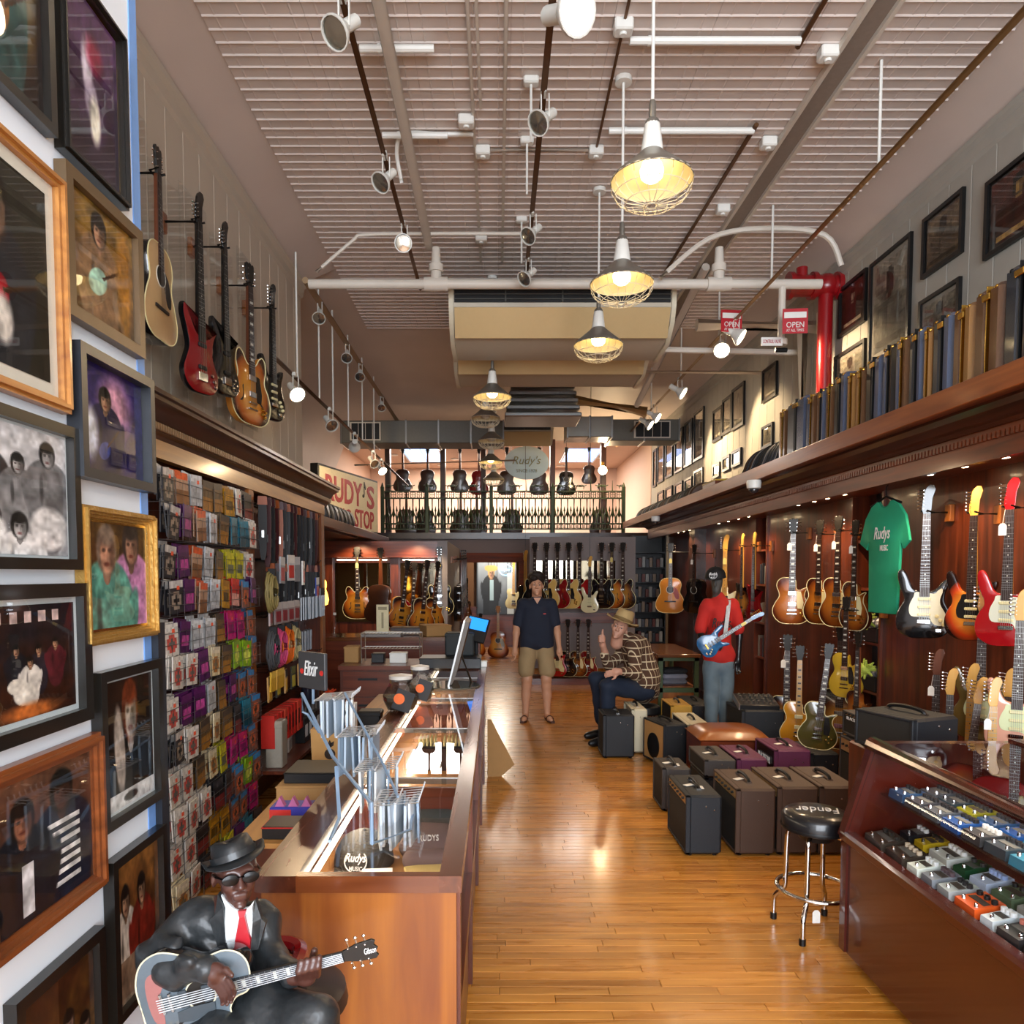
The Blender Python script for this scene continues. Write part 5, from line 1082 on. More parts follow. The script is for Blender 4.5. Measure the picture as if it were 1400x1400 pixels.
    if kind in ('strat',):
        if pg: put(gm(('pg', kind, pg.name), lambda: MB().prism(spline([(.05, .29), (.07, .305), (.095, .325), (.1, .3), (.088, .26), (.09, .22), (.115, .17), (.128, .13), (.11, .09), (.08, .085), (.05, .1), (.03, .135), (-.02, .14), (-.07, .145), (-.085, .18), (-.08, .225), (-.06, .27), (-.045, .3)], 3), -.003, .0, 'XZ').mesh('pickguard', pg)), 'pickguard', t)
        for k, z in enumerate((.255, .205, .155)): box('pickup', pk or IVORY, -.036, .036, z-.009, z+.009)
        box('bridge', hw, -.038, .038, .098, .122, .014); put(gm(('jack',), lambda: MB().rbox(.065, .1, -.007, 0, .045, .066, .003).mesh('jack_plate', CHROME)), 'jack_plate', t)
        ks = [(.072, .145), (.092, .118), (.108, .092)]
    elif kind in ('lp', 'es', 'arch'):
        for z in (.285, .185): box('pickup', pk or hw, -.036, .036, z-.018, z+.018, .013)
        box('bridge', hw, -.04, .04, .125, .138, .016); box('tailpiece', hw, -.045, .045, .088, .1, .014)
        if pg: put(gm(('pg', kind, pg.name), lambda: MB().prism([(.042, .305), (.075, .3), (.1, .2), (.09, .14), (.05, .145), (.04, .2)], -.008, -.004, 'XZ').mesh('pickguard', pg)), 'pickguard', t)
        ks = [(.075, .1), (.1, .075), (.12, .11), (.095, .13)] if kind == 'lp' else [(.1, .085), (.13, .07), (.135, .1), (.105, .115)]
        if kind != 'lp':
            fh = spline([(.085, .23), (.097, .22), (.092, .18), (.1, .15), (.12, .135), (.118, .128), (.096, .135), (.086, .16), (.087, .2)], 3)
            for sg in (1, -1): put(gm(('fh', sg), lambda: MB().prism([(x*sg, z) for x, z in fh], -.0012, 0, 'XZ').mesh('sound_hole', EBON)), 'sound_hole', t)
    elif kind == 'acoustic':
        put(gm(('sh',), lambda: MB().cyl((0, -.0015, .335), (0, 0, .335), .05, n=24).mesh('sound_hole', EBON)), 'sound_hole', t); put(gm(('ros',), lambda: MB().tube([(.055*math.cos(a), -.001, .335+.055*math.sin(a)) for a in np.linspace(0, 2*math.pi, 26, endpoint=False)], .003, 5, True).mesh('rosette', PEARL)), 'rosette', t)
        box('bridge', EBON, -.08, .08, .155, .175, .01)
        if pg: put(gm(('pg', kind, pg.name), lambda: MB().prism(spline([(.045, .37), (.07, .36), (.1, .33), (.125, .25), (.115, .2), (.075, .21), (.055, .26), (.04, .29)], 3), -.002, 0, 'XZ').mesh('pickguard', pg)), 'pickguard', t)
        ks = []
    else:
        for z in (.28, .15): box('pickup', pk or BLACKM, -.036, .036, z-.012, z+.012)
        box('bridge', hw, -.04, .04, .07, .12, .012); ks = [(.085, .12), (.105, .09), (.115, .06)]
        if pg and kind == 'tele': put(gm(('pg', kind, pg.name), lambda: MB().prism(spline([(.04, .31), (.1, .33), (.105, .28), (.095, .23), (.1, .17), (.05, .14), (-.05, .14), (-.09, .2), (-.085, .3), (-.04, .32)], 3), -.003, 0, 'XZ').mesh('pickguard', pg)), 'pickguard', t)
    if lod >= 1:
        for x, z in ks: put(gm(('knob', kind), lambda: MB().lathe([(.011, 0), (.012, .004), (.009, .016), (0, .017)], n=10).mesh('knob', IVORY if kind == 'strat' else GOLDM if kind in ('lp', 'es', 'arch') else CHROME)), 'knob', t, (x, 0, z), (math.pi/2, 0, 0))
    if strings and lod >= 1:
        def stg():
            m = MB()
            for k in range(6 if kind != 'bass' else 4):
                a = (-.5+k/(5 if kind != 'bass' else 3)); m.tube([(a*.05, -.014, .11 if kind != 'acoustic' else .165), (a*.036, -.01, z1)], .0009, 3)
            return m.mesh('strings', STEEL)
        put(gm(('str', kind), stg), 'strings', t)['kind'] = 'stuff'
    if tagp: put(gm(('tag', tagp), lambda: MB().prism([(-.02, -.07), (.02, -.07), (.02, -.015), (.01, 0), (-.01, 0), (-.02, -.015)], -.002, 0, 'XZ').cyl((0, -.001, 0), (.01, -.001, .08), .0012, n=4).mesh('price_tag', mat('tag_white', 'e4e2da', .6) if tagp == 1 else mat('tag_yellow', 'd8c878', .6))), 'price_tag', t, (-.03 if tagp == 1 else 0, -.014, z1-.08))
    return t
TOTL = {k: NUT[k]+(.146 if k in ('lp', 'es', 'arch', 'acoustic') else .186) for k in NUT}
def at_wall(kind, label, xp, yt, yb, X, rz, bm, hook=True, **kw):
    """hang (or stand) a guitar on the side wall at X so that it spans yt..yb in the photograph"""
    a = pxX(xp, yb, X); b = pxX(xp, yt, X); s = min(1.12, max(.78, (b.z-a.z)/TOTL[kind])); t = guitar(kind, label, (X, a.y, b.z-s*TOTL[kind] if hook else a.z), math.radians(rz), bm, s, **kw)
    return t
def at_depth(kind, label, xp, yt, yb, Y, rz, bm, **kw):
    a = px(xp, yb, Y); b = px(xp, yt, Y); s = min(1.15, max(.72, (b.z-a.z)/TOTL[kind])); return guitar(kind, label, (a.x, Y, b.z-s*TOTL[kind]), math.radians(rz), bm, s, **kw)
# ---- left wall, above the cornice
WA = dict(group='guitars hung above the left cornice')
def peg(t, wall, label):
    """wooden block and black fork that carries a hanging guitar by its headstock"""
    z = t.location.z+t.scale.z*(t_nut[t.name]) ; p = t.location; dx = wall-p.x; sg = 1 if dx > 0 else -1
    h = thing('guitar_hanger', label, 'hanger', (wall, p.y, z), group='wall guitar hangers')
    MB().rbox(min(0, -sg*.03), max(0, -sg*.03), -.03, .03, -.05, .06, .004).build('block', HONEY, h); e = -dx
    MB().tube([(-sg*.02, 0, .01), (e, 0, .01)], .007, 6).tube([(e-sg*.02, -.035, .02), (e+sg*.03, -.03, .008), (e+sg*.03, .03, .008), (e-sg*.02, .035, .02)], .006, 6).build('fork', BLACKM, h)
t_nut = {}
for a in (('acoustic', 'pale-topped acoustic guitar with black sides hung highest on the left wall', 222, 208, 466, -1.72, 92, NATTOP, dict(back=BK, pg=PGB, lod=2, binding=IVORY)),
          ('bass', 'slim red and black electric guitar hung second on the left wall', 277, 268, 538, -1.68, 75, CR, dict(back=BK, fb=EBON, head=BK, neck=BK, lod=2)),
          ('bass', 'black bass guitar hung third on the left wall', 311, 307, 541, -1.68, 78, BK, dict(fb=EBON, head=BK, neck=BK, lod=2)),
          ('es', 'sunburst hollow-body guitar hung fourth on the left wall', 345, 364, 581, -1.68, 75, SB_ES, dict(back=NATOR, lod=2, binding=IVORY, pg=PGB)),
          ('strat', 'glossy black guitar hung last on the left wall', 375, 391, 575, -1.68, 75, BK, dict(fb=EBON, head=BK, neck=BK, lod=2))):
    t = at_wall(*a[:8], **a[8], **WA); t_nut[t.name] = NUT[a[0]]; peg(t, WL, 'wall hanger behind the '+a[1].split(' hung')[0])
    q = MB().box(-.004, .004, -.2, .2, -.05, 1.2); o = put(q.mesh('acrylic_panel', glass('acrylic', (.96, .97, .97), .02, .03)), 'acrylic_panel', None, (WL+.03, t.location.y, t.location.z)); tag(o, 'clear acrylic backing panel behind the '+a[1].split(' hung')[0], 'panel', 'clear backing panels')
# ---- right wall bays
RX = 2.74
def rg(kind, label, xp, yt, yb, rz, bm, X=RX, **kw):
    kw.setdefault('lod', 2); kw.setdefault('group', 'guitars in the right-hand bays'); t = at_wall(kind, label, xp, yt, yb, X, rz, bm, **kw); t_nut[t.name] = NUT[kind]; return t
for t in (rg('strat', 'black double-cutaway guitar with cream pickguard hanging beside the green shirt', 1262, 664, 873, -28, BK, pg=PGW, fb=ROSE, head=BK),
          rg('strat', 'three-tone sunburst guitar with black pickguard in the right bay', 1326, 666, 876, -52, SB_ST, pg=PGB, fb=ROSE),
          rg('strat', 'candy red guitar with pale pickguard at the right edge', 1374, 654, 884, -45, RD, pg=PGW, fb=ROSE, head=RD, tagp=1),
          rg('lp', 'amber single-cutaway guitar hanging alone at the far side of the bay', 1082, 709, 853, -22, SB_LP2, pg=IVORY, tagp=1, binding=IVORY),
          rg('lp', 'amber guitar hanging second in the row of four', 1118, 711, 853, -62, SB_LP, pg=IVORY, tagp=1, binding=IVORY),
          rg('lp', 'honey burst guitar hanging third in the row of four', 1143, 705, 857, -58, SB_LP2, pg=IVORY, tagp=1, binding=IVORY),
          rg('lp', 'yellow-edged burst guitar hanging last in the row of four', 1166, 711, 862, -72, SB_LP, pg=IVORY, tagp=1, binding=IVORY, X=2.68),
          rg('lp', 'mustard yellow guitar hanging below the row of four', 1154, 815, 948, -58, TVY, pg=PGB, X=2.6, hw=CHROME),
          rg('tele', 'cream guitar with maple headstock behind the mannequin', 990, 731, 850, -30, CREAM, pg=PGW, fb=MAPLE, tagp=2, X=2.7),
          rg('bass', 'dark bass guitar hanging edge-on beside the mannequin', 1013, 730, 845, -75, SB_DK, X=2.7), rg('bass', 'reddish bass guitar hanging edge-on past the mannequin', 1029, 728, 850, -72, CR, X=2.7),
          rg('acoustic', 'natural jumbo acoustic guitar with red pickguard at the far bay', 916, 742, 838, -18, NATOR, pg=mat('red_tortoise', '8a2a1c', .3), tagp=2, X=2.5, binding=IVORY), rg('acoustic', 'black acoustic guitar partly hidden by the bay post', 948, 744, 838, -55, BK, tagp=1, X=2.62)):
    peg(t, 2.9, 'wall hanger of the '+t['label'].split(' hanging')[0][:70])
def sg(kind, label, xp, yt, yb, X, rz, bm, **kw): kw.setdefault('lod', 2); kw.setdefault('group', 'guitars standing in the right-hand bays'); return at_wall(kind, label, xp, yt, yb, X, rz, bm, **kw)
sg('lp', 'dark burst guitar with black headstock standing at the back of the floor row', 1074, 866, 1018, 2.72, -25, SB_DK, tagp=1, binding=IVORY); sg('lp', 'honey gold guitar standing second in the floor row', 1091, 881, 1020, 2.6, -20, GOLDT, fb=MAPLE, binding=IVORY, pk=IVORY)
sg('lp', 'olive green guitar with white binding standing in front of the floor row', 1115, 877, 1024, 2.45, -22, OLIVE, pg=PGB, binding=IVORY, fb=ROSE, tilt=.1); sg('arch', 'dark archtop guitar standing right of the olive one', 1146, 850, 1024, 2.8, -45, SB_DK, binding=IVORY); sg('lp', 'narrow amber guitar standing edge-on by the niche', 1170, 862, 1010, 2.6, -75, SB_LP)
sg('strat', 'dark guitar with rosewood headstock standing behind the black amplifier', 1276, 886, 1075, 2.66, -40, BK, head=NECKM, neck=NECKM, tagp=1); sg('strat', 'guitar with maple headstock standing second behind the black amplifier', 1294, 912, 1105, 2.58, -35, RD, pg=PGW, fb=ROSE)
sg('strat', 'guitar with upright maple headstock standing third behind the amplifier', 1322, 905, 1110, 2.68, -40, SB_ST, pg=PGW, fb=MAPLE); sg('strat', 'guitar with tan maple headstock leaning in front of the third', 1316, 922, 1120, 2.5, -25, CREAM, pg=PGW, fb=ROSE, tilt=.08)
sg('strat', 'olive brown guitar hanging low with a long dark fretboard', 1338, 795, 1012, 2.72, -42, OLV2, pg=PGM, fb=ROSE); sg('strat', 'maple-necked guitar standing in front of the olive brown one', 1352, 924, 1130, 2.45, -20, BK, pg=PGW, fb=MAPLE, tagp=1)
sg('strat', 'guitar with wooden headstock standing behind the maple-necked one', 1372, 912, 1120, 2.68, -35, CR, pg=PGW, fb=ROSE); sg('strat', 'shell pink guitar with cream pickguard hanging low at the right edge', 1388, 805, 1032, 2.6, -35, PINK, pg=PGM, fb=ROSE)
# ================================================================ right wall: display bays, soffit with puck lights, shelf, cases
dw = thing('display_wall', 'cherry panelled guitar display bays along the right wall', 'display wall', (2.9, 2.0, 0))
def wp_(name, m, *b, smooth=35):
    q = MB()
    for x in b: q.box(*x)
    return q.build(name, m, dw, world=True)
for a, b in ((2.0, 5.5), (5.98, 7.86), (8.2, 10.2), (10.5, 12.4)): wp_('back_panel', CHERRY, (2.9, 2.95, a, b, 0, 2.4))
for a, b in ((5.5, 5.98), (7.86, 8.2)):
    wp_('niche_back', DARKW, (3.07, 3.09, a, b, 0, 2.4)); wp_('niche_side', CHERRY, (2.88, 3.07, a-.012, a+.012, 0, 2.4)); wp_('niche_side', CHERRY, (2.88, 3.07, b-.012, b+.012, 0, 2.4))
    for z in (.35, .82, 1.2, 1.62, 2.0): wp_('niche_shelf', CHERRY_Y, (2.9, 3.07, a+.012, b-.012, z, z+.02))
wp_('post', DARKW, (2.74, 2.95, 10.2, 10.5, 0, 2.4)); wp_('kickboard', DARKW, (2.86, 2.9, 2.0, 12.4, 0, .12)); wp_('soffit', CHERRY_Y, (2.56, 2.95, 2.0, 12.4, 2.37, 2.4)); wp_('frieze', CHERRY_Y, (2.54, 2.58, 2.0, 12.4, 2.34, 2.5))
MB().prism([(2.58, 2.5), (2.52, 2.5), (2.51, 2.52), (2.48, 2.53), (2.46, 2.57), (2.42, 2.59), (2.42, 2.605), (2.58, 2.605)], 2.0, 12.4, 'XZ').build('crown', wood('cornice_walnut', '2c140b', '512614', 'Y', 8, 12, .3, .3), dw, world=True)
dn = MB(); yy = 2.6
while yy < 12.3: dn.box(2.525, 2.54, yy, yy+.02, 2.44, 2.475); yy += .034
dn.build('dentils', CHERRY_Y, dw, world=True)['kind'] = 'stuff'
sh = thing('overhead_shelf', 'long overhead wooden shelf carrying instrument cases', 'shelf', (2.34, 2.0, 2.605)); MB().box(0, .76, 0, 11.6, 0, .035).build('board', CHERRY_Y, sh); MB().rbox(-.02, .02, 0, 11.6, -.01, .105, .004).build('front_edge', wood('shelf_edge', '6e3316', '9a5528', 'Y', 7, 12, .3, .3), sh)
PUCKL = mat('lit_puck', 'fff3dc', .4, var=0, emit='ffdfae', es=30)
for k, xp in enumerate((1275, 1322, 1378, 1094, 1116, 1134, 1158, 985, 998, 1012, 1026, 929, 937, 945)):
    Y = 2.68*1000/(xp-680); lb = '%s lit puck light from the right edge under the soffit' % ORD[[2, 1, 0, 6, 5, 4, 3, 10, 9, 8, 7, 13, 12, 11][k]]
    t = thing('puck_light', lb, 'downlight', (2.63, Y, 2.37), group='puck lights under the soffit'); MB().lathe([(.04, -.012), (.042, 0), (.03, 0)], n=14).build('housing', STEEL, t); MB().lathe([(.03, -.016), (0, -.018)], n=12).build('lens', PUCKL, t)
    spot('puck_beam', (0, 0, -.03), (.1, 0, -1), 13 if k < 7 else 12, (1, .7, .42), 120, .02, t)
# ---- cases on the shelf
CN = [mat('case_navy', '1e2733', .3, coat=.4, bump=.1, scale=150), mat('case_brown', '5a3c24', .35, coat=.3, bump=.1, scale=150), mat('case_tan', '8a6436', .35, coat=.3, bump=.1, scale=150), mat('case_sky_sheen', '46536c', .25, coat=.6, bump=.1, scale=150), mat('case_black', '15161a', .3, coat=.5)]  # palest blue: sky reflection on dark vinyl painted into the colour
def hard_case(label, y0, y1, h, m, m2):
    t = thing('hard_case', label, 'case', (2.378, y0, 2.641), group='upright instrument cases on the shelf'); w = y1-y0; L = .48
    for a, b, mm in ((0, w*.48, m), (w*.52, w, m2)): MB().rbox(0, L, a, b, .012, h, min(.022, w*.2)).build('shell', mm, t)
    MB().rbox(-.003, L+.002, w*.485, w*.515, .008, h+.003, .001).build('valance', GOLDM if m in (CN[1], CN[2]) else BLACKM, t)
    for z in (.05, h-.05): MB().rbox(-.01, .0, w*.36, w*.64, z-.016, z+.016, .003).build('latch', GOLDM, t)
    for z in (.02, h-.02): MB().sphere((.008, w*.2, z), .012, 8).sphere((.008, w*.8, z), .012, 8).build('corner', GOLDM if m is not CN[0] else BLACKM, t)
    MB().box(.2, .45, w*.2, w*.8, 0, .012).build('feet', BLACKM, t)
CS = [(1357, 1404, 0, 0, .53), (1318, 1355, 1, 1, .5), (1290, 1317, 2, 1, .48), (1263, 1289, 3, 0, .49), (1252, 1262, 2, 2, .47), (1232, 1251, 3, 0, .5), (1214, 1231, 1, 3, .5), (1197, 1213, 4, 3, .5), (1175, 1196, 3, 4, .48), (1162, 1174, 1, 2, .46), (1150, 1161, 2, 2, .46), (1133, 1149, 3, 4, .5), (1122, 1132, 1, 1, .47), (1110, 1121, 3, 1, .47), (1096, 1109, 1, 3, .47), (1071, 1095, 3, 0, .5), (1060, 1070, 1, 2, .48)]
NMC = ['navy', 'brown', 'tan', 'sheen-painted blue', 'black']
for k, (a, b, c, d, h) in enumerate(CS): hard_case('%s hard case, %s upright case from the right on the shelf' % (NMC[c], ORD[k]), 2.38*1000/(b-680), 2.38*1000/(a-680)-.003, h, CN[c], CN[d])
rr = random.Random(21)
def round_case(y, th, i, lb, m, r=.17, tlt=.25):
    t = thing('gig_bag', lb, 'case', (2.72, y, 2.667), (tlt, 0, 0), 'rounded soft cases on the shelf'); P = [(-.3, .0), (.16, 0), (.16, r*1.3), (.1, r*1.9), (-.16, r*1.9), (-.27, r*1.45), (-.32, r*.7)]
    MB().prism(spline(P, 4), -th/2, th/2, 'XZ', th*.3).build('shell', m, t); MB().tube([(x, 0, z) for x, z in spline(P, 4)], .006, 5, True).build('piping', STEEL if i % 4 == 0 else BLACKM, t)
GB = [mat('gig_navy', '1d2530', .5), mat('gig_brown', '4a3020', .5), mat('gig_slate', '3a4250', .4), mat('gig_black', '17171a', .5)]
for k in range(12): round_case(6.38+k*.075, .062, k, '%s rounded case from the upright cases on the right shelf' % ORD[k], GB[(0, 2, 2, 0, 2, 0, 3, 0, 2, 1, 2, 1)[k]], .15)
for k in range(24): round_case(9.25+k*.15, .12, k, '%s rounded case of the far row on the right shelf' % ORD[k], GB[(1, 1, 3, 2, 3, 1, 3, 3, 1, 2)[k % 10]], .12)
crate('utility_box', 'small wooden box with yellow label on the right shelf', 'box', (2.45, 8.2, 2.64), (.2, .5, .14), CHERRY_Y, 0, mat('label_yellow', 'd8b84a', .5))
for k, (xp, yp) in enumerate(((1028, 672), (895, 722))):
    Y = 2.3*1000/(xp-680); t = thing('security_camera', '%s white dome camera under the overhead shelf' % ('nearer', 'farther')[k], 'camera', (2.3, Y, 2.59), group='dome cameras'); MB().lathe([(.06, 0), (.065, -.02), (.06, -.07), (.03, -.08)], n=18).build('housing', WHITE, t); MB().lathe([(.045, -.07), (.04, -.1), (.02, -.118), (0, -.12)], n=16).build('dome', mat('smoked_dome', '2a2a2c', .1, coat=1), t, True)
# ---- framed pictures on the upper right wall
FRT = mat('frame_thin_black', '0f0e0e', .35)
def P_poster(c0, c1, c2, seed):
    def f(u, v):
        C = bgr(u, v, c0, c1, seed, .6, 6); C = figure(C, u, v, .5, .78, .3, hexc(c2), hexc(c0)*.5, hexc(c1)*.7); return paint(C, RC(u, v, .1, .9, .06, .12), hexc(c2))
    return f
def wframe(label, xl, xr, yt, yb, fn, mt=None, mb=.02, res=(18, 24)):
    X = WR-.004; a = pxX(xl, yt, X); b = pxX(xl, yb, X); r = pxX(xr, 600, X); yl = (a.y+b.y)/2; yl = min(yl, 14.6)
    frame(label, (X, (yl+r.y)/2, (a.z+b.z)/2), yl-r.y, a.z-b.z, -math.pi/2, FRT, .028 if yl < 9 else .035, mt, mb, fn, res, 'framed_picture', 'framed pictures on the upper right wall', .03)
MG = mat('mat_grey', '8f8b80', .7)
wframe('framed dark poster with orange figure at the far upper right', 1350, 1432, 252, 356, P_poster('2a3030', '5a2a20', 'b08a4a', 31)); wframe('framed brown poster with pale figure above the tan cases', 1264, 1310, 302, 382, P_poster('5a4c3a', '7a6a54', '3a322a', 32)); wframe('tall framed grey portrait above the blue-sheen cases', 1191, 1241, 364, 500, P_poster('6a665c', '8f8a7c', '4a463e', 33), MG, .04)
wframe('framed dark red sketch poster beside the red valve pipe', 1149, 1181, 397, 463, P_poster('2c1a14', '4a2a22', 'b0a08a', 34)); wframe('wide framed group photo half hidden by brown cases', 1259, 1309, 414, 480, P_poster('4a463e', '8a8474', '2a2824', 35), MG, .03); wframe('framed photo half hidden by cases near the red pipe', 1143, 1182, 489, 545, P_poster('6a6250', '9a9484', '4a3a2a', 36), MG, .03)
for k, (a, b, c, d) in enumerate(((1044, 1062, 508, 552), (1002, 1018, 534, 590), (989, 1001, 548, 596), (976, 988, 563, 606))): wframe('%s dark framed photo of the upper group beyond the pipes' % ORD[k], a, b, c, d, P_poster('3a342c', '6a6254', '8a8474', 40+k), None, .02)
for k, (a, b, c, d) in enumerate(((1043, 1058, 585, 615), (1002, 1015, 618, 640), (989, 1000, 626, 646), (976, 986, 636, 655))): wframe('%s small framed photo of the lower group beyond the pipes' % ORD[k], a, b, c, d, P_poster('5a5040', '8a8470', '3a342c', 50+k), MG, .02)
for k, (a, b, c, d) in enumerate(((950, 963, 566, 632), (937, 948, 580, 640), (924, 935, 592, 648), (911, 921, 602, 655), (900, 909, 610, 662), (892, 899, 618, 668))): wframe('%s tall glazed frame of the far upper row' % ORD[k], a, b, c, d, P_poster('2a2420', '8a7460', 'b09a80', 60+k), None, .02)
for k, (a, b, c, d) in enumerate(((950, 963, 645, 675), (937, 948, 656, 682), (924, 935, 662, 688), (911, 921, 668, 692), (900, 909, 674, 697))): wframe('%s small glazed frame of the far lower row' % ORD[k], a, b, c, d, P_poster('2a2420', '9a7c60', 'c0a080', 70+k), None, .02)
# ---- niche shelf goods
for k, z in enumerate((1.22, .84, .37)):
    t = thing('foam_plush', '%s lime green spiky plush in the niche by the strap bay' % ('highest', 'middle', 'lowest')[k], 'toy', (2.84, 5.62, z+.18), group='lime plushes'); m = MB()
    for q in range(26):
        a = random.Random(q+k*50); d = Vector((a.uniform(-1, 1), a.uniform(-1, 1), a.uniform(-1, 1))).normalized(); m.cyl((0, 0, 0), d*.08, .022, .006, 6)
    m.build('spikes', mat('lime_foam', 'a8b84a', .7), t); MB().sphere((0, 0, 0), .045, 10).build('core', mat('lime_foam', 'a8b84a', .7), t)
    t = thing('wrapped_unit', '%s dark wrapped unit with grey foil on the niche shelf' % ('highest', 'middle', 'lowest')[k], 'box', (2.97, 5.74, z)); MB().rbox(-.08, .08, -.19, .19, 0, .12, .01).build('body', BLK, t); m = MB(); a = random.Random(k)
    for q in range(30): m.sphere((a.uniform(-.07, .06), a.uniform(-.17, .17), .13+a.uniform(-.01, .04)), .03, 6)
    m.build('foil', mat('crumpled_foil', '8a8a90', .35, .4, var=.3, scale=60), t, False)
for k in range(12): tag(MB().rbox(2.92, 3.05, 7.89+.024*(k % 12), 7.91+.024*(k % 12), (1.22, 1.64, .84)[k % 3]+.001, (1.22, 1.64, .84)[k % 3]+.2+.01*(k % 4), .002).build('book', mat('spine_%d' % (k % 5), ('3a3c44', '7a6a5a', '24242a', '5a2a24', '8a8a86')[k % 5], .5)), '%s upright music book from the left in the narrow niche' % ORD[k], 'book', 'books in the narrow niche')
# ---- green T-shirt on a hanger
ts = thing('tee_shirt', 'green T-shirt with white logo hanging in the right bay', 'shirt', (2.66, 5.04, 1.48), (0, 0, math.radians(-86)))
TS = [(-.19, 0), (.19, 0), (.195, .3), (.2, .5), (.225, .44), (.31, .49), (.25, .66), (.17, .74), (.1, .77), (.07, .765), (.04, .735), (0, .725), (-.04, .735), (-.07, .765), (-.1, .77), (-.17, .74), (-.25, .66), (-.31, .49), (-.225, .44), (-.2, .5), (-.195, .3)]
m = MB(); m.prism(TS, -.02, .02, 'XZ', .008); m.v = [(x, y+.018*math.sin(x*28+z*3)*(1-z/.9), z) for x, y, z in m.v]; ts.scale = (.92, .5, 1); m.build('cloth', mat('green_jersey', '1f9a72', .85, var=.06, bump=.15, scale=20), ts, 50); MB().tube([(x, -.008, z) for x, z in spline([(-.07, .765), (-.04, .735), (0, .725), (.04, .735), (.07, .765)], 4, False)], .009, 6).build('neckband', mat('green_rib', '177a5a', .85), ts)
put(fit_text('Rudys', WHT, .2, .11, .002, .25, .012), 'lettering', ts, (-.01, -.035, .54)); put(fit_text('MUSIC', WHT, .1, .04, .002, 0, .012), 'lettering', ts, (.02, -.035, .45)); hk = thing('coat_hanger', 'black coat hanger holding the green T-shirt', 'hanger', (2.66, 5.04, 1.48), (0, 0, math.radians(-86))); MB().tube([(-.17, 0, .745), (0, 0, .8), (.17, 0, .745)], .008, 6).tube(spline([(0, 0, .8), (0, 0, .86), (.025, 0, .885), (0, 0, .91), (-.02, 0, .895)], 4, False), .004, 6).build('bar', BLACKM, hk)

# ================================================================ amplifiers and cases on the floor
def tex(col, name): return mat(name, col, .55, bump=.25, scale=260, var=.08)
TX_BLK, TX_BRN, TX_GRY, TX_CRM, TX_PUR, TX_YEL, TX_TAN = tex('1b1f24', 'tolex_black'), tex('4a372c', 'tolex_brown'), tex('3c3836', 'tolex_grey'), tex('c9c0a4', 'tolex_cream'), tex('5c2648', 'tolex_purple'), tex('b88a2c', 'tolex_yellow'), tex('b58a52', 'tolex_tan')
GRILL = mat('grille_cloth', '22201c', .8, var=.4, scale=400); GOLDP = mat('control_gold', 'a8875a', .4, .4)
def amp(label, x0, x1, y0, y1, z0, z1, m, rz=0, panel=GOLDP, text=None, handle=True, grille=GRILL, tags=0, name='guitar_amplifier', top=None, oval=None):
    """combo amplifier: grille and control panel on its left (-X) side, end towards the camera"""
    cx, cy = (x0+x1)/2, (y0+y1)/2; t = thing(name, label, 'amplifier', (cx, cy, z0), (0, 0, rz), 'amplifiers on the floor'); w, d, h = (x1-x0)/2, (y1-y0)/2, z1-z0
    b = .014 if h > .15 else .008
    MB().rbox(-w+.02, w, -d, d, .012, h, b).build('cabinet', m, t)
    for s_ in (-1, 1): MB().rbox(-w, -w+.03, s_*d-(.018 if s_ > 0 else 0), s_*d+(.018 if s_ < 0 else 0), .012, h, .004).build('cheek', m, t)
    MB().rbox(-w, -w+.03, -d, d, h-.016, h, .004).build('rim', m, t); MB().rbox(-w, -w+.03, -d, d, .012, .03, .004).build('rim', m, t)
    if grille: MB().box(-w+.006, -w+.02, -d+.018, d-.018, .03, h*.82 if panel else h-.016).build('grille', grille, t)
    if oval: MB().prism([(d*.55*math.cos(a), h*.42+h*.3*math.sin(a)) for a in np.linspace(0, 2*math.pi, 24, endpoint=False)], -w-.002, -w+.008, 'YZ').build('speaker_oval', oval, t)
    if panel:
        MB().box(-w+.004, -w+.02, -d+.018, d-.018, h*.84, h-.018).build('control_panel', panel, t)
        for k in range(6): MB().cyl((-w+.004, -d*.7+d*1.4*k/5, h*.91), (-w-.01, -d*.7+d*1.4*k/5, h*.91), .008, n=8).build('knob', BLACKM, t)
    if text: put(fit_text(text, WHT, d*1.2, h*.12), 'lettering', t, (-w-.002, 0, h*.75), (0, 0, -math.pi/2))
    if handle: MB().tube(spline([(0, -.11, h), (0, -.09, h+.022), (0, 0, h+.03), (0, .09, h+.022), (0, .11, h)], 4, False), .011, 7).build('handle', BLACKM, t); [MB().cbox((0, e_, h+.004), (.03, .025, .01)).build('handle_cap', CHROME, t) for e_ in (-.11, .11)]
    for k in range(tags): m_ = MB(); m_.M = Matrix.Translation((-.03+.05*k, -.02-.05*k, h+.004)) @ Matrix.Rotation(.5+k, 4, 'Z'); m_.box(-.045, .02, -.018, .018, 0, .002); m_.build('price_tag', mat('tag_white', 'e4e2da', .6), t)
    for sx_ in (-1, 1):
        for sy_ in (-1, 1): MB().lathe([(.014, 0), (.016, .013)], n=8).build('foot', BLACKM, t, loc=(sx_*(w-.035), sy_*(d-.035), 0))
    for q in (.3, .75): MB().sphere((w*(q-.2), -d-.001, h*.86-q*.05), .006, 6).build('screw', CHROME, t)
    return t
amp('black combo amplifier with cream tags, nearest on the floor', 1.165, 1.39, 4.45, 4.93, 0, .385, TX_BLK, tags=2); amp('brown combo amplifier with tag, second in the front row', 1.475, 1.722, 4.45, 4.93, 0, .425, TX_BRN, tags=1); amp('brown closed combo amplifier, third in the front row', 1.735, 1.99, 4.46, 4.95, 0, .435, TX_BRN, tags=1); amp('brown combo amplifier at the end of the front row by the pedal case', 1.995, 2.24, 4.46, 4.95, 0, .438, TX_BRN, tags=1)
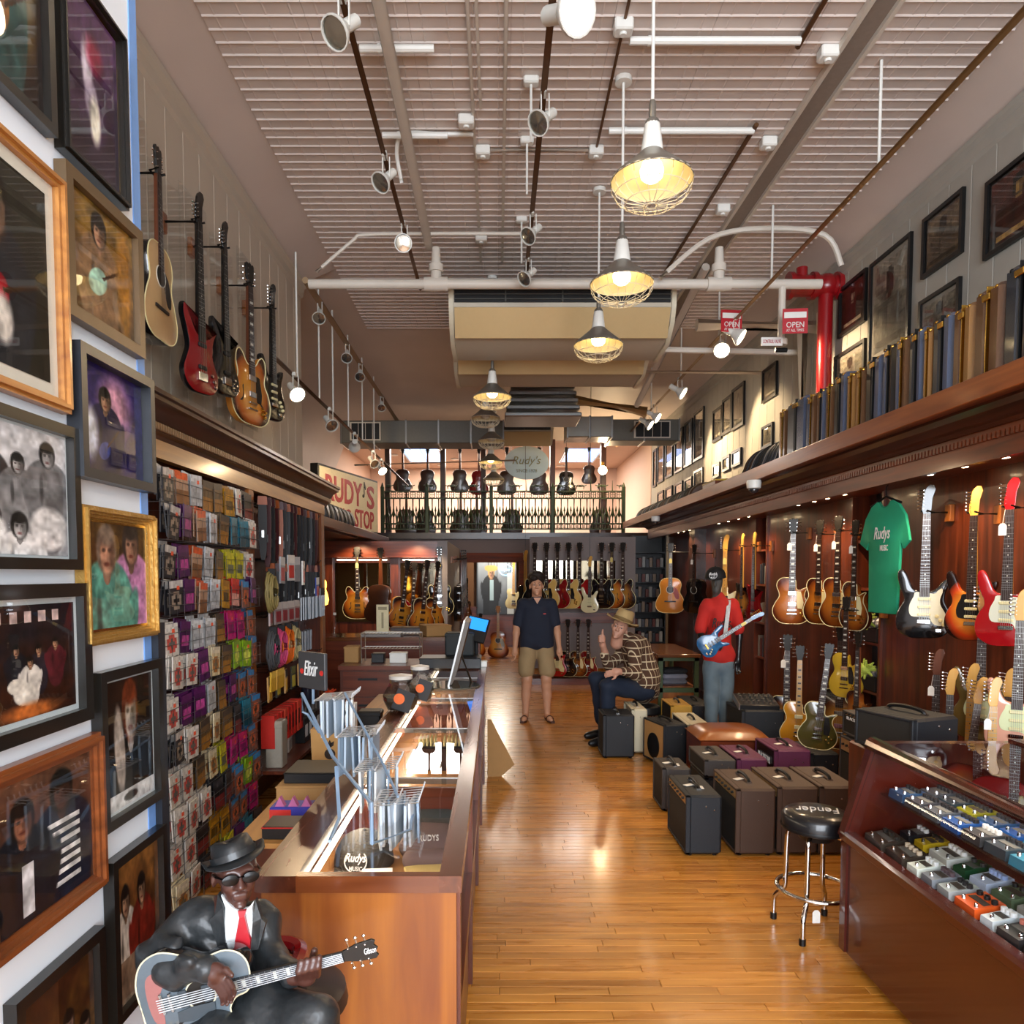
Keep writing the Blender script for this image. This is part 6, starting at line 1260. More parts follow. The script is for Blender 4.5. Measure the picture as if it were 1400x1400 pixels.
amp('low grey-brown amplifier behind the nearest black one', 1.21, 1.42, 5.3, 5.62, 0, .33, TX_GRY, tags=2, panel=None); amp('dark grey amplifier head resting on a black cabinet', 1.52, 1.75, 5.3, 5.75, .25, .39, TX_GRY, tags=1, panel=None); amp('black speaker cabinet under the grey amplifier head', 1.53, 1.74, 5.32, 5.74, 0, .248, TX_BLK, panel=None, handle=False)
amp('small purple amplifier with glossy ribbed end', 1.79, 2.02, 5.4, 5.85, 0, .375, TX_PUR, tags=1, panel=PGB); amp('larger purple amplifier with white lettering on its front', 2.1, 2.38, 5.48, 5.9, 0, .42, TX_PUR, tags=2, panel=None, text='BLACKSTAR', grille=PGB); amp('black amplifier right of the larger purple one', 2.43, 2.66, 5.62, 6.05, 0, .36, TX_BLK, tags=1, panel=None)
amp('grey speaker cabinet under the lettered grey head', 2.42, 2.64, 4.74, 5.12, 0, .62, TX_GRY, handle=False); amp('grey amplifier head with white lettering beside the pedal case', 2.43, 2.63, 4.75, 5.11, .622, .80, TX_GRY, tags=1, panel=GOLDP, text='BLACKSTAR')
amp('black amplifier with rear panel standing behind the pedal case top', 1.98, 2.3, 3.62, 3.98, .83, 1.03, TX_BLK, rz=math.radians(20), panel=None); tag(MB().rbox(1.96, 2.34, 3.58, 4.04, 0, .828, .01).build('plinth_cabinet', CHERRY), 'cherry plinth under the black amplifier behind the pedal case', 'cabinet')
amp('tall black amplifier beside the seated man', 1.0, 1.3, 6.86, 7.2, 0, .42, TX_BLK, panel=None, handle=True); amp('white amplifier right behind the tall black one', 1.305, 1.46, 7.05, 7.5, 0, .44, TX_CRM, panel=None, grille=None); amp('tan amplifier with a black oval speaker opening', 1.44, 1.68, 6.55, 6.95, 0, .39, TX_BLK, rz=math.radians(16), panel=None, grille=TX_TAN, oval=PGB); amp('mustard yellow amplifier behind the tan one', 1.76, 1.98, 7.36, 7.8, 0, .42, TX_YEL, panel=None); amp('cream amplifier with dark grille left of the leather bench', 1.72, 1.94, 6.55, 7.15, 0, .39, TX_CRM, panel=None)
amp('flat black amplifier behind the cream one', 2.0, 2.22, 7.5, 8.1, 0, .40, TX_BLK, panel=None); amp('black amplifier carrying the small mixing desk', 2.14, 2.52, 6.35, 6.8, 0, .56, TX_BLK, panel=None, handle=False)
t = thing('mixing_desk', 'small black mixing desk with silver knobs on an amplifier', 'mixer', (2.33, 6.55, .575), (math.radians(8), 0, math.radians(-8))); MB().rbox(-.17, .17, -.17, .17, 0, .05, .006).build('body', BLK, t); MB().box(-.175, -.165, -.17, .17, 0, .055).build('silver_cheek', STEEL, t)
for i in range(7):
    for j in range(4): MB().cyl((-.13+.043*i, -.12+.07*j, .05), (-.13+.043*i, -.12+.07*j, .075), .01, n=8).build('knob', STEEL, t)
t = thing('leather_bench', 'cherry wood bench with domed brown leather cushion among the amplifiers', 'bench', (1.98, 6.24, 0)); MB().rbox(-.3, .27, -.28, .2, .0, .38, .01).build('box', CHERRY_X, t)
m = MB(); P_ = []
for j in range(13):
    for i in range(13): a, b = -1+i/6, -1+j/6; P_.append((-.015+.3*a, -.04+.255*b, .385+.075*max(0, 1-a**4)**.6*max(0, 1-b**4)**.6))
m._add(P_, [(j*13+i, j*13+i+1, j*13+i+14, j*13+i+13) for j in range(12) for i in range(12)]); m.build('cushion', mat('tan_leather', '8a4e22', .3, coat=.3, var=.08), t, True)
# ---- bar stool
bs = thing('bar_stool', 'round black vinyl bar stool with chrome legs beside the pedal case', 'stool', (1.56, 3.52, 0)); SR = .155
MB().lathe([(SR-.02, .50), (SR+.004, .51), (SR+.006, .57), (SR-.01, .592), (SR-.06, .6), (0, .602)], n=36).build('seat', mat('black_vinyl', '16171a', .3, coat=.3, var=.05), bs, 50); MB().lathe([(SR+.008, .512), (SR+.01, .52), (SR+.008, .528)], n=36, cap=False).build('seat_welt', BLACKM, bs); MB().lathe([(.08, .46), (.1, .5)], n=20).build('swivel', BLACKM, bs)
put(fit_text('Fender', WHT, .2, .085, .001, .2), 'lettering', bs, (.0, -.01, .6035), (-math.pi/2, 0, math.pi*.93))
for k in range(4):
    a = math.radians(52+90*k); c, s = math.cos(a), math.sin(a); l = MB().tube(spline([(.07*c, .07*s, .49), (.12*c, .12*s, .48), (.135*c, .135*s, .44), (.14*c, .14*s, .22), (.15*c, .15*s, .17), (.19*c, .19*s, .12), (.195*c, .195*s, .06), (.195*c, .195*s, .025)], 3, False), .0125, 8).build('leg', CHROME, bs, True); MB().cyl((.195*c, .195*s, 0), (.195*c, .195*s, .03), .016, n=10).build('rubber_foot', BLACKM, l)
MB().tube([(.175*math.cos(a), .175*math.sin(a), .21) for a in np.linspace(0, 2*math.pi, 40, endpoint=False)], .012, 8, True).build('foot_ring', CHROME, bs, True); MB().prism([(-.018, -.05), (.018, -.05), (.018, 0), (.008, .012), (-.008, .012), (-.018, 0)], -.13, -.128, 'XZ').build('price_tag', mat('tag_white', 'e4e2da', .6), bs, loc=(-.06, -.03, .16))
# ---- pedal display case
PCW = mat('mahogany_red', '47160c', .25, coat=.45, var=.2, scale=5)
pc = thing('pedal_case', 'mahogany display case of effect pedals with sloping glass front', 'display case', (1.55, .9, 0))
def pp(name, m, *b):
    q = MB()
    for x in b: q.box(*x)
    return q.build(name, m, pc, world=True)
Ya, Yb = .9, 3.26
pp('front_panel', PCW, (1.57, 1.6, Ya, Yb-.05, .05, .56)); MB().rbox(1.545, 1.61, Ya, Yb, .55, .6, .012).build('lower_rail', PCW, pc, world=True); pp('plinth', DARKW, (1.64, 2.3, Ya, Yb-.08, 0, .05))
MB().prism([(1.56, .05), (1.56, .58), (1.69, 1.0), (2.34, 1.0), (2.34, .05)], Yb-.05, Yb, 'XZ').build('end_panel', PCW, pc, world=True)
m = MB(); m.M = Matrix.Translation((0, 0, 0)); m.tube([(1.69, Ya, .985), (1.69, Yb, .985)], .035, 10); m.build('top_rail', PCW, pc, world=True)
m = MB(); m.prism([(1.545, .575), (1.6, .575), (1.725, .98), (1.67, .99)], Yb-.045, Yb+.005, 'XZ'); m.build('corner_post', PCW, pc, world=True)
q = MB(); q.quad((1.585, Ya, .6), (1.585, Yb-.04, .6), (1.685, Yb-.04, .97), (1.685, Ya, .97)); q.build('sloping_glass', PANE, pc, world=True); q = MB(); q.quad((1.71, Ya, 1.0), (2.32, Ya, 1.0), (2.32, Yb-.05, 1.0), (1.71, Yb-.05, 1.0)); q.build('top_glass', glass('smoky_top', (.6, .55, .6), .02, .1), pc, world=True); pp('rear_rail', PCW, (2.3, 2.36, Ya, Yb, .96, 1.01)); pp('back_panel', PCW, (2.33, 2.36, Ya, Yb, .05, .96))
m = MB(); m._add([(1.6, Ya, .575), (2.3, Ya, .64), (2.3, Yb-.05, .64), (1.6, Yb-.05, .575)], [(0, 1, 2, 3)]); m.build('lower_board', PCW, pc, world=True); pp('upper_shelf', glass('shelf_glass', (.85, .93, .9), .0, .06), (1.70, 2.3, Ya, Yb-.06, .775, .781))
pp('glow_strip', mat('lit_strip', 'fff6e0', .4, var=0, emit='ffeccb', es=5), (1.73, 1.745, Ya, Yb-.3, .955, .965)); l = area_light('case_added_light', (1.76, 2.1, .95), (0, math.radians(-15), 0), .03, 2.0, 3, (1, .86, .68))  # glowing strip and area light added, standing for glints on shelf edges
rr = random.Random(4)
def pedal(label, x, y, z, w, d, col, kc, nk, rz, tl=0.0):
    h = .042; t = thing('effect_pedal', label, 'pedal', (x, y, z), (0, tl, rz), 'effect pedals in the display case'); bm_ = mat('pedal_'+col, col, .3, 0, .4, var=.06)
    m = MB(); m._add([(-d/2, -w/2, 0), (d/2, -w/2, 0), (d/2, w/2, 0), (-d/2, w/2, 0), (-d/2+.004, -w/2+.003, h*.8), (d/2-.004, -w/2+.003, h), (d/2-.004, w/2-.003, h), (-d/2+.004, w/2-.003, h*.8)], [(0,3,2,1), (4,5,6,7), (0,1,5,4), (1,2,6,5), (2,3,7,6), (3,0,4,7)]); m.build('enclosure', bm_, t, False); km = mat('pknob_'+kc, kc, .35, var=.03)
    for k in range(nk): MB().lathe([(.011, 0), (.01, .014), (0, .015)], n=10).build('knob', km, t, loc=(d*.22, -w*.34+w*.68*k/max(1, nk-1), h*.93))
    for k in ((0,) if w < .1 else (-.3, .3)): MB().lathe([(.008, 0), (.006, .012), (0, .013)], n=8).build('footswitch', CHROME, t, loc=(-d*.3, k*w, h*.82))
    MB().box(-d*.12, d*.1, -w*.36, w*.36, h*.86, h*.93).build('label_plate', mat('plate_'+('d' if col[0] in '01234' else 'l'), '5c5c5a' if col[0] in '01234' else '3a3430', .5), t)
LR = [(.15, '3a332c', '2a2622', 3, 'dark brown double'), (.14, '342c26', 'c8b8a0', 4, 'brown'), (.075, 'd4ded8', 'e0e4e4', 3, 'white and red'), (.08, '7a828c', '5a4a50', 4, 'grey blue'), (.08, '9aa4a8', '2a2a2c', 3, 'silver'), (.115, 'd4561c', '1c1a1a', 3, 'orange'), (.06, 'c8d4dc', 'e8ecee', 3, 'narrow white'), (.1, '2c2c2e', 'b86a5a', 4, 'black with coloured knobs'), (.085, '1a1a1c', 'c8c8c8', 3, 'black'), (.085, 'b81c28', '1c1a1a', 3, 'red'), (.09, '3a4a6a', 'd8d8d8', 3, 'navy'), (.09, '6a6a68', '1c1a1a', 2, 'grey')]
y = 3.17
for k, (w, c, kc, nk, n_) in enumerate(LR): pedal('%s effect pedal, %s from the far end in the front pedal row' % (n_, ORD[k]), 1.675, y-w/2, .584, w, .115, c, kc, nk, rr.uniform(-.08, .08), -.09); y -= w+.022
LR2 = [(.08, '1f2024', 'd8d8d8', 3, 'black'), (.075, 'b89a1c', '2a2620', 3, 'mustard'), (.13, 'd0d2cc', 'e8e8e8', 4, 'white'), (.07, '1f4a2c', '2a2a2a', 2, 'green'), (.09, 'b8c4dc', '9ab0e0', 4, 'pale blue'), (.1, '5a6a50', '1c1a1a', 3, 'grey green'), (.1, '9a9a94', '1c1a1a', 4, 'silver'), (.09, 'a8a018', '1c1a1a', 3, 'yellow green'), (.09, '5ab0c8', 'd8e8ec', 2, 'turquoise'), (.09, '2a2a2e', 'c8a83a', 3, 'dark')]
y = 3.16
for k, (w, c, kc, nk, n_) in enumerate(LR2): pedal('%s effect pedal, %s from the far end in the second pedal row' % (n_, ORD[k]), 1.825, y-w/2, .598, w, .115, c, kc, nk, rr.uniform(-.08, .08), -.09); y -= w+.03
UP = [('2c4a70', '1c1c20', 'blue'), ('3a3c44', '202024', 'charcoal'), ('4a5058', '1c1c20', 'slate'), ('1f4a8a', '1c1c20', 'bright blue'), ('36383c', 'c8c8c8', 'graphite'), ('2c3a44', '1c1c20', 'dark teal'), ('2a7a98', '1c1c20', 'teal'), ('3c4450', 'c8c8c8', 'grey'), ('7a7a1c', '1c1c20', 'olive'), ('8a3040', '1c1c20', 'wine red'), ('2a90a8', '1c1c20', 'turquoise')]
for k, (c, kc, n_) in enumerate(UP):
    pedal('%s effect pedal, %s from the far end on the glass shelf' % (n_, ORD[k]), 1.765, 3.1-.125*k, .782, .105, .11, c, kc, 4, rr.uniform(-.05, .05))
    pedal('%s effect pedal, %s from the far end at the back of the glass shelf' % (UP[(k*3+2) % 11][2], ORD[k]), 1.9, 3.1-.125*k, .782, .105, .11, UP[(k*3+2) % 11][0], '202024', 4, rr.uniform(-.05, .05))
# ================================================================ seated musician statue, two people, mannequin
def C(a, ra, b, rb, *k): return ('c', tuple(a), ra, tuple(b), rb, *k)
def limb(pts): return [C(pts[i][0], pts[i][1], pts[i+1][0], pts[i+1][1]) for i in range(len(pts)-1)]
def E3(c, r, *k): return ('e', tuple(c), tuple(r), *k)
def xf(prims, M, s=1.0):
    o = []
    for p in prims:
        if p[0] == 'c': o.append(('c', tuple(M @ (Vector(p[1])*s)), p[2]*s, tuple(M @ (Vector(p[3])*s)), p[4]*s, *p[5:]))
        else: o.append((p[0], tuple(M @ (Vector(p[1])*s)), tuple(x*s for x in p[2]), *p[3:]))
    return o
def head_prims():
    """adult head about 0.23 m tall, origin between the ears, face towards -Y"""
    return [E3((0, .012, .03), (.074, .092, .09)), E3((0, -.03, -.055), (.05, .055, .055)), E3((.03, -.055, -.02), (.03, .03, .035)), E3((-.03, -.055, -.02), (.03, .03, .035)), C((-.04, -.075, .03), .014, (.04, -.075, .03), .014, .02), C((0, -.088, .02), .009, (0, -.108, -.018), .014, .012), E3((.012, -.095, -.022), (.009, .01, .008), .008), E3((-.012, -.095, -.022), (.009, .01, .008), .008),
            C((-.02, -.085, -.052), .007, (.02, -.085, -.052), .007, .006), C((-.016, -.083, -.066), .008, (.016, -.083, -.066), .008, .006), E3((0, -.075, -.095), (.022, .02, .016)), E3((.078, .015, -.01), (.01, .02, .03), .008), E3((-.078, .015, -.01), (.01, .02, .03), .008), ('s', (.032, -.092, .012), (.014, .012, .008), .01), ('s', (-.032, -.092, .012), (.014, .012, .008), .01)]
def eyes(par, M, s, name='eye'):
    for sg in (-1, 1):
        p = M @ (Vector((sg*.032, -.078, .012))*s); MB().sphere((0, 0, 0), .0095*s, 10).build(name, mat('eye_white', 'a89c90', .3, var=0), par, True, p); p2 = M @ (Vector((sg*.032, -.083, .012))*s); MB().sphere((0, 0, 0), .0062*s, 8).build('iris', mat('eye_dark', '22160f', .2, var=0), par, True, p2)
        q = MB().tube([M @ (Vector((sg*(.014+.012*k), -.092+.006*k, .034+.004*(k == 1)))*s) for k in range(4)], .004*s, 5); q.build('eyebrow', mat('brow_dark', '241810', .7), par)
def hand_prims(M, s, curl=.6, thumb=1):
    """relaxed hand hanging along -Z, palm facing -Y, thumb on +X*thumb side; about 0.18 m"""
    p = [E3((0, 0, -.045), (.04, .016, .05)), C((0, 0, 0), .026, (0, 0, -.03), .03)]
    for k, (x, L) in enumerate(((.027, .072), (.009, .08), (-.01, .074), (-.028, .058))):
        a = Vector((x*thumb, 0, -.085)); d1 = Vector((0, -math.sin(curl*.5), -math.cos(curl*.5))); d2 = Vector((0, -math.sin(curl*1.2), -math.cos(curl*1.2))); d3 = Vector((0, -math.sin(curl*1.9), -math.cos(curl*1.9)))
        b = a+d1*L*.45; c = b+d2*L*.32; e = c+d3*L*.24; p += [C(a, .0095, b, .009, .005), C(b, .009, c, .0085, .003), C(c, .0085, e, .0075, .003)]
    a = Vector((.03*thumb, -.006, -.03)); b = a+Vector((.026*thumb, -.012, -.028)); c = b+Vector((.008*thumb, -.008, -.03)); p += [C(a, .014, b, .011, .01), C(b, .011, c, .009, .004)]
    return xf(p, M, s)
# ---------------------------------------------------------------- statue
S = lambda x, y, Y: px(x, y, Y)
stt = thing('blues_statue', 'painted statue of a seated musician in black suit, hat and sunglasses', 'statue', S(330, 1395, 1.58))
SKIN_D = mat('statue_skin', '4a2c24', .35, coat=.25, var=.12, scale=60); SUIT = mat('statue_suit', '26292b', .42, coat=.15, var=.15, scale=16, bump=.9)
L_ = stt.location; loc = lambda P: [p[:1]+tuple(tuple(Vector(q)-L_) if isinstance(q, tuple) and len(q) == 3 and i in (1, 3) and p[0] == 'c' or (isinstance(q, tuple) and len(q) == 3 and i == 1) else q for i, q in enumerate(p) if i) for p in P]
def V_(x, y, Y): return tuple(S(x, y, Y))
jk = [C(V_(308, 1290, 1.585), .072, V_(303, 1350, 1.58), .08), C(V_(264, 1256, 1.57), .038, V_(356, 1258, 1.59), .035), C(V_(290, 1262, 1.58), .055, V_(340, 1266, 1.59), .047)]+limb([(V_(254, 1264, 1.56), .039), (V_(216, 1308, 1.5), .038), (V_(240, 1326, 1.46), .032), (V_(281, 1322, 1.43), .027)])+limb([(V_(356, 1262, 1.585), .036), (V_(370, 1310, 1.55), .031), (V_(402, 1332, 1.47), .025)])
for a in ((228, 1290, 1.5), (222, 1300, 1.49), (246, 1318, 1.43)): jk.append(C(V_(*a), .016, V_(a[0]+16, a[1]-4, a[2]-.02), .012, .01))
organic('jacket', SUIT, loc(jk), stt, .025, .0055, wr=(.0045, 75))
tr = limb([(V_(300, 1375, 1.6), .075), (V_(365, 1380, 1.5), .062), (V_(425, 1400, 1.42), .05), (V_(428, 1500, 1.45), .04)])+limb([(V_(290, 1385, 1.55), .07), (V_(300, 1430, 1.42), .055), (V_(300, 1540, 1.45), .04)])
organic('trousers', SUIT, loc(tr), stt, .03, .007, wr=(.004, 60))
HM = Matrix.Translation(S(323, 1195, 1.553)) @ Matrix.Rotation(math.radians(28), 4, 'Z') @ Matrix.Rotation(math.radians(-4), 4, 'X'); hs = .57
hd = xf(head_prims()+[C((0, .02, -.06), .055, (0, .06, -.11), .045)], HM, hs)
RHM = Matrix.Translation(S(284, 1322, 1.425)) @ Matrix.Rotation(math.radians(-48), 4, 'Y') @ Matrix.Rotation(math.radians(-12), 4, 'X'); LHM = Matrix.Translation(S(404, 1336, 1.455)) @ Matrix.Rotation(math.radians(-105), 4, 'Y')
rh = hand_prims(RHM, .56, .55, 1)
lh = [E3(tuple(S(420, 1335, 1.445)), (.018, .012, .02))]
for k in range(4): a = S(410+8*k, 1339-2*k, 1.44); b = S(409+8.5*k, 1328-2.2*k, 1.415); c = S(411+8.5*k, 1316-2.2*k, 1.418); lh += [C(a, .007, b, .0075, .003), C(b, .0075, c, .0068, .003)]
lh += [C(S(412, 1335, 1.46), .011, S(428, 1312, 1.47), .0085, .004), C(S(428, 1312, 1.47), .0085, S(430, 1300, 1.462), .0075, .003), C(S(400, 1334, 1.46), .018, S(415, 1336, 1.45), .016)]
organic('body', SKIN_D, loc(hd+rh+lh+[C(V_(312, 1250, 1.585), .05, V_(312, 1330, 1.585), .055), C(V_(312, 1262, 1.585), .03, V_(252, 1264, 1.56), .03), C(V_(252, 1264, 1.56), .03, V_(213, 1312, 1.5), .03), C(V_(213, 1312, 1.5), .028, V_(281, 1322, 1.43), .018), C(V_(312, 1262, 1.585), .03, V_(358, 1264, 1.58), .028), C(V_(358, 1264, 1.58), .028, V_(372, 1312, 1.55), .022), C(V_(372, 1312, 1.55), .022, V_(404, 1334, 1.46), .016)]), stt, .008, .0032)
def flat(name, m, pts, Y, th=.008, par=stt):
    P = [tuple(S(x, y, Y+dy)) for x, y, dy in pts]; n = len(P); q = MB(); q._add([Vector(p)-par.location for p in P]+[Vector(p)+Vector((0, th, 0))-par.location for p in P], [tuple(range(n)), tuple(range(2*n-1, n-1, -1))]+[(i, i+n, (i+1) % n+n, (i+1) % n) for i in range(n)]); return q.build(name, m, par, False)
flat('shirt_front', mat('statue_shirt', 'd3dadc', .45, coat=.2, var=.03), [(304, 1228, .01), (318, 1246, -.004), (345, 1240, .002), (345, 1262, -.012), (342, 1300, -.012), (309, 1303, -.014), (306, 1262, -.008)], 1.508)
flat('collar', mat('statue_shirt', 'd3dadc', .45), [(302, 1224, .004), (314, 1257, -.012), (328, 1247, -.014), (316, 1240, -.006)], 1.508); flat('collar', mat('statue_shirt', 'd3dadc', .45), [(347, 1232, .002), (341, 1252, -.012), (330, 1247, -.014), (341, 1240, -.004)], 1.508)
flat('tie', mat('statue_tie', 'a8202a', .35, coat=.3, var=.08), [(325, 1246, 0), (336, 1245, 0), (334, 1254, -.004), (342, 1285, -.004), (341, 1300, -.004), (320, 1302, -.004), (321, 1288, -.004), (327, 1255, -.004)], 1.492)
flat('lapel', SUIT, [(298, 1222, .01), (305, 1240, -.004), (309, 1303, -.01), (299, 1300, -.004), (286, 1258, -.002), (293, 1252, -.002)], 1.502, .014); flat('lapel', SUIT, [(349, 1230, .008), (345, 1262, -.008), (343, 1300, -.008), (353, 1298, -.002), (363, 1262, .002), (357, 1256, .002)], 1.506, .014)
G = MB(); gl = mat('sunglass_black', '060608', .3, coat=.15, spec=.3)
for sg in (-1, 1):
    q = MB(); q.M = Matrix.Translation(-L_) @ HM; q.prism([(hs*(sg*.034+.03*math.cos(a)*(1.08 if math.cos(a)*sg > 0 else .95)), hs*(.014+.021*math.sin(a))) for a in np.linspace(0, 2*math.pi, 18, endpoint=False)], hs*-.112, hs*-.098, 'XZ', .002); q.build('lens', gl, stt)
    q = MB(); q.M = Matrix.Translation(-L_) @ HM; q.tube([Vector((sg*.06, -.1, .02))*hs, Vector((sg*.08, -.06, .02))*hs, Vector((sg*.084, .02, .008))*hs], .0028, 6); q.build('temple', gl, stt)
q = MB(); q.M = Matrix.Translation(-L_) @ HM; q.tube([Vector((-.012, -.112, .022))*hs, Vector((.012, -.112, .022))*hs], .003, 6); q.build('glasses_bridge', gl, stt)
HT = mat('statue_hat', '1f2224', .4, coat=.25, var=.12, scale=50)
def fedora(par, M, s, m, band, k=1.0, hh=1.0):
    q = MB(); q.M = M; n = 30; v = []; f = []
    prof = [(.086, .0), (.092, .004), (.155*k, .0), (.158*k, -.004), (.092, -.006)]
    for r, z in prof:
        for i in range(n): a = 2*math.pi*i/n; rr_ = r*(1+.12*abs(math.sin(a))**2 if r > .1 else 1); v.append(Vector((rr_*math.cos(a), rr_*math.sin(a)*1.08, z+(.028*math.cos(a)**2 if r > .1 else 0)-(.02 if r > .1 and math.sin(a) < -.3 else 0)))*s)
    f = [(j*n+i, j*n+(i+1) % n, (j+1)*n+(i+1) % n, (j+1)*n+i) for j in range(4) for i in range(n)]; q._add(v, f); q.build('brim', m, par, True)
    q = MB(); q.M = M; v = []; pr = [(.09, 0), (.089, .03), (.083, .075), (.074, .102), (.055, .112), (.03, .1), (0, .093)]
    for r, z in pr:
        for i in range(n): a = 2*math.pi*i/n; fr = max(0, -math.sin(a)); v.append(Vector((r*math.cos(a)*(1-.2*fr*(z > .06)), r*math.sin(a)*1.12, z*hh+(.012*math.cos(a)**2 if z > .09 else 0)))*s)
    q._add(v, [(j*n+i, j*n+(i+1) % n, (j+1)*n+(i+1) % n, (j+1)*n+i) for j in range(6) for i in range(n)]); q.build('crown', m, par, True)
    q = MB(); q.M = M; q._add([Vector(((.0935-.001*j)*math.cos(2*math.pi*i/n), (.0935-.001*j)*math.sin(2*math.pi*i/n)*1.12, .004+.026*j))*s for j in (0, 1) for i in range(n)], [(i, (i+1) % n, n+(i+1) % n, n+i) for i in range(n)]); q.build('hat_band', band, par, True)
fedora(stt, Matrix.Translation(-L_) @ HM @ Matrix.Translation((-.002, .004, .036)) @ Matrix.Rotation(math.radians(-14), 4, 'Y') @ Matrix.Rotation(math.radians(-10), 4, 'X'), .53, HT, HT, .8, .62)
sg_ = guitar('arch', 'painted grey guitar held by the seated musician statue', S(193, 1380, 1.44), 0, mat('statue_guitar', '59646c', .4, coat=.2, var=.25, scale=14), .495, fb=mat('statue_fret', '2a2e32', .4), neck=EBON, head=EBON, back=BK, binding=mat('statue_bind', 'd8d0b0', .5), lod=2, tilt=math.radians(75), group='statue props', pk=mat('statue_grey', '3c444a', .4), pg=mat('statue_grey', '3c444a', .4))
put(MB().prism(spline([(-.13, .09), (-.11, .05), (-.03, .035), (.06, .04), (.1, .07), (.06, .085), (-.02, .085), (-.09, .12)], 3), -.0015, 0, 'XZ').mesh('worn_patch', mat('worn_red', '94605c', .5)), 'worn_patch', sg_); put(MB().cyl((0, -.002, .255), (0, 0, .255), .06, n=24).mesh('painted_hole', EBON), 'painted_hole', sg_); put(MB().tube([(.062*math.cos(a), -.001, .255+.062*math.sin(a)) for a in np.linspace(0, 2*math.pi, 26, endpoint=False)], .004, 5, True).mesh('rosette', mat('statue_bind', 'd8d0b0', .5)), 'rosette', sg_); st6 = MB()
for k in range(6): st6.tube([(-.025+.01*k, -.02, .08), (-.017+.0068*k, -.012, .86)], .0022, 4)
put(st6.mesh('painted_strings', mat('string_pale', 'c8ccd0', .4)), 'painted_strings', sg_)['kind'] = 'stuff'
put(fit_text('Gibson', WHT, .05, .025, .002, .3), 'lettering', sg_, (0, -.008, .975), (0, -math.pi/2, 0))
BRW = FR_BRN
pe = thing('round_stool', 'dark padded round stool with red-brown wooden back under the statue', 'stool', (-.5, 1.63, 0)); MB().lathe([(.13, .75), (.155, .765), (.15, .795), (.13, .806), (0, .808)], n=30).build('seat', mat('dark_vinyl', '2a2220', .4), pe); MB().lathe([(.16, 0), (.16, .02), (.03, .03), (.03, .75)], n=20).build('pedestal', BLACKM, pe)
MB().tube(spline([(-.13, .0, .84), (-.12, .1, .845), (-.02, .12, .845), (.025, .09, .84), (.03, .0, .835)], 5, False), .02, 8).build('back_rail', CR, pe)
for x, y in ((-.12, .05), (.03, .02)): MB().tube([(x, y, .79), (x, y, .84)], .014, 8).build('back_post', CR, pe)

# ---------------------------------------------------------------- standing young man
SKIN = mat('skin_light', 'c69272', .5, var=.06, scale=30); NAVY = mat('navy_polo', '1e2433', .85, var=.08, bump=.15, scale=40); KHAKI = mat('khaki_cotton', 'a08862', .85, var=.06, bump=.15, scale=40)
p1 = thing('person', 'standing young person in navy polo shirt, khaki shorts and sandals', 'person', (.47, 8.7, 0))
def arm(sx): return limb([((sx*.18, .0, 1.40), .05), ((sx*.235, .02, 1.13), .041), ((sx*.245, -.02, 1.05), .04), ((sx*.262, -.08, .87), .026)])
bp = [C((0, .01, 1.38), .095, (0, .02, 1.0), .09), C((-.12, .01, 1.4), .06, (.12, .01, 1.4), .06), C((0, .01, 1.45), .06, (0, .0, 1.55), .058)]+arm(1)+arm(-1)
for sx in (1, -1): bp += limb([((sx*.09, .02, .92), .095), ((sx*.115, .0, .5), .06), ((sx*.118, .02, .42), .058), ((sx*.125, .035, .3), .055), ((sx*.13, .03, .09), .036)])+[C((sx*.13, .03, .05), .036, (sx*.155, -.11, .035), .028), C((sx*.15, -.11, .03), .03, (sx*.165, -.16, .026), .022)]
bp += xf(head_prims(), Matrix.Translation((-.005, -.01, 1.61)), 1.0)
for sx in (1, -1): bp += hand_prims(Matrix.Translation((sx*.264, -.085, .865)) @ Matrix.Rotation(math.radians(sx*70), 4, 'Z'), .95, .5, -sx if False else sx)
organic('body', SKIN, bp, p1, .022, .0085)
organic('polo_shirt', NAVY, [C((0, .01, 1.34), .118, (0, .012, .97), .13), C((-.07, .01, 1.34), .112, (-.1, .015, .91), .106), C((.07, .01, 1.34), .112, (.1, .015, .91), .106), C((-.13, .01, 1.38), .07, (.13, .01, 1.38), .07), C((0, .01, 1.44), .064, (0, .005, 1.46), .06)]+[C((sx*.17, .0, 1.40), .066, (sx*.228, .02, 1.17), .06) for sx in (1, -1)], p1, .04, .011, wr=(.004, 26))
organic('shorts', KHAKI, [C((-.06, .02, .93), .095, (.06, .02, .93), .095)]+[C((sx*.09, .02, .9), .108, (sx*.125, .01, .6), .1, .02) for sx in (1, -1)], p1, .03, .011, wr=(.006, 30))
hr = [E3((-.005, .03, 1.672), (.094, .108, .085))]; a_ = random.Random(8)
for k in range(46): th = a_.uniform(0, 6.28); ph = a_.uniform(.1, 1.25); hr.append(E3((-.005+.092*math.sin(ph)*math.cos(th), .015+.098*math.sin(ph)*math.sin(th)-(.0 if math.sin(th) > -.3 else .0), 1.672+.088*math.cos(ph)), (.034, .034, .032), .008))
organic('hair', mat('hair_dark', '231710', .7, var=.3, scale=90), hr, p1, .015, .008); eyes(p1, Matrix.Translation((-.005, -.01, 1.61)), 1.0)
MB().box(.07, .1, -.128, -.12, 1.28, 1.29).build('chest_logo', mat('logo_red', 'c8302a', .5), p1); MB().prism([(-.045, 1.475), (0, 1.40), (.045, 1.475)], -.094, -.06, 'XZ').build('open_collar', SKIN, p1)
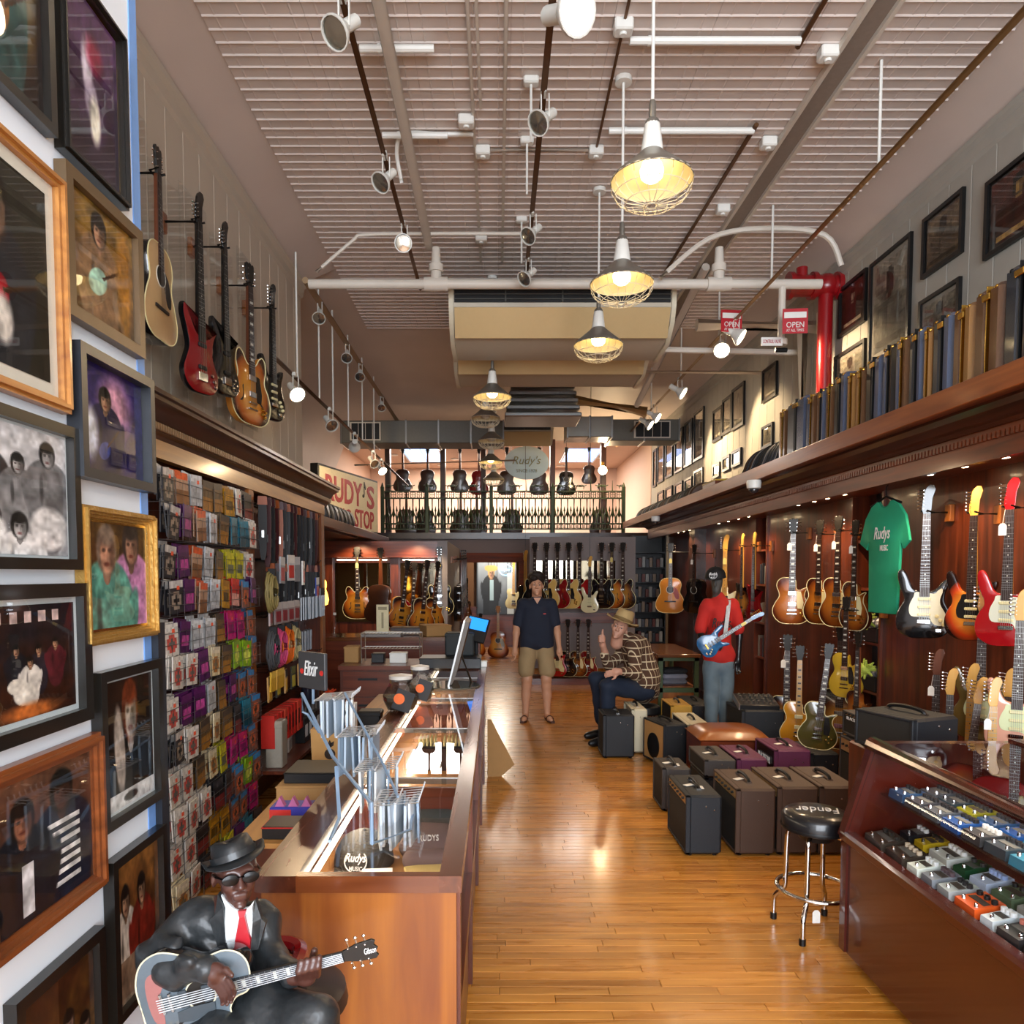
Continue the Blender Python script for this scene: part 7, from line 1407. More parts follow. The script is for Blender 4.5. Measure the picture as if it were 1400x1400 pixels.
for sx in (1, -1):
    s_ = MB(); s_.prism([(sx*.1, .09), (sx*.16, .09), (sx*.2, -.08), (sx*.205, -.19), (sx*.16, -.2), (sx*.125, -.14)], 0, .022, 'XY'); so = s_.build('sandal', mat('sandal_brown', '4a2a1c', .6), p1)
    MB().tube(spline([(sx*.115, -.06, .03), (sx*.15, -.09, .072), (sx*.195, -.07, .03)], 4, False), .012, 6).build('strap', mat('sandal_brown', '4a2a1c', .6), so)
# ---------------------------------------------------------------- seated man with straw hat
def plaid():
    m, nt, b = _new('brown_plaid'); N = nt.nodes.new; L = nt.links.new; tc = N('ShaderNodeTexCoord'); sp = N('ShaderNodeSeparateXYZ'); L(tc.outputs['Object'], sp.inputs[0]); outs = []
    ad = N('ShaderNodeMath'); ad.operation = 'ADD'; L(sp.outputs[0], ad.inputs[0]); L(sp.outputs[1], ad.inputs[1])
    for src, k in ((ad.outputs[0], 13), (sp.outputs[2], 13)):
        mu = N('ShaderNodeMath'); mu.operation = 'MULTIPLY'; mu.inputs[1].default_value = k; L(src, mu.inputs[0]); fr = N('ShaderNodeMath'); fr.operation = 'FRACT'; L(mu.outputs[0], fr.inputs[0]); lt = N('ShaderNodeMath'); lt.operation = 'LESS_THAN'; lt.inputs[1].default_value = .14; L(fr.outputs[0], lt.inputs[0]); outs.append(lt)
    mx = N('ShaderNodeMath'); mx.operation = 'MAXIMUM'; L(outs[0].outputs[0], mx.inputs[0]); L(outs[1].outputs[0], mx.inputs[1]); mi = N('ShaderNodeMix'); mi.data_type = 'RGBA'; L(mx.outputs[0], mi.inputs[0]); mi.inputs[6].default_value = (*lin('4a2f1e'), 1); mi.inputs[7].default_value = (*lin('c9b898'), 1); L(mi.outputs[2], b.inputs['Base Color']); b.inputs['Roughness'].default_value = .85; return m
p2 = thing('person', 'seated person in straw hat, brown plaid shirt and jeans', 'person', (1.38, 7.6, 0)); L2 = p2.location
def V2(x, y, Y): return tuple(S(x, y, Y)-L2)
DEN = mat('dark_denim', '1b2638', .8, var=.12, bump=.15, scale=50); SK2 = mat('skin_fair', 'c29078', .5, var=.06)
H2 = Matrix.Translation(Vector(V2(847, 859, 7.5))) @ Matrix.Rotation(math.radians(-20), 4, 'Z') @ Matrix.Rotation(math.radians(20), 4, 'Y') @ Matrix.Rotation(math.radians(-4), 4, 'X')
b2 = xf(head_prims()+[C((0, .02, -.06), .058, (.02, .06, -.16), .065)], H2, 1.0)+limb([(V2(872, 886, 7.6), .12), (V2(882, 935, 7.65), .13)])+limb([(V2(866, 884, 7.42), .055), (V2(868, 920, 7.28), .045), (V2(845, 918, 7.2), .032)])+limb([(V2(860, 886, 7.8), .055), (V2(832, 908, 7.62), .045), (V2(824, 882, 7.5), .03)])+limb([(V2(880, 940, 7.55), .09), (V2(832, 938, 7.32), .065), (V2(829, 1000, 7.42), .045)])+limb([(V2(876, 940, 7.78), .09), (V2(816, 928, 7.65), .062), (V2(822, 982, 7.75), .042)])
# near hand resting on the knee, far hand raised in a loose fist with the thumb up
b2 += hand_prims(Matrix.Translation(Vector(V2(846, 918, 7.19))) @ Matrix.Rotation(math.radians(78), 4, 'Y'), .95, .35, 1)
fc = Vector(V2(823, 873, 7.48)); b2 += [E3(tuple(fc), (.035, .032, .042)), C(fc, .03, Vector(V2(824, 882, 7.5)), .028)]
for k in range(4): z = .028-.019*k; b2 += [C(fc+Vector((.02, -.028, z)), .010, fc+Vector((-.026, -.036, z)), .0105, .004), C(fc+Vector((-.026, -.036, z)), .0105, fc+Vector((-.034, -.008, z)), .0095, .004)]
b2 += [C(fc+Vector((.004, -.026, .03)), .0125, fc+Vector((.0, -.03, .062)), .0115, .005), C(fc+Vector((.0, -.03, .062)), .0115, fc+Vector((.004, -.026, .09)), .0095, .004)]
organic('body', SK2, b2, p2, .022, .0085)
organic('plaid_shirt', plaid(), [C(V2(870, 886, 7.6), .15, V2(879, 925, 7.64), .185), C(V2(868, 882, 7.47), .1, V2(863, 884, 7.78), .1), C(V2(879, 930, 7.55), .16, V2(881, 940, 7.72), .165), C(V2(858, 873, 7.55), .07, V2(862, 880, 7.58), .08)]+limb([(V2(866, 885, 7.42), .075), (V2(869, 921, 7.28), .066), (V2(853, 918, 7.22), .05)])+limb([(V2(860, 886, 7.8), .075), (V2(833, 909, 7.62), .062), (V2(827, 896, 7.55), .046)]), p2, .035, .011, wr=(.008, 24))
organic('jeans', DEN, limb([(V2(880, 942, 7.55), .12), (V2(832, 938, 7.32), .085), (V2(829, 1004, 7.42), .068)])+limb([(V2(876, 942, 7.78), .12), (V2(816, 928, 7.65), .08), (V2(822, 984, 7.75), .065)])+[C(V2(878, 938, 7.55), .14, V2(880, 938, 7.75), .14)], p2, .03, .011, wr=(.007, 28))
for a, b_, n_ in (((829, 1012, 7.42), (812, 1016, 7.36), 0), ((822, 988, 7.75), (806, 992, 7.7), 0)): A, B = Vector(V2(*a)), Vector(V2(*b_)); A.z = .05; B.z = .038; organic('shoe', mat('shoe_black', '131315', .4), [C(A, .05, B, .036), C((A+B)/2, .045, B+(B-A)*.25, .03)], p2, .02, .009)
fedora(p2, H2 @ Matrix.Translation((0, .012, .072)) @ Matrix.Rotation(math.radians(-10), 4, 'X'), 1.1, mat('straw_hat', 'b89c6a', .8, var=.08, scale=80), mat('straw_band', '7a6038', .8), 1.0); eyes(p2, H2, 1.0)
organic('hair', mat('hair_grey', '6a5a4c', .7), xf([E3((0, .05, .0), (.078, .065, .06))], H2), p2, .01, .01)
cs = thing('low_stool', 'black round stool under the seated person', 'stool', (S(880, 950, 7.68).x, 7.68, 0)); MB().lathe([(.17, .28), (.18, .3), (.17, .36), (.14, .375), (0, .375)], n=26).build('seat', BLK, cs)
for k in range(4): a = math.pi/4+k*math.pi/2; MB().tube([(.12*math.cos(a), .12*math.sin(a), .31), (.19*math.cos(a), .19*math.sin(a), 0)], .014, 8).build('leg', CHROME, cs)
# ---------------------------------------------------------------- shop mannequin with a slung guitar
mq = thing('mannequin', 'grey shop mannequin in black cap, red T-shirt and jeans', 'mannequin', (2.17, 7.12, 0)); GRYF = mat('mannequin_grey', '4a4844', .6, var=.05); LEATH = mat('mannequin_black', '141416', .35, coat=.3); REDT = mat('red_jersey', 'b0221c', .85, var=.06, bump=.15, scale=30); JEAN = mat('washed_denim', '5a6a74', .8, var=.2, scale=12, bump=.15)
organic('figure', GRYF, xf([E3((0, .01, .02), (.07, .09, .1)), E3((0, -.035, -.06), (.045, .05, .05)), C((0, -.085, .02), .012, (0, -.1, -.02), .012), C((0, .02, -.06), .05, (0, .03, -.17), .055)], Matrix.Translation((-.05, 0, 1.66)) @ Matrix.Rotation(-.5, 4, 'Z'))+[C((0, .02, 1.45), .1, (0, .02, 1.0), .1), C((-.13, .02, 1.45), .05, (.15, .02, 1.45), .05)], mq, .03, .013)
organic('arms', LEATH, limb([((-.19, .02, 1.42), .05), ((-.25, -.02, 1.16), .04), ((-.16, -.2, 1.08), .03)])+limb([((.2, .02, 1.42), .05), ((.255, .0, 1.15), .042), ((.22, -.06, .92), .03)])+hand_prims(Matrix.Translation((.22, -.06, .93)), 1.0, .5, -1)+hand_prims(Matrix.Translation((-.17, -.2, 1.08)) @ Matrix.Rotation(math.radians(-75), 4, 'Y'), .9, .6, 1), mq, .015, .010)
organic('tee_shirt', REDT, [C((0, .02, 1.42), .135, (0, .02, 1.0), .15), C((-.14, .02, 1.43), .075, (.15, .02, 1.43), .075), C((-.08, .02, .95), .12, (.09, .02, .95), .12), C((0, .02, 1.48), .065, (-.01, .02, 1.52), .06)]+[C((sx*.18, .02, 1.42), .08, (sx*.245, .0, 1.22), .072) for sx in (1, -1)], mq, .04, .012, wr=(.007, 26))
organic('jeans', JEAN, [C((-.08, .02, .86), .12, (.08, .02, .86), .12)]+[C((sx*.09, .02, .85), .115, (sx*.085, .0, .08), .068, .015) for sx in (1, -1)], mq, .03, .012, wr=(.007, 26))
cp_ = baseball_cap('baseball_cap', 'black baseball cap with round logo on the mannequin', (2.12, 7.12, 1.715), (math.radians(8), 0, math.radians(-28)), .95, mat('cap_black', '131315', .7))
put(fit_text('Rudys', mat('script_black', '141414', .7), .24, .12, .003, .3, .01), 'lettering', mq, (-.03, -.155, 1.27)); st_ = MB(); st_._add([(x+dx, y, z) for x, y, z in spline([(.1, -.03, 1.5), (.07, -.11, 1.44), (.03, -.17, 1.3), (.0, -.2, 1.16)], 4, False) for dx in (-.025, .025)], [(2*i, 2*i+1, 2*i+3, 2*i+2) for i in range(12)]); st_.build('guitar_strap', mat('strap_pale', 'a8b0b8', .6, var=.4, scale=40), mq)
mq.scale = (.76, .85, 1)
guitar('strat', 'blue and green figured guitar slung on the mannequin', tuple(S(957, 890, 6.82)), math.radians(-12), mat('blue_figure', '1f5a8a', .2, coat=.7, var=.9, scale=14), .68, fb=ROSE, neck=NECKM, head=mat('blue_figure', '1f5a8a', .2), tilt=math.radians(56), lod=2, tagp=2, hw=GOLDM, pk=EBON, group='mannequin display')
# ================================================================ back of the shop and mezzanine
# ---- shop sign on the left shelf
ls = thing('overhead_shelf', 'dark wooden shelf on the far left carrying small cases and the shop sign', 'shelf', (-3.3, 7.5, 2.3)); MB().box(0, 1.42, 0, 5.2, 0, .05).build('board', CHERRY_Y, ls); MB().rbox(1.38, 1.43, 0, 5.2, -.03, .08, .006).build('front_edge', CHERRY_Y, ls); MB().box(.2, 1.3, 0, 3.0, -.04, 0).build('underboard', DARKW, ls)
a, b = Vector((-2.43, 10.0)), Vector((-1.95, 12.0)); wv = (b-a).length; rz = math.atan2(b.y-a.y, b.x-a.x); RDS = mat('sign_letter_red', 'b0182a', .4)
sgn = thing('shop_sign', 'cream shop sign with red lettering and black edge at the far left', 'sign', ((a.x+b.x)/2, (a.y+b.y)/2, 2.4), (0, 0, rz)); MB().rbox(-wv/2, wv/2, 0, .12, 0, .86, .006).build('box', BLACKM, sgn); MB().box(-wv/2+.03, wv/2-.03, -.006, .002, .03, .83).build('face', mat('sign_cream', 'ece2c0', .45), sgn)
put(fit_text('RUDY', RDS, 1.22, .36, .006, 0, .02), 'lettering', sgn, (-.22, -.01, .56)); put(fit_text('S', RDS, .28, .36, .006, 0, .02), 'lettering', sgn, (.72, -.01, .56)); put(fit_text('MUSIC', RDS, .85, .26, .006, 0, .015), 'lettering', sgn, (-.45, -.01, .18)); put(fit_text('STOP', RDS, .72, .28, .006, 0, .015), 'lettering', sgn, (.48, -.01, .2))
q = MB().sphere((.44, -.01, .56), .035, 10, (1, .3, .8)); q.box(.465, .478, -.014, -.006, .56, .78).prism([(.478, .78), (.53, .70), (.52, .66), (.478, .72)], -.014, -.006, 'XZ'); q.build('music_note', EBON, sgn)
for k in range(9): t = thing('gig_bag', '%s small dark case from the cornice on the far left shelf' % ORD[k], 'case', (-2.0, 7.72+k*.24, 2.35), (.2, 0, 0), 'cases on the far left shelf'); P = [(-.13, 0), (.1, 0), (.115, .12), (.06, .21), (-.06, .21), (-.13, .14)]; MB().prism(spline(P, 4), -.09, .09, 'XZ', .02).build('shell', GB[(3, 0, 2, 3, 2, 0, 3, 0, 3)[k]], t); MB().tube([(x, -.05, z) for x, z in spline(P, 4)], .008, 5, True).build('piping', STEEL if k % 2 else BLACKM, t)
crate('olive_board', 'olive green box behind the small cases below the shop sign', 'box', (-2.5, 9.3, 2.35), (.5, .3, .42), mat('olive_box', '4a4a1c', .5)); crate('grey_box', 'dark grey box at the far end of the left shelf', 'box', (-2.22, 9.85, 2.35), (.3, .24, .26), mat('grey_box', '3a3c3a', .5))
t = thing('wall_sconce', 'glowing pear-shaped wall lamp past the cabinet end', 'lamp', tuple(px(444, 812, 7.6))); MB().lathe([(.0, -.12), (.03, -.11), (.042, -.06), (.03, .0), (.014, .05), (.022, .09), (.018, .13), (0, .15)], n=16).build('globe', mat('amber_glow', 'ffd27a', .4, var=0, emit='ffb040', es=4), t); MB().cyl((0, 0, .15), (0, 0, .55), .006, n=6).build('cord', BLACKM, t)
# ---- guitar cabinet on the far left
gc = thing('guitar_cabinet', 'cherry cabinet with mirrored back displaying archtop guitars at the far left', 'cabinet', (-3.2, 10.9, 0)); MIR = mat('mirror', 'a8a08c', .05, 1, var=0)
def gcp(n, m, *bb): q = MB(); [q.box(*x) for x in bb]; return q.build(n, m, gc, world=True)
gcp('back_panel', CHERRY, (-3.2, -.76, 11.2, 11.25, 0, 2.24)); gcp('base', CHERRY_X, (-3.2, -.76, 10.55, 11.2, 0, .72)); gcp('header', CHERRY_X, (-3.2, -.88, 10.95, 11.2, 2.0, 2.24)); gcp('stile', CHERRY, (-1.62, -1.5, 11.1, 11.2, .72, 2.0)); gcp('stile', CHERRY, (-2.62, -2.5, 11.1, 11.2, .72, 2.0))
for x0, x1 in ((-2.48, -1.64), (-1.48, -.92)): gcp('mirror', MIR, (x0, x1, 11.185, 11.198, 1.02, 1.92)); gcp('glow_strip', mat('lit_strip', 'fff6e0', .4, var=0, emit='ffeccb', es=5), (x0+.04, x1-.04, 11.14, 11.16, 1.96, 1.975))
gcp('end_pillar', mat('pillar_grey', '8a8280', .6), (-.88, -.74, 10.85, 14.4, 0, 2.24))
spot('cabinet_beam', (-2.05, 10.6, 2.25), (0, .35, -1), 40, WARM, 120); spot('cabinet_beam', (-1.2, 10.6, 2.25), (0, .35, -1), 40, WARM, 120)
FG = dict(lod=1, group='guitars at the back of the shop')
at_depth('es', 'sunburst semi-hollow guitar hanging in the far left cabinet', 489, 747, 846, 10.85, 0, SB_ES, tagp=2, binding=IVORY, **FG); at_depth('es', 'black semi-hollow guitar hanging by the cabinet pillar', 601, 747, 842, 10.85, 5, BK, tagp=2, binding=IVORY, **FG); at_depth('acoustic', 'dark acoustic guitar hanging backwards in the cabinet', 521, 748, 850, 10.78, 170, BROWNB, **FG)
at_depth('arch', 'sunburst archtop guitar leaning on the worktop, left of the group', 546, 764, 862, 10.3, 32, SB_ES, tilt=.14, back=NATOR, binding=IVORY, **FG); at_depth('arch', 'sunburst archtop guitar leaning on the worktop in the middle', 575, 764, 866, 10.15, 35, SB_ES, tilt=.12, back=BK, binding=IVORY, **FG); at_depth('arch', 'sunburst archtop guitar leaning on the worktop at the right', 590, 766, 864, 10.45, 38, SB_ES, tilt=.12, back=BK, binding=IVORY, **FG); at_depth('es', 'cherry red guitar leaning behind the archtops', 563, 768, 860, 10.7, 25, CR, tilt=.05, **FG)
for k, (Y, c) in enumerate(((11.6, BK), (12.1, BROWNB), (12.6, BK), (13.1, CR))): g_ = at_wall('acoustic', '%s guitar hanging edge-on along the corridor wall' % ORD[k], 680-.56*1000/Y, 752, 850, -.56, 90, c, **FG); t_nut[g_.name] = .86; peg(g_, -.74, '%s hanger on the corridor wall' % ORD[k])
# ---- guitar rack panel on the right
rk = thing('guitar_rack', 'grey rack panel with mirror holding two rows of electric guitars', 'rack', (.53, 12.0, 0)); MB().box(0, 1.73, 0, .05, .2, 2.36).build('panel', mat('rack_grey', '7d706c', .55, var=.04), rk); MB().box(.1, 1.4, -.01, 0, 1.5, 1.97).build('mirror', MIR, rk); MB().box(.05, 1.7, -.06, 0, .95, 1.12).build('rail', CHERRY_X, rk); MB().box(0, 1.73, -.5, 0, 0, .1).build('base', CHERRY_X, rk)
RK = [(731, 'black', BK, 0, -28), (747, 'cream', NATUR, 1, -28), (762, 'cherry red', CR, 0, -28), (777, 'natural', NATUR, 1, -28), (792, 'bright red', RD, 1, -28), (822, 'black', BK, 0, -28), (836, 'brown sunburst', SB_ES, 0, -28), (851, 'dark sunburst', SB_DK, 0, -28)]
for k, (x, n_, m_, pgd, rz_) in enumerate(RK):
    g = at_depth('es', '%s semi-hollow guitar, %s from the doorway in the upper rack row' % (n_, ORD[k]), x, 741, 832, 11.62, rz_, m_, pg=PGB if pgd else None, binding=IVORY, tagp=2 if k == 6 else None, **FG); MB().tube([(x_, y_, z_) for x_, y_, z_ in ((0, 0, 0), (0, -.3, 0))], .008, 6).build('hook', BLACKM, rk, loc=(g.location.x-.53, 0, g.location.z+g.scale.z*.84))
at_depth('strat', 'white guitar hanging lower beneath the empty rack hook', 806, 760, 838, 11.3, -20, CREAM, **FG)
for k, (x, n_, m_, kd) in enumerate(((762, 'bright red', RD, 'strat'), (776, 'black', BK, 'lp'), (790, 'cherry sunburst', SB_LP, 'lp'), (804, 'wine red', CR, 'lp'))): at_depth(kd, '%s guitar, %s from the doorway in the lower rack row' % (n_, ORD[k]), x, 846, 925, 11.5, -25, m_, binding=IVORY if kd == 'lp' else None, pg=IVORY if k != 1 else None, **FG)
at_depth('tele', 'guitar with pale maple neck hanging beside the doorway', 718, 752, 838, 13.9, -30, BK, fb=MAPLE, **FG); at_depth('tele', 'white-bodied guitar hanging in the back room by the poster', 702, 765, 840, 16.9, 0, CREAM, fb=MAPLE, **FG)
def wire_up(t, zt, lb):
    p = t.location; z = p.z+t.scale.z*.9; tag(MB().cyl((p.x, p.y, z), (p.x, p.y, zt), .004, n=5).build('hanging_wire', BLACKM), 'thin wire above the '+lb, 'wire', 'hanging wires')
for o_ in list(COL.objects):
    if o_.get('group') == 'guitars at the back of the shop' and o_.type == 'EMPTY':
        lb = o_['label']
        if any(k in lb for k in ('hanging lower', 'beside the doorway', 'in the back room')): wire_up(o_, 2.44 if 'back room' in lb else 4.7, lb[:60])
# ---- dark bookcase with discs
bc = thing('bookcase', 'black open bookcase filled with small boxes at the far right', 'bookcase', (2.26, 12.2, 0)); MB().box(0, .55, .25, .3, 0, 2.4).build('back', BLACKM, bc)
for x in (0, .53): MB().box(x, x+.02, 0, .3, 0, 2.4).build('side', BLACKM, bc)
NSH = 9
for z in range(NSH): MB().box(.02, .53, 0, .25, .1+z*.25, .12+z*.25).build('shelf', BLACKM, bc)
for z in range(NSH-1):
    for k in range(8): tag(MB().box(2.3+.06*k, 2.35+.06*k, 12.24, 12.44, .121+z*.25, .121+z*.25+.13+.02*((k*z) % 3)).build('disc_box', mat('spine_%d' % ((k+z) % 5), '3a3c44', .5)), '%s disc box from the left on the %s shelf of the black bookcase' % (ORD[k], ORD[z]), 'box', 'disc boxes in the black bookcase')
# ---- green showcase with folded clothes
gs = thing('small_showcase', 'green-edged glass showcase with folded clothes behind the amplifiers', 'display case', (1.84, 8.3, 0)); GRNW = mat('green_painted_wood', '3a4a2a', .5)
for x in (0, .41):
    for y in (0, 1.2): MB().box(x, x+.05, y, y+.05, 0, .82).build('corner_post', GRNW, gs)
MB().rbox(-.02, .48, -.02, 1.27, .8, .84, .006).build('top', wood('worktop', '4a2814', '74431f', 'X', 7, 12, .22, .5), gs); MB().box(.02, .44, .02, .04, 0, .42).build('lower_panel', HONEY, gs); MB().box(.0, .46, 0, .05, .4, .45).build('cross_rail', GRNW, gs); MB().box(.0, .46, 0, .05, .76, .8).build('cross_rail', GRNW, gs); q = MB(); q.quad((.05, .02, .45), (.41, .02, .45), (.41, .02, .76), (.05, .02, .76)); q.build('pane', PANE, gs); MB().box(.03, .44, .05, 1.2, .44, .46).build('shelf', HONEY, gs); MB().box(.0, .02, .05, 1.2, 0, .8).build('side_panel', CHERRY, gs)
for k, c in enumerate(('6a6a72', '8a8a94', '2a2a2c')): tag(put(MB().rbox(-.15, .15, -.12, .12, 0, .06, .02).mesh('folded_shirt', mat('fold_'+c, c, .85)), 'folded_shirt', None, (2.07, 8.6, .462+.061*k), (0, 0, .1*k)), '%s folded shirt in the green-edged showcase' % ('lowest grey', 'pale grey', 'top black')[k], 'shirt', 'folded shirts in the showcase')
# ---- doorway: poster, neon script, orange guitar, tablet
t = thing('poster', 'tall poster of a figure in hat and dark coat seen through the doorway', 'poster', (-.02, 17.46, 1.45))
def P_door(u, v):
    C = bgr(u, v, '3a424c', '8a96a4', 90, .5, 8); C = C*(.8+.35*((u*14) % 1 > .2))[..., None]; C = paint(C, RC(u, v, .78, .94, 0, .75), 'c8d8e4'); C = figure(C, u, v, .36, .78, .22, hexc('c89a80'), hexc('e0b468'), hexc('1c2024'), .9); C = paint(C, RC(u, v, .32, .42, .25, .62), 'a8c8d8'); C = paint(C, E(u, v, .36, .84, .17, .06), 'd8ac60'); C = paint(C, RC(u, v, .15, .3, .0, .35), '15171a'); return C
printed('print', vmat('poster_print', .4), .92, 1.3, 40, 56, P_door, t); MB().box(-.48, .48, 0, .02, -.67, .67).build('backing', FRT, t)
NEON = mat('neon_blue', 'bfeaff', .4, var=0, emit='7fd8ff', es=3); t = thing('neon_sign', 'round pale blue neon script sign on the poster', 'neon sign', (.2, 17.452, 1.85)); MB().tube([(.15*math.cos(a), 0, .13*math.sin(a)) for a in np.linspace(0, 2*math.pi, 28, endpoint=False)], .007, 5, True).build('tube_ring', NEON, t); put(fit_text('Taylor', NEON, .22, .09, .006, .2), 'lettering', t, (0, -.005, 0))
point('back_room_fill', (.0, 16.4, 2.3), 70, (1, .85, .65), .1)  # point light added to brighten the back room and its poster
at_depth('acoustic', 'orange sunburst acoustic guitar standing upright in the doorway', 681, 828, 899, 15.3, -5, SB_AC, pg=PGW, fb=MAPLE, neck=MAPLE, head=NATOR, **FG); at_depth('acoustic', 'sunburst acoustic guitar leaning left of the orange one', 652, 838, 897, 15.6, 20, SB_AC, tilt=.1, **FG); g_ = at_depth('es', 'red sunburst guitar hanging at the left doorway jamb', 639, 790, 848, 15.0, 60, SB_LP, **FG); wire_up(g_, 2.44, 'red sunburst guitar at the doorway jamb')
t = thing('card_terminal', 'tablet payment terminal with bright blue screen at the counter end', 'terminal', (-.19, 6.5, CZT)); q = MB(); q.M = Matrix.Translation((0, 0, .3)) @ Matrix.Rotation(-.5, 4, 'X') @ Matrix.Rotation(.25, 4, 'Y'); q.rbox(-.1, .1, -.012, .012, -.11, .13, .005); q.build('casing', BLK, t); q = MB(); q.M = Matrix.Translation((0, 0, .3)) @ Matrix.Rotation(-.5, 4, 'X') @ Matrix.Rotation(.25, 4, 'Y'); q.box(-.085, .085, -.0145, -.012, .0, .115); q.build('screen', mat('blue_screen', '1f78d8', .3, var=0, emit='1f78d8', es=1.2), t); MB().cyl((0, .02, 0), (0, .02, .26), .02, n=10).build('post', BLK, t); MB().lathe([(.09, 0), (.09, .012), (.03, .018)], n=18).build('base', BLK, t)
crate('receipt_dock', 'small white dock beside the payment terminal', 'device', (-.14, 6.32, CZT), (.1, .09, .05), WHITE)
# ---- mezzanine balustrade
IRON = mat('green_iron', '323c22', .45, .3, var=.1); bl = thing('balustrade', 'ornate dark green iron balustrade along the mezzanine front', 'railing', (-2.25, 14.42, 2.56)); W_b = 4.72
for x in (0, .87, 2.13, 3.33, W_b): MB().rbox(x-.035, x+.035, -.035, .035, 0, .9, .008).cyl((x, 0, .9), (x, 0, .98), .03, .008, 8).build('post', IRON, bl)
for z in (.06, .17, .66, .8): MB().box(0, W_b, -.014, .014, z, z+.022).build('rail', IRON, bl)
fin = MB().tube([(0, 0, .08), (0, 0, .68)], .016, 6).cyl((0, 0, .36), (0, 0, .5), .034, .01, 6).cyl((0, 0, .3), (0, 0, .36), .012, .034, 6).tube(spline([(-.055, 0, .18), (-.05, 0, .3), (-.012, 0, .4)], 3, False), .013, 5).tube([(.063, 0, .07), (.063, 0, .42)], .012, 5).cyl((.063, 0, .42), (.063, 0, .52), .024, .004, 6).tube(spline([(.055, 0, .18), (.05, 0, .3), (.012, 0, .4)], 3, False), .013, 5).mesh('baluster', IRON, 40)
sq = MB().tube([(-.045, 0, .69), (.045, 0, .69), (.045, 0, .79), (-.045, 0, .79)], .011, 4, True).tube([(-.04, 0, .74), (.04, 0, .74)], .007, 4).tube([(0, 0, .695), (0, 0, .785)], .007, 4).mesh('lattice_square', IRON); lsq = MB().tube([(-.04, 0, .09), (.04, 0, .09), (.04, 0, .165), (-.04, 0, .165)], .01, 4, True).tube([(0, 0, .09), (0, 0, .165)], .007, 4).mesh('lattice_square', IRON)
for k in range(37): x = .09+k*.1263; put(fin, 'baluster', bl, (x, 0, 0)); put(sq, 'lattice_square', bl, (x, 0, 0)); put(lsq, 'lattice_square', bl, (x, 0, 0))
scr = MB()
for sgx in (-1, 1): scr.tube([(sgx*(.15-.115*t_*math.cos(t_*4.2)*.9), 0, .83+.115*t_+.05*math.sin(t_*4.2)) for t_ in np.linspace(.05, 1.25, 16)], .01, 5)
scr.cyl((0, 0, .82), (0, 0, 1.02), .012, .004, 6); scm = scr.mesh('scroll', IRON, 40)
for k in range(11): put(scm, 'scroll', bl, (.3+k*.42, 0, 0))
for k, x in enumerate((531, 606, 661, 755, 824)): p = px(x, 700, 14.85); tag(MB().rbox(p.x-.05, p.x+.05, 14.75, 14.95, 2.56, 4.44, .008).build('mezzanine_column', wood('column_brown', '2e160e', '4a2416', 'Z', 7, 12, .4, .2)), '%s brown column from the left behind the mezzanine rail' % ORD[k], 'column', 'mezzanine columns')
for k, (x, m_, yb) in enumerate(((551, BROWNB, 673), (585, BROWNB, 674), (629, BROWNB, 674), (655, CR, 677), (693, BROWNB, 677), (737, BROWNB, 677), (774, BK, 677), (805, BROWNB, 662))): at_depth('acoustic', '%s guitar from the left hanging above the mezzanine rail' % ORD[k], x, 611, yb, 15.35, 178 if k not in (6,) else 0, m_, lod=0, group='guitars hanging over the mezzanine')
for k, x in enumerate((556, 582, 630, 652, 700, 820)): at_depth('acoustic', '%s dark guitar from the left standing behind the mezzanine rail' % ORD[k], x, 660, 733, 15.7, 178, BROWNB, lod=0, group='guitars standing on the mezzanine')
for o_ in list(COL.objects):
    if o_.get('group') == 'guitars hanging over the mezzanine' and o_.type == 'EMPTY': wire_up(o_, 4.5 if o_.location.y > 14.9 else 4.7, o_['label'])
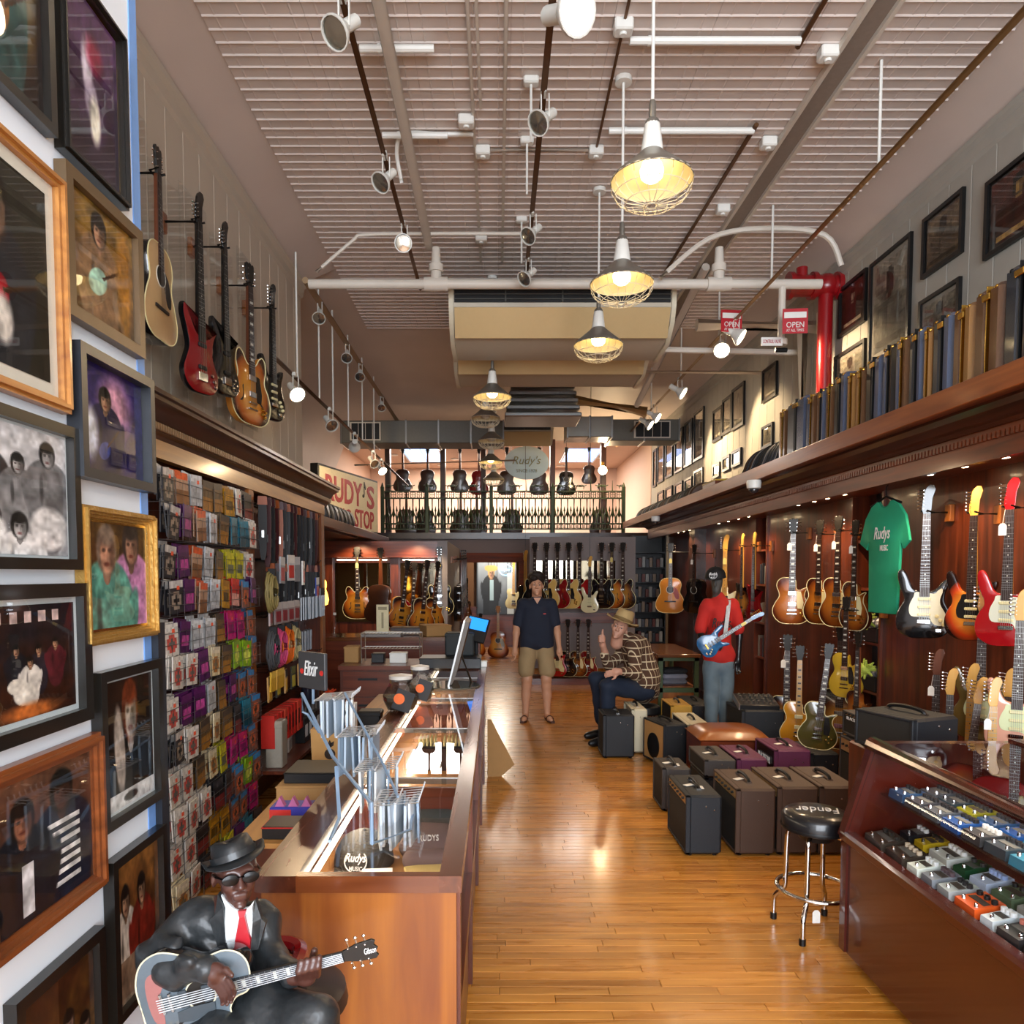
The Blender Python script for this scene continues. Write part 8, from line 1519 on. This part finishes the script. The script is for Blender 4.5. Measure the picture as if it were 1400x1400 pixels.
# oval hanging sign
ov = thing('oval_sign', 'pale blue oval glass sign with script hanging over the mezzanine rail', 'sign', tuple(px(720, 633, 14.25))); MB().prism([(.43*math.cos(a), .32*math.sin(a)) for a in np.linspace(0, 2*math.pi, 40, endpoint=False)], -.012, .012, 'XZ').build('oval', mat('pale_sign', 'cfe6ea', .15, coat=.6, var=.1, scale=4), ov); put(fit_text("Rudy's", mat('script_gold', '8a8a60', .5), .55, .2, .004, .3), 'lettering', ov, (0, -.016, .03)); put(fit_text('SINCE 1978', mat('script_gold', '8a8a60', .5), .4, .06, .004), 'lettering', ov, (0, -.016, -.15))
for x in (-.3, .3): MB().cyl((x, 0, .2), (x, 0, 1.1), .005, n=5).build('chain', STEEL, ov)
t = thing('globe_lamp', 'bright bare globe bulb at the right end of the mezzanine rail', 'lamp', tuple(px(824, 643, 14.2))); MB().sphere((0, 0, 0), .085, 14).build('globe', mat('globe_glow', 'fff4dc', .4, var=0, emit='ffe0a8', es=16), t, True); MB().cyl((0, 0, .08), (0, 0, .16), .03, n=8).build('socket', GOLDM, t); point('globe_light', (0, -.12, 0), 40, WARM, .08, t)
SKY = mat('daylit_skylight', 'cfe4ff', .4, var=0, emit='8fbcff', es=1.5)
for k, (x0, x1) in enumerate(((1.55, 2.3), (-2.1, -1.3))):
    s_ = thing('window_%d' % (3+k), 'bright skylight', 'window', (x0, 16.2, 4.49)); del s_['category']; struct(s_)
    for i in range(2):
        for j in range(3): MB().box((x1-x0)/2*i+.01, (x1-x0)/2*(i+1)-.01, .6*j+.01, .6*j+.59, -.01, 0).build('pane', SKY, s_)
    MB().box(-.04, 0, -.04, 1.84, -.03, .0).box(x1-x0, x1-x0+.04, -.04, 1.84, -.03, 0).build('frame', WHITE, s_)
for k, (x, y) in enumerate(((-1.95, 18.2), (-1.4, 18.6), (-1.0, 17.6), (-.3, 18.4), (.8, 18.0), (1.6, 18.7), (2.4, 17.4), (-2.4, 17.0))): t = thing('downlight', '%s round downlight in the mezzanine ceiling' % ORD[k], 'downlight', (x, y, 4.495), group='mezzanine downlights'); MB().lathe([(.11, 0), (.115, -.015), (.09, -.02)], n=18).build('ring', WHITE, t); MB().lathe([(.09, -.016), (0, -.018)], n=16).build('lens', PUCKL, t)
